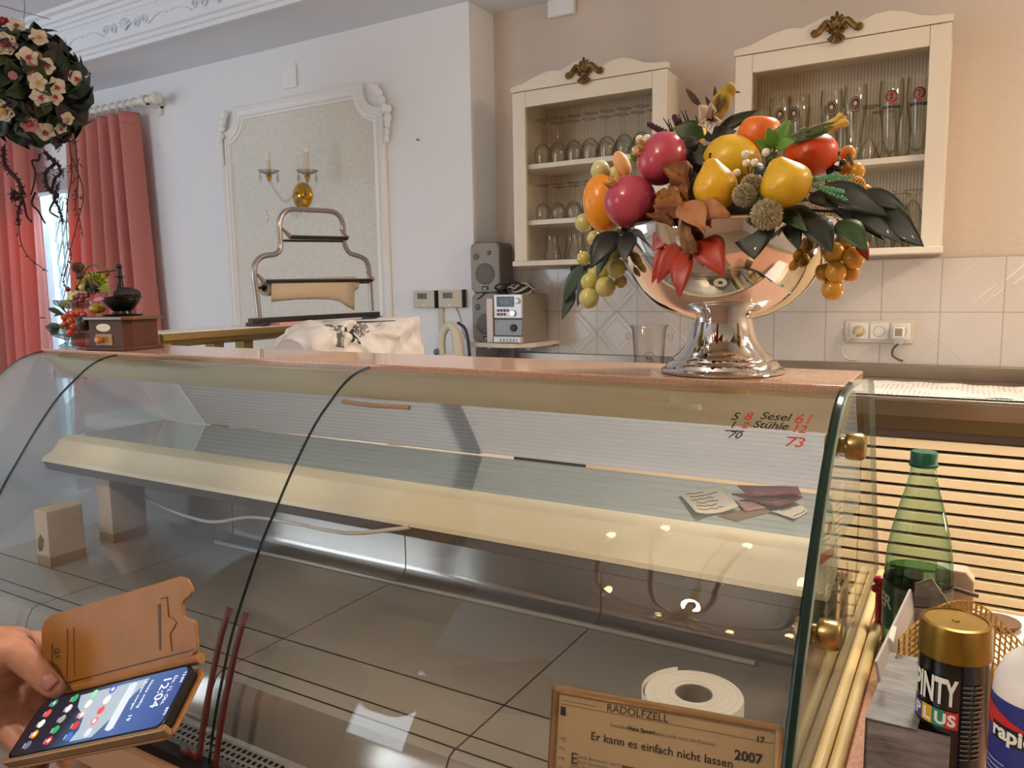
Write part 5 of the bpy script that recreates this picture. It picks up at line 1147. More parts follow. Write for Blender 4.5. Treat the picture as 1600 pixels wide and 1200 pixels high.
# cardboard box with grey wood print
def wood_print():
    t_ = NT('grey_wood_print'); o = t_.obj(); mp = t_.n('ShaderNodeMapping'); mp.inputs['Scale'].default_value = (10, 60, 60); t_.l(o, mp.inputs['Vector'])
    n1 = t_.noise(1.6, 6, mp.outputs[0], .65); t_.l(t_.ramp(n1, [(.3, lin('#4c4947')), (.5, lin('#7a7673')), (.72, lin('#96928e'))]), t_.b.inputs['Base Color']); t_.b.inputs['Roughness'].default_value = .6; return t_.m
m_wp_, m_card = wood_print(), mat('card_inside', '#aaa09a', .75)
ZR = -.40
FLc, FRc, RLc = P(1352, 1121, Z=ZR), P(1485, 1153, Z=ZR), P(1428, 948, Z=ZR)
ex = FRc-FLc; ey = RLc-FLc; ez = Vector((0, 0, 1)); dn = Vector((0, 0, ZC+.001-ZR)); th = .0025
t = thing('cardboard_box', (FLc.x, FLc.y, ZC), 'open cardboard box with grey wood-plank print holding the spray can', 'box')
def wall(a, d, h, n, name, m=None, up=0):
    n = n.normalized()*th; b = MB(); p = [a, a+d, a+d+h, a+h]; b.prism(p, n); b.m = [0, 1]+[0]*4; return b.build(name, [m or m_wp_, m_card], t, smooth=0)
wall(FLc+dn, ex, -dn, ey, 'front_wall'); wall(FLc+dn, ey, -dn, ex, 'side_wall'); wall(RLc+dn, ex*.95, -dn, -ey, 'back_wall')
MB().prism([FLc+dn, FLc+dn+ex*1.2, RLc+dn+ex*1.2, RLc+dn], (0, 0, .002)).build('bottom', m_card, t)
# flaps: front folded in, left standing, rear raised corner
wall(FLc, ex*.62, ey*.42+ez*.012, ez*-1, 'front_flap')
wall(FLc+ey*.22, ey*.74, ez*.026-ex*.07, ex, 'side_flap', m_card)
MB().prism([RLc+ez*.002, RLc+ex*.62+ez*.004, RLc+ex*.28+ez*.045-ey*.05, RLc+ez*.03], ey.normalized()*th).build('rear_flap', m_wp_, t, smooth=0)
# torn white edge bit
MB().prism([P(1388, 998, Z=ZR+.05), P(1394, 980, Z=ZR+.055), P(1401, 982, Z=ZR+.055), P(1396, 1006, Z=ZR+.05)], (0, 0, .002)).build('torn_edge', m_paper, t)
# yellow net
NB = [P(1405, 1050, Y=.90), P(1600, 1050, Y=.93)]
def netf(u, v):
    p = NB[0]*(1-u)+NB[1]*u; return Vector((p.x, p.y+.05*math.sin(math.pi*u)-.03*v, ZC+.012+(.115+.03*math.sin(math.pi*u))*v))
o = single(MB().grid(netf, 26, 18), 'mesh_net', mat('net_yellow', '#c79a3c', .6), (NB[0].x+.05, .9, ZC), 'curved yellow plastic mesh standing in the box behind the spray can', 'mesh', smooth=0)
kx = o.modifiers.new('wire', 'WIREFRAME'); kx.thickness = .0026; kx.use_replace = True
# spray can
cx = P(1494, 968, D=.70); c = Vector((cx.x, cx.y, ZC+.004)); r = 51*mpp(cx); top = P(1494, 966, Y=c.y).z-c.z
t = thing('spray_can', c, 'black spray paint can with bronze cap and coloured lettering', 'spray can')
zb = P(1494, 1040, Y=c.y-r).z-c.z
MB().lathe([(r*.99, zb+.002), (r*1.02, zb), (r*1.02, zb+.003), (r*.99, top-.006), (r*.96, top-.0015), (r*.86, top-.0006), (r*.85, top-.002), (r*.12, top-.0024), (r*.10, top-.0012), (0, top-.001)], 56, c).build('cap', mat('cap_bronze', '#8a6b26', .32, .75, bump=(90, .05, .001)), t, smooth=40, label='bronze plastic cap')
MB().lathe([(r*.93, zb+.002), (r*.96, zb-.006), (r*.985, zb-.016), (r*.99, .045), (r*.99, .004), (r*.95, 0), (0, .002)], 56, c).build('can_body', mat('can_black', '#0c0b0b', .18, coat=.3), t, smooth=40, label='glossy black can')
rf = lambda z: r*.99
band(c, rf, .006, zb-.118, face(c)-.55, face(c)+1.6, .0004).build('silver_foot', mat('can_silver', '#b0aaa2', .35, .4), t, label='silver lower panel')
fa = face(c)
m_wl = mat('label_white', '#e3e6dc', .5)
def ct(txt, size, a, z, m, bold=.0005, name='lettering', xs=1.0):
    f0 = bend_cyl(c, r, a, z, .0012, rf); MB().text(txt, size, (0, 0, 0), (1, 0, 0), (0, 0, 1), bend=lambda x, y: f0(x*xs, y), sub=1, bold=bold).build(name, m, t)
zl = P(1465, 1098, Y=c.y-r).z-c.z; a0 = fa-1.22
ct('PINTY', .033, a0, zl, m_wl, .0011, 'lettering', .45)
zs_ = zl-.019
for i, (ch, col) in enumerate((('P', '#3a3f8a'), ('L', '#d8a428'), ('U', '#1f8a6a'), ('S', '#c42c2a'))):
    a = a0+.0105*i/r; band(c, rf, zs_-.003, zs_+.013, a, a+.0102/r, .0010, 6).build('colour_square', mat('sq_'+ch, col, .4), t)
    ct(ch, .0145, a+.0018/r, zs_, m_wl, .0006)
for i in range(16):
    for j in range(2): band(c, rf, zl+.018-.0045*i, zl+.0195-.0045*i, fa+.28+.34*j, fa+.28+.34*j+rnd.uniform(.2, .32), .0010, 6).build('small_print', mat('print_grey', '#6d6862', .5), t)
# brown lid disc and folded paper towels behind
t = thing('paper_towels', (.16, 1.08, ZC), 'stack of folded white paper towels behind the spray can', 'paper towels')
def towel(u, v, z): return (.018+.34*u, .955+.17*v, z+.004*math.sin(u*19+v*4+z*60)*(1-v))
for i in range(5):
    z = ZC+.006+.0165*i
    MB().grid(lambda u, v: towel(u, v, z), 24, 10).build('folded_sheet', m_tp, t, solid=.0140-.001*(i % 2), smooth=60)
q = P(1560, 974, Z=ZC+.082); t = single(MB().lathe([(0, 0), (.0225, 0), (.024, .002), (.0235, .004), (0, .005)], 28, (q.x, q.y, ZC+.082)), 'paint_lid', mat('lid_brown', '#6e4a28', .45, .3), (q.x, q.y, ZC+.082), 'round bronze-brown lid lying on the paper towels', 'lid')
# blue and white bottle at the frame edge
cx = P(1621, 1130, D=.62); c = Vector((cx.x, cx.y, ZC+.001)); r = 63*mpp(cx); z_sh = P(1590, 1085, Y=c.y-r*.6).z-c.z
t = thing('glue_bottle', c, 'white plastic bottle with blue cap and blue and red label at the right edge', 'bottle')
MB().lathe([(0, .002), (r*.9, 0), (r, .006), (r, z_sh-.008), (r*.97, z_sh+.004), (r*.78, z_sh+.020), (r*.5, z_sh+.029), (r*.36, z_sh+.031), (r*.36, z_sh+.036), (0, z_sh+.036)], 44, c).build('bottle_body', mat('plastic_white', '#e6e0d8', .35), t, smooth=50)
MB().lathe([(r*.40, z_sh+.033), (r*.40, z_sh+.052), (r*.36, z_sh+.056), (0, z_sh+.056)], 36, c).build('cap', mat('cap_blue', '#1c2a78', .35), t, label='dark blue cap')
rf2 = lambda z: r; fb = face(c)
band(c, rf2, .012, z_sh-.006, fb-1.7, fb+1.4, .0005).build('blue_label', mat('label_blue', '#24307a', .4), t)
MB().grid(lambda u, v: (c.x+(r+.0009)*math.cos(fb-1.45+1.6*u), c.y+(r+.0009)*math.sin(fb-1.45+1.6*u), c.z+z_sh-.042+.018*v*(1-.2*u)+.013*(1-u)), 20, 5).build('red_flash', mat('label_red', '#c22424', .4), t)
band(c, rf2, z_sh-.040, z_sh-.026, fb-1.05, fb+.2, .0012, 14).build('logo_field', m_ink, t)
MB().text('rapid', .017, (0, 0, 0), (1, 0, 0), (0, 0, 1), bend=bend_cyl(c, r, fb-1.02, z_sh-.037, .0018, rf2), sub=1, bold=.0006).build('lettering', m_wl, t)
for i in range(12): band(c, rf2, z_sh-.060-.0045*i, z_sh-.0584-.0045*i, fb-1.35, fb-1.35+rnd.uniform(.5, .9), .0011, 8).build('small_print', mat('print_pale', '#8b90b8', .5), t)
# ================================================================== LEFT SIDE: grinder, etagere, shelf, roll stand, cloth
m_walnut = mat('walnut', '#4a2415', .6, var=(12, '#5a2f1b', .35, .7)); m_iron_blk = mat('cast_black', '#121312', .3, .3)
g = P(196, 545, Z=ZS); gk = mpp(g); g.y = max(g.y, 1.045)
t = thing('coffee_grinder', (g.x, g.y, ZS), 'dark wooden coffee grinder with black iron funnel and crank on the stone top', 'coffee grinder')
def octa(hw, hd, ch): return [(-hw+ch, -hd), (hw-ch, -hd), (hw, -hd+ch), (hw, hd-ch), (hw-ch, hd), (-hw+ch, hd), (-hw, hd-ch), (-hw, -hd+ch)]
RG = Matrix.Rotation(R(12), 3, 'Z')
def slabo(hw, hd, ch, z0, z1, name, m, **kw):
    o = MB().prism([RG @ Vector((x, y, z0))+Vector((g.x, g.y, ZS)) for x, y in octa(hw, hd, ch)], (0, 0, z1-z0)).build(name, m, t, **kw); return o
def gl(x, y, z): return RG @ Vector((x, y, z))+Vector((g.x, g.y, ZS))
slabo(.068, .056, .014, 0, .008, 'base_board', m_walnut, bevel=.002); slabo(.060, .050, .014, .008, .066, 'body', m_walnut); slabo(.070, .058, .016, .066, .074, 'top_board', mat('walnut_top', '#6b4a30', .3, coat=.3), bevel=.002)
q = MB().obox(gl(-.005, -.0505, .024), RG @ Vector((.022, 0, 0)), RG @ Vector((0, .002, 0)), (0, 0, .012)).build('drawer', mat('drawer_wood', '#b08a5c', .5), t)
MB().lathe([(0, .017), (.006, .016), (.0085, .011), (.007, .005), (.004, 0)], 18, gl(-.010, -.052, .024), RG @ Vector((0, -1, 0))).build('knob', mat('knob_amber', '#c07a1e', .3), q)
MB().prism([gl(-.005+.020*math.cos(a), -.0503, .050+.0085*math.sin(a)) for a in [i*math.pi/12 for i in range(24)]], RG @ Vector((0, -.001, 0))).build('name_plate', mat('plate_tin', '#b9a88c', .4, .4), t, label='oval tin plate')
fc = gl(0, 0, .074)
MB().lathe([(.040, 0), (.042, .003), (.020, .005), (.018, .010), (.026, .018), (.036, .030), (.040, .040), (.043, .041), (.043, .043), (.038, .043), (.02, .02), (0, .018)], 32, fc).build('funnel', m_iron_blk, t)
MB().tube([fc+Vector((0, 0, .02)), fc+Vector((0, 0, .05)), fc+Vector((0, 0, .07)), fc+Vector((0, 0, .105))], [.016, .011, .006, .005], 10).lathe([(.004, .083), (.013, .085), (.004, .088)], 14, fc).ell(fc+Vector((0, 0, .108)), (.007, .007, .006), 10, 7).build('spindle', m_iron_blk, t)
ka = P(131, 428, Y=g.y-.01); MB().tube([fc+Vector((0, 0, .100)), ka], .0016, 6).build('crank_arm', m_iron_blk, t)
MB().lathe([(.004, -.012), (.010, -.009), (.009, -.002), (.006, .002), (.013, .010), (.0145, .018), (.010, .025), (0, .027)], 18, P(124, 428, Y=g.y-.012)-Vector((0, 0, .0)), (-.25, 0, 1)).build('crank_knob', mat('knob_walnut', '#4b2a1e', .4), t)
MB().ell(fc+Vector((.012, .006, .047)), (.030, .028, .016), 16, 8).build('beans', mat('beans_dark', '#1d1412', .6, bump=(120, .8, .004)), t)
# crystal etagere
e = P(126, 541, Z=ZS); e.y = min(e.y, 1.10); e = P(126, 541, Y=e.y); e.z = ZS
m_cry = glass('crystal', '#eef0ee', '#8d8f92', 1.55, .02, 1.6)
t = thing('crystal_etagere', e, 'two-tier cut crystal fruit stand with brass loop handle beside the coffee grinder', 'fruit stand')
MB().lathe([(0, .002), (.04, 0), (.045, .003), (.032, .010), (.030, .016), (.052, .026), (.064, .042), (.067, .052), (.064, .052), (.050, .030), (.02, .022), (0, .021)], 36, e, wob=lambda a, z: 1+.035*math.cos(18*a)).build('lower_bowl', m_cry, t, smooth=20)
MB().lathe([(.010, .088), (.030, .090), (.046, .100), (.049, .110), (.046, .110), (.028, .096), (.0, .094)], 32, e, wob=lambda a, z: 1+.03*math.cos(16*a)).build('upper_bowl', m_cry, t, smooth=20)
m_brs2 = mat('brass_dull', '#a07a32', .35, .9)
MB().tube([e+Vector((0, 0, .02)), e+Vector((0, 0, .135))], .003, 8).build('rod', m_brs2, t)
h0 = P(150, 432, Y=e.y); MB().tube(cr([e+Vector((0, 0, .135)), P(131, 425, Y=e.y), P(142, 414, Y=e.y), P(158, 417, Y=e.y), P(170, 425, Y=e.y), P(163, 433, Y=e.y), P(140, 436, Y=e.y)], 6), .0028, 8).build('loop_handle', m_brs2, t)
tg = thing('price_tag', P(150, 469, Y=e.y-.06), 'pink price tag reading 45,- on the fruit stand', 'price tag')
q = [P(x, y, Y=e.y-.055) for x, y in ((139, 470), (161, 462), (163, 467), (141, 476))]; n_ = (q[1]-q[0]).cross(q[3]-q[0]).normalized(); n_ = n_ if n_.y < 0 else -n_
MB().prism(q, -n_*.001).build('tag', mat('tag_pink', '#d9798a', .6), tg); MB().text('45.-', .0115, q[3]+(q[1]-q[0])*.12+(q[0]-q[3])*.2, q[1]-q[0], q[0]-q[3], n_, off=.0006, bold=.0003).build('figures', m_ink, tg)
# fruit on the etagere
def E_(px, py, dy): return P(px, py, Y=e.y+dy)
def grapes2(name, lst, dy, m, label):
    t = thing(name, E_(lst[0][0], lst[0][1], dy), label, 'grapes', 'artificial fruit on the crystal stand')
    for px, py, r in lst: c = E_(px, py, dy+rnd.uniform(-.008, .008)); MB().ell(c, r*mpp(c), 14, 9).build('grape', m, t, smooth=80)
grapes2('grape_bunch', [(100, 496, 5), (108, 492, 6), (116, 489, 6), (124, 488, 6), (103, 505, 6), (112, 501, 7), (121, 498, 7), (98, 509, 5), (108, 512, 7), (117, 509, 7), (125, 505, 6), (110, 519, 6), (131, 492, 5), (103, 499, 5)], -.045, gmat('grape_red_orange', '#b5421f', '#c65a2a'), 'red-orange grapes on the lower tier of the crystal stand')
grapes2('grape_bunch', [(102, 473, 5), (109, 467, 5), (116, 461, 5), (123, 456, 5), (110, 460, 4), (118, 470, 4), (128, 449, 5), (133, 445, 4), (99, 477, 4), (106, 479, 4)], -.02, m_gg, 'pale green grapes spilling over the upper tier')
grapes2('grape_bunch', [(118, 466, 5), (124, 463, 5), (131, 463, 5), (137, 462, 4), (121, 471, 4), (128, 469, 5), (106, 452, 4), (120, 450, 4)], -.035, gmat('grape_dark_red', '#6d1420', '#842232'), 'dark red berries on the upper tier behind the price tag')
t = thing('fig', E_(132, 507, -.055), 'dark purple plum-like fruit beside the red-orange grapes', 'fruit'); MB().ell(E_(132, 505, -.055), .018, 18, 12).build('flesh', mat('fig_dark', '#32201f', .4), t)
t = thing('yellow_fruit', E_(150, 482, -.03), 'yellow ribbed fruit behind the grinder funnel', 'fruit'); c = E_(152, 482, -.03); MB().ell(c, (.020, .016, .011), 18, 12, None, lambda v: 1+.05*math.cos(8*math.atan2(v.y, v.x))).build('flesh', fmat('gourd_yellow', '#c9a628', '#b08d20'), t)
t = thing('hydrangea', E_(147, 447, -.02), 'yellow-green silk flower head on the upper tier', 'flower'); c = E_(149, 443, -.02); b = MB()
for i in range(60):
    z = 1-2*(i+.5)/60; a = i*2.39996; s_ = math.sqrt(1-z*z); d = Vector((s_*math.cos(a), s_*math.sin(a), z)); b.leaf(c+d*.012, c+d*.027+Vector((0, 0, .003)), .014, d.orthogonal())
b.build('petals', mat('petal_lime', '#a9ad3a', .6, var=(30, '#8b9a2c', .4, .7)), t, solid=.0006)['kind'] = 'stuff'
def leaves2(lst, label):
    t = thing('leaf_spray', E_(lst[0][0], lst[0][1], lst[0][4]), label, 'leaves', 'leaves on the crystal stand')
    for (x0, y0, x1, y1, d, w_, m) in lst: a, b_ = E_(x0, y0, d), E_(x1, y1, d-.01); MB().leaf(a, b_, w_*mpp(a), (-a).normalized()+CU*.3).build('leaf', m, t, smooth=60, solid=.0006)
leaves2([(98, 510, 71, 513, -.04, 10, m_lf), (94, 512, 79, 524, -.04, 10, m_lf)], 'green leaf hanging over the left of the lower tier')
leaves2([(100, 494, 74, 482, -.02, 9, m_lf), (100, 490, 84, 494, -.02, 5, m_lf_dark), (105, 490, 88, 472, -.02, 3, m_lf_dark), (72, 497, 60, 497, -.03, 2, m_lf_dark)], 'variegated leaf and needles left of the red-orange grapes')
leaves2([(140, 458, 134, 434, -.035, 10, m_lf_dark), (150, 458, 142, 440, -.03, 12, m_lf_dark), (155, 450, 176, 460, -.035, 13, mat('leaf_olive', '#6f8226', .5)), (150, 460, 130, 452, -.035, 9, m_lf_dark)], 'dark and olive leaves at the front of the upper tier')

# raised shelf with gilt edge, service counter below
m_gilt = mat('gilt_mould', '#8c7340', .35, .5); m_white_top = mat('white_laminate', '#e6d9d2', .3)
t = thing('raised_shelf', (-2.2, 1.86, -.41), 'raised white shelf board with gilt edge moulding on short posts behind the case', 'shelf')
MB().box(-2.06, -1.905, 1.335, 2.42, -.128, -.108).build('board', m_white_top, t, bevel=.001)
MB().prism([(-1.905, 1.335, -.110), (-1.893, 1.335, -.114), (-1.893, 1.335, -.128), (-1.900, 1.335, -.132), (-1.908, 1.335, -.142), (-1.925, 1.335, -.15), (-1.94, 1.335, -.15), (-1.94, 1.335, -.128)], (0, 1.085, 0)).build('edge_moulding', m_gilt, t, smooth=0)
MB().prism([(-1.905, 1.335, -.110), (-1.905, 1.323, -.114), (-1.905, 1.323, -.128), (-1.905, 1.333, -.142), (-1.905, 1.365, -.15), (-1.905, 1.365, -.128)], (-.155, 0, 0)).build('edge_moulding', m_gilt, t, smooth=0)
for y in (1.53, 1.64, 2.3):
    for x in (-1.955,): MB().prism([(x, y, -.15), (x+.02, y, -.15), (x+.016, y, -.2), (x+.016, y, -.41), (x-.02, y, -.41), (x-.02, y, -.15)], (0, .035, 0)).build('post', m_gilt, t, smooth=0)
single(MB().box(-2.62, -1.45, 1.52, 2.50, -.45, -.41).box(-2.6, -1.47, 1.55, 2.48, FLOOR, -.451), 'service_counter', mat('counter_melamine', '#d9d2cb', .5), (-2.0, 2.0, FLOOR), 'white service counter behind the case below the raised shelf', 'counter', bevel=.002)
# paper roll stand
XS = -1.95
def X_(px, py, dx=0): return P(px, py, X=XS+dx)
m_tube = mat('stand_steel', '#a09a95', .32, .7); m_flat = mat('stand_dark', '#4c4844', .3, .8)
t = thing('paper_roll_stand', X_(495, 496), 'tubular steel wrapping paper stand with two cutter bars on the raised shelf', 'paper dispenser')
out = [(405, 497), (401, 460), (397, 428), (400, 410), (412, 400), (430, 397), (438, 388), (437, 365), (437, 345), (444, 332), (458, 327), (490, 328.5), (520, 331), (533, 342), (537, 362), (538, 380), (546, 395), (560, 400), (572, 407), (577, 425), (579, 455), (581, 486)]
MB().tube(cr([X_(*p) for p in out], 4), .0088, 10).build('tube_frame', m_tube, t)
a, b_ = X_(391, 499), X_(590, 484.5); a.z = b_.z = -.085
MB().box(XS-.012, XS+.012, a.y, b_.y, -.099, -.082).build('base_bar', m_flat, t, bevel=.002)
for y in (a.y+.03, b_.y-.03): MB().box(XS-.045, XS+.04, y-.012, y+.012, -.1075, -.097).build('foot', m_flat, t, bevel=.002)
def bar(p0, p1, r_, name, m, dx=0): MB().tube([X_(*p0, dx), X_(*p1, dx)], r_, 8).build(name, m, t)
bar((441, 376), (537, 377), .004, 'rod', m_flat); bar((455, 370.5), (542, 372.5), .007, 'cutter_bar', m_flat, .03); bar((404, 450), (578, 441), .004, 'rod', m_flat); bar((417, 440), (580, 438), .007, 'cutter_bar', m_flat, .03)
m_arm = mat('arm_pinkish', '#a58480', .35, .6)
for p0, p1 in (((441, 357), (455, 371)), ((532, 359), (543, 372)), ((402, 429), (415, 442)), ((573, 424), (583, 438))): MB().tube([X_(*p0), X_(*p1, .03)], [.004, .008], 6).build('cutter_arm', m_arm, t)
t = thing('paper_roll', X_(485, 447), 'roll of brown wrapping paper with a hanging torn end in the steel stand', 'paper roll')
a, b_ = X_(413, 450), X_(553, 443); m_kraft = mat('kraft_paper', '#b9a58c', .75)
ax = (b_-a).normalized(); MB().lathe([(.010, 0), (.026, 0), (.026, (b_-a).length), (.010, (b_-a).length), (.010, 0)], 28, a, ax).build('roll', m_kraft, t, smooth=40)
MB().lathe([(.0135, -.002), (.0085, -.002), (.0085, .01), (.0135, .01), (.0135, -.002)], 20, a, ax).build('core', m_ink, t)
edge = [(424, 472), (440, 470), (465, 468), (490, 467.5), (515, 468), (530, 471), (542, 479), (554, 485)]
top_ = [(424+ (554-424)*i/7, 440.5-.6*i) for i in range(8)]
MB().grid(lambda u, v: X_(top_[round(u*7)][0]*(1-v)+edge[round(u*7)][0]*v, top_[round(u*7)][1]*(1-v)+edge[round(u*7)][1]*v, .030+.012*math.sin(v*2.5)), 8, 7).build('hanging_sheet', m_kraft, t, solid=.0006, smooth=70)
single(MB().box(XS-.05, XS+.045, 1.76, 1.90, -.1078, -.0995).box(XS-.05, XS+.045, 1.76, 1.90, -.0995, -.0992), 'pink_paper_pad', mat('pad_pink', '#e0a3a3', .7), (XS, 1.8, -.108), 'pink paper pad lying under the wrapping paper stand', 'paper pad')
# cloth-covered appliance
t = thing('covered_appliance', (-1.70, 2.0, -.41), 'appliance on the service counter draped with a grey-white printed cloth', 'appliance')
MB().box(-1.77, -1.64, 1.80, 2.12, -.409, -.16).build('housing', mat('appliance_body', '#b9b2ab', .5), t, bevel=.02)
A0, B0 = P(458, 496, X=-1.70), P(628, 500, X=-1.70)
def cloth(u, v):
    a = (u-.5)*2*math.pi; yy = A0.y-.02+(B0.y-A0.y+.05)*v; endk = 1-.55*abs(2*v-1)**8
    prof = 1.0
    x = -1.705+.125*math.copysign(abs(math.sin(a))**.55, math.sin(a))*endk; z = -.245+.152*math.copysign(abs(math.cos(a))**.6, math.cos(a))*(1-.12*(2*v-1)**6)
    fo = lambda q: 1-abs(math.sin(q))**.6
    wr = .012*math.sin(7*v+3*math.sin(a*1.3))+.022*(fo(5.5*v+2.2*a+.4)-.4)*(.35+v)+.014*(fo(11*v-3.1*a)-.4)+.005*math.sin(31*v-9*a)
    low = max(0, -math.cos(a)); k_ = 1+wr*15*(.5+low)
    x = -1.705+(x+1.705)*k_; z = min(-.094+wr*.2+.003*math.sin(13*v), z+wr*.5)
    z -= .05*max(0, v-.8)*5*.25+.07*max(0, .12-v)*5
    return (x, yy+.02*math.sin(a*2)*endk*(abs(2*v-1)**4), max(-.405, z))
NU, NV = 120, 130; b = MB().grid(cloth, NU, NV, cu=True)
b.f.append(tuple(i*NV for i in range(NU))); b.m.append(0); b.f.append(tuple(i*NV+NV-1 for i in range(NU))[::-1]); b.m.append(0)
cov_ = b.build('cloth_cover', mat('cloth_greige', '#d2cac6', .9, bump=(60, .3, .003)), t, smooth=80)
tex = bpy.data.textures.new('folds', 'MARBLE'); tex.noise_scale = .16; tex.turbulence = 9; tex.marble_type = 'SHARP'; tex.noise_depth = 3
dm = cov_.modifiers.new('folds', 'DISPLACE'); dm.texture = tex; dm.strength = .030; dm.mid_level = .5; dm.texture_coords = 'LOCAL'
dm = cov_.modifiers.new('soft', 'SMOOTH'); dm.iterations = 3
# print on the cloth
def wrap(o):
    w_ = o.modifiers.new('wrap', 'SHRINKWRAP'); w_.target = cov_; w_.wrap_method = 'PROJECT'; w_.use_project_x = True; w_.use_negative_direction = True; w_.use_positive_direction = True; w_.offset = .0015
def on_cloth(px, py): p = P(px, py, X=-1.585); return Vector((-1.50, p.y, p.z))
q = [on_cloth(*p) for p in ((532, 542), (546, 544), (548, 527), (552, 515), (558, 509), (547, 507), (540, 512), (536, 525))]
b = MB(); L_, R_ = [q[0], q[7], q[6], q[5]], [q[1], q[2], q[3], q[4]]
L_, R_ = cr(L_, 6), cr(R_, 6); b.grid(lambda u, v: L_[round(u*18)]*(1-v)+R_[round(u*18)]*v, 19, 5); wrap(b.build('print_block', m_pen, t))
wrap(MB().text('GOURMET', .0165, on_cloth(544, 541)+Vector((.02, 0, 0)), q[7]-q[0], Vector((0, -1, -.05)), (1, 0, 0), sub=1).build('print_lettering', m_trim, t)); t.children[-1].modifiers[0].offset = .003
o_ = on_cloth(555, 533); wrap(MB().text('M', .06, o_, Vector((0, 1, -.25)), Vector((0, .25, 1)), (1, 0, 0), bold=.002, sub=2).build('print_lettering', m_ink, t))
for i, tx in enumerate(('ALTA', 'MODA', 'DE CAFE')): wrap(MB().text(tx, .020, on_cloth(572+2*i, 516+6*i), Vector((0, 1, .4)), Vector((0, -.35, 1)), (1, 0, 0), bold=.0005, sub=1).build('print_lettering', m_pen, t))

# ================================================================== WINDOW DRESSING AND SCONCE
m_cur = mat('curtain_coral', '#d88d84', .85, translucent=('#ff5638', .24), bump=(220, .15, .001))
YCU = W-.11
def curtain(xa_t, xb_t, xa_b, xb_b, zt, zb, label, nf, seed):
    rr = random.Random(seed); ph = [rr.uniform(0, 6.28) for _ in range(4)]; t = thing('curtain', ((xa_b+xb_b)/2, YCU, zb), label, 'curtain', 'coral curtains at the window')
    def fn(u, v):
        x = (xa_t*(1-v)+xa_b*v)*(1-u)+(xb_t*(1-v)+xb_b*v)*u; amp = .045+.022*v; a = 2*math.pi*nf*u+ph[0]
        y = YCU+amp*math.sin(a+.5*math.sin(v*2+ph[1]))+.010*math.sin(2.7*a+ph[2])*(.5+v*.5); return (x+.012*math.cos(a), y, zt+(zb-zt)*v)
    MB().grid(fn, nf*20, 26).build('fabric', m_cur, t, smooth=80, solid=.0022)
    MB().grid(lambda u, v: (lambda p: (p[0], p[1]-.0018, p[2]))(fn(u, v*.03)), nf*14, 3).build('heading_tape', m_cur, t, smooth=80, solid=.002)
ct_ = lambda px, py: P(px, py, Y=YCU).x
zt = P(165, 180, Y=YCU).z
curtain(ct_(104, 195), ct_(206, 170), ct_(100, 545)+.03, ct_(246, 540)+.02, zt-.01, FLOOR+.03, 'right coral curtain hanging left of the bare wall', 6, 3)
curtain(-6.75, ct_(48, 240), -6.75, ct_(62, 500)+.02, zt-.01, FLOOR+.03, 'left coral curtain at the edge of the picture', 8, 5)
r1 = P(243, 153, Y=YCU); t = thing('curtain_rod', (-5.4, YCU, r1.z), 'white wooden curtain rod with rings and turned end knob above the window', 'curtain rod')
m_rod = mat('rod_white', '#e6e3da', .4)
MB().tube([(-6.9, YCU, r1.z), (r1.x-.02, YCU, r1.z)], .019, 14).build('pole', m_rod, t)
MB().lathe([(.019, -.03), (.026, -.026), (.026, -.018), (.019, -.012), (.022, 0), (.034, .012), (.036, .028), (.030, .044), (.018, .050), (0, .051)], 22, (r1.x-.02, YCU, r1.z), (1, 0, 0)).build('end_knob', m_rod, t)
xb = P(226, 157, Y=YCU).x; MB().box(xb-.018, xb+.018, YCU-.006, W-.001, r1.z-.03, r1.z-.016).box(xb-.018, xb+.018, W-.02, W-.001, r1.z-.07, r1.z+.04).lathe([(.029, -.018), (.029, .018), (.020, .018), (.020, -.018), (.029, -.018)], 18, (xb, YCU, r1.z), (1, 0, 0)).build('bracket', m_rod, t)
for i in range(16):
    x = xb-.10-.072*i if i < 9 else -5.75-.085*(i-9)
    MB().tube([(x+.004*math.sin(a), YCU+.029*math.cos(a), r1.z-.006+.030*math.sin(a)) for a in [k_*2*math.pi/14 for k_ in range(14)]], .0038, 6, closed=True).build('ring', m_rod, t)
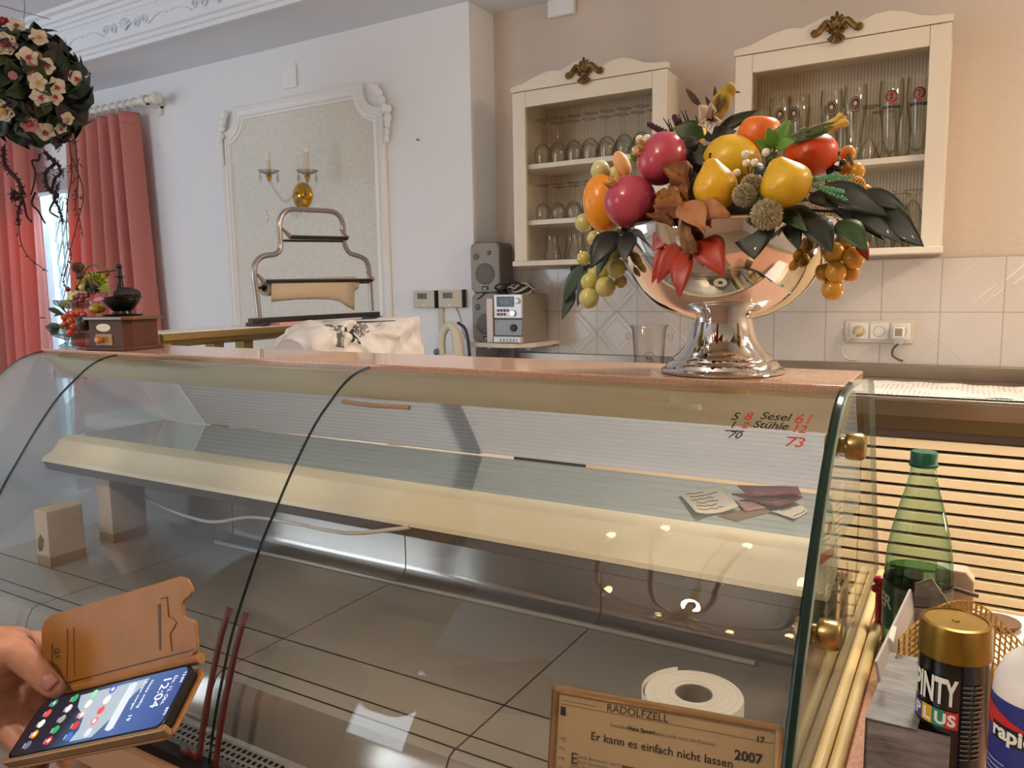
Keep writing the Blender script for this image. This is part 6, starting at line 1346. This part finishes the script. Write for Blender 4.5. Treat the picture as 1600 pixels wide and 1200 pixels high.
# sconce
sc0 = P(472, 306, Y=W-.01); t = thing('wall_sconce', sc0, 'two-arm crystal wall sconce with gilt backplate and candle bulbs on the moulded panel', 'wall lamp')
m_gold = mat('gold_plate', '#d9a63a', .18, 1); m_cand = mat('candle_sleeve', '#dcd6bf', .5); m_bulb = mat('bulb_frosted', '#f2f2f0', .2); m_cr = glass('lamp_crystal', '#fbfbfb', '#a4a6aa', 1.6, 0, 1.6)
MB().lathe([(.072, 0), (.070, .010), (.058, .020), (.040, .026), (.028, .034), (.022, .045), (.010, .050), (0, .05)], 28, (sc0.x, W-.002, sc0.z), (0, -1, 0)).build('backplate', m_gold, t)
for (px, py, dd, sl) in ((420, 270, .20, 20), (480, 270, .17, 30)):
    c = P(px, py, Y=W-dd); a0 = Vector((sc0.x, W-.05, sc0.z+.01))
    MB().tube(cr([a0, a0*.7+c*.3+Vector((0, -.02, -.075)), a0*.35+c*.65+Vector((0, 0, -.085)), c+Vector((0, 0, -.035))], 8), .007, 8).build('glass_arm', m_cr, t)
    MB().lathe([(.008, -.04), (.012, -.03), (.016, -.02), (.010, -.010), (.010, 0)], 14, c).build('gilt_cup', m_gold, t)
    MB().lathe([(.012, -.012), (.034, -.002), (.052, .010), (.054, .012), (.034, .003), (.012, -.006)], 24, c, wob=lambda a, z: 1+.05*math.cos(8*a)).build('drip_pan', m_cr, t)
    kq = mpp(c); hs = sl*kq; hb = 16*kq; MB().lathe([(.0125, 0), (.0125, hs), (.010, hs+.001)], 16, c).build('candle', m_cand, t)
    MB().lathe([(.009, hs), (.0145, hs+hb*.22), (.0140, hs+hb*.4), (.007, hs+hb*.8), (0, hs+hb)], 16, c).build('bulb', m_bulb, t)
    for k_ in range(6):
        a = k_*math.pi/3+.3; d = c+Vector((.05*math.cos(a), .05*math.sin(a), .006)); MB().lathe([(0, 0), (.004, -.004), (.004, -.010), (0, -.013)], 8, d).lathe([(0, -.014), (.0065, -.024), (.0055, -.045), (0, -.056)], 8, d).build('crystal_drop', m_cr, t, smooth=0)
for dx, dz, L in ((0, -.06, .05), (-.03, -.05, .045), (.03, -.05, .045), (-.12, -.075, .06)):
    d = Vector((sc0.x+dx, W-.06 if dx > -.1 else W-.15, sc0.z+dz)); MB().lathe([(0, 0), (.005, -.006), (.004, -.014), (0, -.018)], 8, d).lathe([(0, -.018), (.008, -.03), (.007, -.05), (0, -.018-L)], 8, d).build('crystal_drop', m_cr, t, smooth=0)

# ================================================================== HANGING FLOWER BALL
fb = P(44, 133, D=2.9); RB = .195
t = thing('hanging_flower_ball', fb, 'hanging ball of silk leaves, orchids and roses with dangling tendrils by the window', 'hanging flowers')
m_fl, m_fl2, m_fl3 = mat('ivy_dark', '#18260f', .5, var=(14, '#25381a', .35, .7)), mat('ivy_purple', '#33202a', .55, var=(14, '#44302f', .4, .7)), mat('ivy_olive', '#3c4a20', .55)
MB().ell(fb, RB*.82, 20, 14).build('core', mat('ball_core', '#14140d', .95), t)
b = MB(); N = 230
for i in range(N):
    z = 1-2*(i+.5)/N; a = i*2.39996; s_ = math.sqrt(1-z*z); d = Vector((s_*math.cos(a), s_*math.sin(a), z)); tn = d.cross(Vector((rnd.uniform(-1, 1), rnd.uniform(-1, 1), rnd.uniform(-1, 1)))).normalized()
    p0 = fb+d*RB*.80; p1 = p0+(tn*.8+d*rnd.uniform(.15, .75)-Vector((0, 0, .15))).normalized()*rnd.uniform(.066, .112); b.mat(0 if i % 5 else 1)
    if i % 7 == 3: b.mat(2)
    b.leaf(p0, p1, rnd.uniform(.046, .080), d, fold=.2, bow=.12, nu=7)
o = b.build('foliage', [m_fl, m_fl2, m_fl3], t, smooth=60, solid=.0005); o['kind'] = 'stuff'
m_pw, m_pp, m_pr, m_py = mat('petal_cream', '#d9cbb8', .6), mat('petal_pink', '#c98a8c', .6), mat('petal_red', '#a83244', .6), mat('petal_yellow', '#c9a24a', .6)
def onball(px, py, lift=1.0):
    dr = ray(px, py).normalized(); bq = dr.dot(fb); d2 = fb.length_squared-bq*bq; rr = RB*lift
    return dr*(bq-math.sqrt(max(0, rr*rr-d2)))
def orchid(px, py, sz, ang, m1=None):
    p = onball(px, py, 1.06); n_ = (p-fb).normalized()*.6-p.normalized()*.6; n_.normalize(); u = n_.cross(CU).normalized(); v = n_.cross(u).normalized(); kq = mpp(p)*sz
    b = MB()
    for i in range(5):
        a = ang+i*2*math.pi/5; d = u*math.cos(a)+v*math.sin(a); b.leaf(p+d*kq*.1, p+d*kq+n_*kq*.1, kq*(1.15 if i % 2 else .8), n_, fold=.05, bow=-.12, nu=9, tipw=.9)
    f = b.build('orchid', m1 or m_pw, t, smooth=60, solid=.0006)
    b = MB().ell(p+n_*kq*.12, kq*.16, 8, 6)
    for i in range(3): a = ang+1+i*.8; b.leaf(p+n_*kq*.1, p+(u*math.cos(a)+v*math.sin(a))*kq*.42+n_*kq*.25, kq*.25, n_)
    b.build('lip', m_pr if rnd.random() < .7 else m_py, f)
def rose(px, py, sz, m1, m2):
    p = onball(px, py, 1.04); n_ = ((p-fb).normalized()-p.normalized()).normalized(); u = n_.orthogonal().normalized(); v = n_.cross(u); kq = mpp(p)*sz; b = MB()
    for ring, (nn, r0, tilt) in enumerate(((7, 1.0, .25), (6, .72, .55), (5, .45, .9))):
        for i in range(nn):
            a = 2*math.pi*i/nn+ring*.5; d = u*math.cos(a)+v*math.sin(a); b.leaf(p+d*kq*r0*.2, p+d*kq*r0+n_*kq*tilt*r0, kq*r0*1.0, n_, bow=-.2, nu=7, tipw=.7)
    f = b.build('rose', m1, t, smooth=60, solid=.0006); MB().ell(p+n_*kq*.2, (kq*.3, kq*.3, kq*.3), 10, 8).build('heart', m2, f)
for o_ in ((60, 58, 15, .3), (43, 90, 17, 1.2), (72, 103, 14, .6), (58, 128, 15, .9), (88, 135, 15, .2), (62, 152, 15, 1.4), (85, 152, 13, 2), (118, 122, 13, .5), (25, 40, 15, .2), (70, 205, 16, .4), (105, 185, 11, 1), (95, 200, 10, .3)): orchid(*o_)
for o_ in ((8, 70, 19, m_pw, m_pr), (48, 108, 11, m_pp, m_pp), (4, 172, 18, m_pw, m_py), (46, 193, 14, m_pp, m_pr), (20, 118, 7, m_pp, m_pp), (5, 35, 10, m_pr, m_pr), (58, 88, 8, m_pp, m_pr), (85, 218, 9, m_pw, m_pp)): rose(*o_)
m_ten, m_vine = mat('tendril_red_brown', '#2e1316', .8), mat('vine_green_brown', '#33301f', .8)
def tendril(pts, r_, m, hair=0, dy=0, lf=0):
    r_ *= 1.32
    q = cr([P(x, y, D=2.86+dy) for x, y in pts], 8); b = MB().tube(q, [r_*(1-.45*i/len(q)) for i in range(len(q))], 6)
    for p in q[::2] if hair else ():
        for _ in range(3): d = Vector((rnd.uniform(-1, 1), rnd.uniform(-1, 1), rnd.uniform(-1, 1))).normalized(); b.tube([p, p+d*r_*2.4], [r_*.5, r_*.2], 4)
    for i in range(lf):
        p = q[int((i+.7)*len(q)/(lf+.7)) % len(q)]; b.leaf(p, p+Vector((rnd.uniform(-.02, .02), 0, rnd.uniform(-.02, .01))), .008, (0, -1, 0), nu=5)
    b.build('tendril', m, t, smooth=60)
tendril([(5, 230), (8, 258), (25, 278), (35, 300), (22, 312), (20, 300), (35, 310), (28, 330), (30, 352)], .0055, m_ten, 1)
tendril([(30, 290), (38, 320), (42, 338), (50, 347)], .004, m_ten)
tendril([(70, 238), (85, 255), (72, 268), (72, 285), (80, 300), (85, 280), (95, 270), (88, 255), (78, 248)], .005, m_ten, 1, .02)
tendril([(55, 300), (50, 318), (60, 330), (68, 345), (71, 349)], .0035, m_ten)
tendril([(90, 290), (85, 310), (92, 325), (98, 346)], .0042, m_ten, 1)
tendril([(62, 240), (60, 250), (50, 252), (55, 270), (52, 292), (48, 305)], .0035, m_ten)
tendril([(78, 300), (90, 303), (84, 315), (78, 330), (92, 340)], .0042, m_ten)
tendril([(108, 215), (112, 270), (105, 320), (104, 355), (106, 385), (112, 400), (100, 430), (104, 455)], .0017, m_vine, 0, 0, 12)
tendril([(118, 220), (122, 280), (118, 320), (125, 345), (130, 372)], .0016, m_vine, 0, .01, 10)
tendril([(28, 345), (33, 380), (45, 402), (62, 416), (75, 424)], .0016, m_vine, 0, 0, 5)
tendril([(110, 240), (130, 300), (120, 350), (110, 390), (102, 428), (98, 440), (106, 455)], .0015, m_vine, 0, .02, 6)
b = MB()
for i in range(26):
    x, y = rnd.uniform(88, 126), rnd.uniform(215, 320); b.tube([P(x, y, D=2.84), P(x+rnd.uniform(-14, 14), y+rnd.uniform(-10, 14), D=2.86)], .0016, 4)
b.build('twigs', m_vine, t)['kind'] = 'stuff'
q0 = onball(14, 40, 1.0); top = Vector((fb.x-.03, fb.y, CEIL)); MB().tube([fb+Vector((-.02, 0, RB*.7)), Vector((P(11, 0, D=2.8).x, fb.y, P(11, 0, D=2.8).z)), top], .0013, 6).build('hanging_wire', mat('wire_grey', '#5e6068', .5), t)
a, b_ = P(-6, 7, D=3.0), P(78, 30, D=3.45); single(MB().tube([a-(b_-a)*.4, b_], .0016, 6), 'ceiling_wire', mat('wire_grey', '#5e6068', .5), a, 'thin wire stretched below the ceiling above the flower ball', 'wire')
# ================================================================== PHONE, HAND AND PERSON
Hl, Hr = P(68, 1088, D=.69), P(310, 1029, D=.622)
L = (Hr-Hl).length; pex = (Hr-Hl).normalized()
def frame_to(pl, pr_): d = (pl+pr_)/2-(Hl+Hr)/2; d -= pex*d.dot(pex); return d.length, d.normalized()
wS, eyS = frame_to(P(-6, 1190, D=.642), P(274, 1133, D=.575)); wC, eyC = frame_to(P(70, 960, D=.705), P(318, 893, D=.637))
nS = pex.cross(eyS).normalized(); nS = nS if nS.dot(-Hl) > 0 else -nS
nC = pex.cross(eyC).normalized(); nC = nC if nC.dot(-Hl) > 0 else -nC
def pl(o, ey, n_, u, v, h=0): return o+pex*u+ey*v+n_*h
def rr2(x0, x1, y0, y1, r, n=6):
    out = []
    for cx, cy, a0 in ((x1-r, y1-r, 0), (x0+r, y1-r, 90), (x0+r, y0+r, 180), (x1-r, y0+r, 270)):
        for i in range(n+1): a = R(a0+90*i/n); out.append((cx+r*math.cos(a), cy+r*math.sin(a)))
    return out
m_lea, m_lea2 = mat('leather_tan', '#94642e', .5, var=(30, '#875a29', .35, .7), bump=(420, .15, .0008)), mat('leather_edge', '#7d5228', .5)
ph = thing('smartphone', Hl+pex*L/2, 'smartphone with lit screen in an open tan leather flip case held at lower left', 'smartphone')
def plate(pts, ey, n_, h0, h1, name, m, par=ph, **kw): return MB().prism([pl(Hl, ey, n_, u, v, h0) for u, v in pts], n_*(h1-h0)).build(name, m, par, **kw)
# cover flap with the side notch
cov = [(0.004, .002)]+[(L-.010, .002), (L-.001, .006), (L, .014), (L, wC*.42), (L-.003, wC*.46), (L-.010, wC*.49), (L-.012, wC*.53), (L-.012, wC*.66), (L-.010, wC*.70), (L-.003, wC*.73), (L, wC*.77), (L, wC-.012), (L-.004, wC-.004), (L-.012, wC), (.014, wC), (.004, wC-.004), (0, wC-.014), (0, .010)]
cf = plate(cov, eyC, nC, -.003, 0, 'flip_cover', m_lea, bevel=.0008)
plate([(L-.042, wC*.20), (L-.040, wC*.20), (L-.036, wC*.74), (L-.0395, wC*.74)], eyC, nC, 0, .0003, 'card_slot', mat('slot_dark', '#4c4038', .6), cf)
b = MB(); ps = lambda u, v: pl(Hl, eyC, nC, u, v, .0004)
b.tube([ps(L-.028, wC*.16), ps(L-.028, wC*.36), ps(L-.024, wC*.41), ps(L-.020, wC*.47), ps(L-.024, wC*.54), ps(L-.028, wC*.56), ps(L-.028, wC*.80), ps(L-.035, wC*.80)], .0005, 5)
b.tube([ps(.032, wC*.14), ps(.036, wC*.76)], .0006, 5).tube([ps(.042, wC*.14), ps(.044, wC*.76)], .0005, 5).tube([ps(.004, wC*.10), ps(L-.004, wC*.12)], .0007, 5)
b.build('embossed_line', m_lea2, cf)
b = MB(); cc = (.021, wC*.50); b.tube([pl(Hl, eyC, nC, cc[0]+.0035*math.cos(a), cc[1]+.0035*math.sin(a), .0004) for a in [i*.6 for i in range(10)]], .0005, 5).tube([ps(.0145, wC*.42), ps(.0152, wC*.62)], .0006, 5).tube([ps(.019, wC*.50), ps(.023, wC*.50)], .0005, 5).build('embossed_mark', mat('emboss_dark', '#5c3d20', .6), cf)
MB().tube([Hl-pex*0+nC*-.003, Hr+nC*-.003], .0045, 10).build('spine', m_lea, ph)
plate(rr2(-.002, L+.001, .001, wS+.003, .010), eyS, nS, -.012, -.0095, 'back_shell', m_lea, bevel=.001)
plate(rr2(.002, L-.003, .003, wS, .009), eyS, nS, -.0095, -.0008, 'phone_body', mat('phone_black', '#14120f', .25, .3), bevel=.0012)
plate(rr2(.000, L-.001, wS-.004, wS+.002, .002), eyS, nS, -.0095, -.001, 'shell_edge', mat('shell_clear', '#8a6a44', .2), bevel=.0008)
def screen_mat():
    t = NT('screen'); e = t.n('ShaderNodeTexCoord'); sx = t.t.nodes.new('ShaderNodeSeparateXYZ'); t.l(e.outputs['Generated'], sx.inputs[0])
    c = t.ramp(sx.outputs[0], [(0, lin('#231a22')), (.32, lin('#2b2c3a')), (.55, lin('#53729a')), (.8, lin('#4a68a8')), (1, lin('#3c5696'))])
    t.l(c, t.b.inputs['Emission Color']); t.b.inputs['Emission Strength'].default_value = .75; t.b.inputs['Base Color'].default_value = lin('#0b0b0e'); t.b.inputs['Roughness'].default_value = .08; return t.m
sr = plate(rr2(.005, L-.006, .005, wS-.003, .007), eyS, nS, -.0008, -.0002, 'screen', screen_mat(), smooth=0)
def em(name, h, s_=.7): return mat(name, h, .2, emit=(h, s_*.75))
# wallpaper wave, icons, search bar, text (writing runs across the short side)
W0, W1 = .006, wS-.004
def sp(u, v, h=0.0): return pl(Hl, eyS, nS, u*L, W0+(W1-W0)*v, h)
wave = [(.30, .06), (.33, .3), (.42, .55), (.44, .78), (.42, .98), (.56, .98), (.62, .7), (.68, .35), (.74, .04)]
MB().prism([sp(u, v, -.0002) for u, v in wave], nS*.0002).build('wallpaper_wave', em('wave_pale', '#93a8ba', .7), sr, smooth=0)
cols = ['#2f9a5a', '#d84a4a', '#e6e6e6', '#e0882a', '#5a6a80', '#3a9a5a', '#c8c8d0', '#8a8f98', '#2f9a5a', '#c23030', '#7ad0a0', '#e0e0e0', '#e0a0a0', '#d03a3a', '#3a6ac0', '#4a5ac0', '#f0f0f0', '#e05050', '#e07070', '#c0c8e0']
i = 0
for cu_, v0 in ((.13, .0), (.27, .0), (.40, .0), (.52, .0)):
    for r_ in range(5):
        if cu_ == .13 and r_ == 4: pass
        v = .10+.195*r_; u = cu_-.0; cx = sp(u, v, .0001); n = 16; rad = .0037
        MB().prism([cx+pex*rad*math.cos(a)+eyS*rad*math.sin(a) for a in [k_*2*math.pi/n for k_ in range(n)]], nS*.0002).build('app_icon', em('icon_'+cols[i % 20][1:], cols[i % 20], .7), sr, smooth=0)
        if i % 3 == 0: MB().prism([cx+pex*.0018*math.cos(a)+eyS*.0018*math.sin(a)+nS*.0002 for a in [k_*2*math.pi/8 for k_ in range(8)]], nS*.0001).build('icon_glyph', em('glyph_white', '#f2f2f2', .7), sr, smooth=0)
        MB().prism([sp(u-.030, v-.045, .0001), sp(u-.022, v-.045, .0001), sp(u-.022, v+.045, .0001), sp(u-.030, v+.045, .0001)], nS*.0001).build('icon_caption', em('caption', '#aab3bd', .4), sr, smooth=0); i += 1
MB().prism([sp(.60+.018*math.cos(a) if False else u, v, .0001) for u, v in ((.625, .10), (.655, .06), (.675, .10), (.675, .90), (.655, .94), (.625, .90))], nS*.0002).build('search_bar', em('search_pale', '#b9c8de', .75), sr, smooth=0)
tx = lambda s_, size, u, v, al='LEFT': MB().text(s_, size, sp(u, v, .0002), eyS, pex, nS, off=0, align=al).build('screen_text', em('text_white', '#eef2f8', .9), sr, smooth=0)
tx('12:04', .0125, .845, .10); tx('Do. 12. Okt.', .005, .905, .12); tx('Heute wolkig', .0045, .76, .10); tx('Regen morgen', .0042, .72, .10); tx('19', .006, .735, .70); tx('12:04', .0045, .955, .08); tx('85%', .004, .955, .72)
ph_lock = None
# hand -------------------------------------------------------------
m_skin = mat('skin', '#b98770', .5, var=(40, '#a9705a', .4, .7), sss=.12, bump=(260, .25, .001))
def limb(b, pts, rad, n=14):
    q = cr(pts, 6); m_ = len(pts)-1; rr_ = []
    for i in range(len(q)):
        f_ = i/(len(q)-1)*m_; j = min(int(f_), m_-1); rr_.append(rad[j]*(1-(f_-j))+rad[j+1]*(f_-j))
    b.tube(q, rr_, n)
    for p, r_ in ((q[0], rr_[0]), (q[-1], rr_[-1])): b.ell(p, r_, n, 8)
def at(px, py, D): return P(px, py, D=D+.078-.00022*max(0, px))
b = MB()
wr = at(-95, 1052, .585)
# palm mass, thumb base, back of the hand
limb(b, [wr, at(-45, 1045, .60), at(5, 1030, .615)], [.027, .031, .028])
limb(b, [at(-70, 1085, .60), at(-20, 1082, .612), at(40, 1098, .635)], [.024, .025, .016])
limb(b, [at(-40, 1015, .605), at(20, 1012, .63)], [.022, .019])
# thumb: base, first joint, tip lying on the hinge
limb(b, [at(-20, 1030, .585), at(22, 1018, .592), at(52, 1044, .598), at(80, 1071, .607)], [.019, .0148, .0112, .0096])
b.ell(at(86, 1075, .606), .0088, 14, 9); b.ell(at(70, 1062, .604), .0104, 14, 9)
# index finger behind the cover, three fingers under the phone
behind = nC*-.014
limb(b, [at(10, 1006, .63), at(52, 1003, .662), at(98, 1010, .690), at(130, 1022, .70)], [.0125, .0105, .0095, .008])
under = lambda u, v, h=-.022: pl(Hl, eyS, nS, u, v, h)
limb(b, [at(15, 1060, .64), under(.022, .004, -.024), under(.052, .018, -.024), under(.070, .034, -.022)], [.0135, .0108, .0098, .008])
limb(b, [at(-5, 1085, .635), under(.004, .020, -.025), under(.034, .036, -.0245), under(.050, .052, -.022)], [.013, .0105, .0095, .0078])
limb(b, [at(-25, 1100, .62), under(-.012, .036, -.024), under(.012, .050, -.0235), under(.026, .062, -.021)], [.0115, .0092, .0083, .007])
# forearm, and the rest of the figure standing left of the camera
OFF = Vector((-.21, .33, 0)); V_ = lambda x, y, z: Vector((x, y, z))+OFF
elbow = Vector((-.93, .20, -.42)); shoulder = V_(-.70, -.02, .0)
limb(b, [wr, wr*.5+elbow*.5, elbow], [.027, .036, .042]); limb(b, [elbow, shoulder], [.045, .058])
sh2 = V_(*(-1.06, -.04, .0)); el2 = V_(-1.14, .0, -.30); wr2 = V_(-1.10, .12, -.52)
limb(b, [sh2, el2, wr2], [.056, .042, .028]); limb(b, [wr2, wr2+Vector((.01, .03, -.07))], [.03, .026])
for i in range(4): limb(b, [wr2+Vector((-.02+.016*i, .04, -.08)), wr2+Vector((-.02+.016*i, .05, -.13)), wr2+Vector((-.018+.014*i, .04, -.165+.004*abs(i-1))) ], [.0095, .0085, .007], 8)
limb(b, [wr2+Vector((.02, .04, -.05)), wr2+Vector((.045, .06, -.08)), wr2+Vector((.045, .065, -.11))], [.012, .010, .008], 8)
limb(b, [V_(*(-.88, -.03, .02)), V_(*(-.88, -.02, .10)), V_(*(-.88, 0, .14))], [.06, .055, .056])      # neck
b.ell(V_(-.88, .005, .25), (.077, .096, .115), 24, 16); b.ell(V_(-.88, .03, .18), (.055, .068, .055), 18, 12); b.ell(V_(-.88, .105, .225), (.013, .018, .02), 10, 8)
for sg in (-1, 1): b.ell(V_(-.88+sg*.08, .0, .23), (.010, .02, .032), 10, 8)
limb(b, [V_(*(-.88, -.03, -.02)), V_(*(-.88, -.02, -.25)), V_(*(-.88, -.01, -.50))], [.12, .13, .14])
for sg in (-1, 1): limb(b, [V_(*(-.88+sg*.09, -.01, -.52)), V_(*(-.88+sg*.10, .0, -.90)), V_(*(-.88+sg*.10, -.02, -1.26)), V_(*(-.88+sg*.10, .10, -1.31))], [.085, .06, .042, .038])
pb = b.build('person', m_skin, smooth=80)
tag(pb, 'person mostly outside the left edge, bare hand holding the open phone, pale sleeve', 'person')
kx = pb.modifiers.new('skin', 'REMESH'); kx.mode = 'VOXEL'; kx.voxel_size = .0024; kx.use_smooth_shade = True
kx = pb.modifiers.new('soft', 'SMOOTH'); kx.iterations = 4; kx.factor = .5
ORG[pb] = Vector((0, 0, 0))
# thumb nail
tc = at(82, 1068, .596); td = (at(86, 1075, .602)-at(52, 1044, .598)).normalized(); ts = td.cross(-tc.normalized()).normalized(); tn = ts.cross(td); tn = tn if tn.dot(-tc) > 0 else -tn
tb = at(79, 1068, .606)+tn*.0104
MB().grid(lambda u, v: tb+td*(-.006+.0125*u)+ts*((v-.5)*.0125*(1-.25*(2*u-1)**4))+tn*(.0008-.0030*(2*v-1)**2-.002*(u-.5)**2), 9, 9).build('thumbnail', mat('nail', '#9c6a64', .25, coat=.3), pb, smooth=80, solid=.0008)
# eyes, mouth, hair, clothing
for sg in (-1, 1): MB().ell(V_(-.88+sg*.031, .088, .255), .011, 12, 8).build('eye', mat('eye_white', '#e8e4de', .2), pb)
MB().ell(V_(-.88, .094, .178), (.024, .008, .006), 12, 8).build('mouth', mat('lip', '#9a5a50', .5), pb)
o = MB().ell(V_(-.88, -.018, .285), (.088, .098, .098), 20, 14).build('hair', mat('hair_grey', '#7a7068', .9), pb)
m_coat, m_blk = mat('sleeve_beige', '#b8a894', .9, bump=(200, .3, .002)), mat('cloth_black', '#121214', .85)
b = MB(); w2 = wr*.78+elbow*.22; limb(b, [w2, wr*.55+elbow*.45, elbow, shoulder], [.040, .047, .056, .072]); limb(b, [sh2, el2, wr2], [.072, .054, .040])
limb(b, [V_(*(-.88, -.03, .0)), V_(*(-.88, -.02, -.25)), V_(*(-.88, -.01, -.36))], [.15, .155, .16]); limb(b, [shoulder, V_(*(-.88, -.03, .03)), sh2], [.075, .085, .075])
o = b.build('jumper', m_coat, pb); kx = o.modifiers.new('r', 'REMESH'); kx.mode = 'VOXEL'; kx.voxel_size = .006; kx.use_smooth_shade = True
b = MB()
for sg in (-1, 1): limb(b, [V_(*(-.88+sg*.06, -.01, -.42)), V_(*(-.88+sg*.10, .0, -.90)), V_(*(-.88+sg*.10, -.02, -1.27))], [.125, .085, .07])
o = b.build('trousers', m_blk, pb); kx = o.modifiers.new('r', 'REMESH'); kx.mode = 'VOXEL'; kx.voxel_size = .006; kx.use_smooth_shade = True
for sg in (-1, 1): MB().ell(V_(-.88+sg*.10, .05, -1.315), (.045, .12, .034), 16, 10).build('shoe', m_blk, pb)
# ================================================================== LAMPS THAT LIGHT THE ROOM
cc = Vector((-.75, -.45, .90)); t = thing('chandelier', (cc.x, cc.y, CEIL), 'crystal and brass chandelier behind the photographer, seen as sparkles in the glass', 'chandelier')
MB().tube([cc+Vector((0, 0, .18)), (cc.x, cc.y, CEIL)], .006, 8).lathe([(.05, 0), (.05, -.02), (.01, -.05)], 16, (cc.x, cc.y, CEIL)).lathe([(.0, -.2), (.02, -.16), (.03, -.05), (.015, .02), (.02, .12), (.0, .2)], 16, cc).build('stem', m_brass, t)
m_on = mat('bulb_lit', '#ffdca8', .3, emit=('#ffd9a0', 18))
for i in range(8):
    a = i*math.pi/4+.2; d = Vector((math.cos(a), math.sin(a), 0)); e_ = cc+d*.34+Vector((0, 0, .05))
    MB().tube(cr([cc+Vector((0, 0, -.06)), cc+d*.14+Vector((0, 0, -.13)), cc+d*.29+Vector((0, 0, -.07)), e_], 5), .007, 8).build('arm', m_brass, t)
    MB().lathe([(.01, -.02), (.045, .0), (.05, .008), (.012, .0)], 14, e_).build('drip_pan', m_cr, t)
    MB().tube([e_, e_+Vector((0, 0, .07))], .011, 10).build('candle', m_cand, t); MB().ell(e_+Vector((0, 0, .10)), (.014, .014, .032), 12, 8).build('bulb', m_on, t)
    for k_ in range(4): MB().ell(e_+Vector((.04*math.cos(k_*1.57), .04*math.sin(k_*1.57), -.04)), (.008, .008, .025), 6, 4).build('crystal_drop', m_cr, t, smooth=0)
struct(MB().box(1.43, 2.07, 1.58, 2.22, 1.255, 1.262).box(1.43, 1.45, 1.58, 2.22, 1.262, CEIL).box(2.05, 2.07, 1.58, 2.22, 1.262, CEIL), 'unseen_lamp_housing', m_trim)  # unseen housing added around the warm ceiling panel lamp
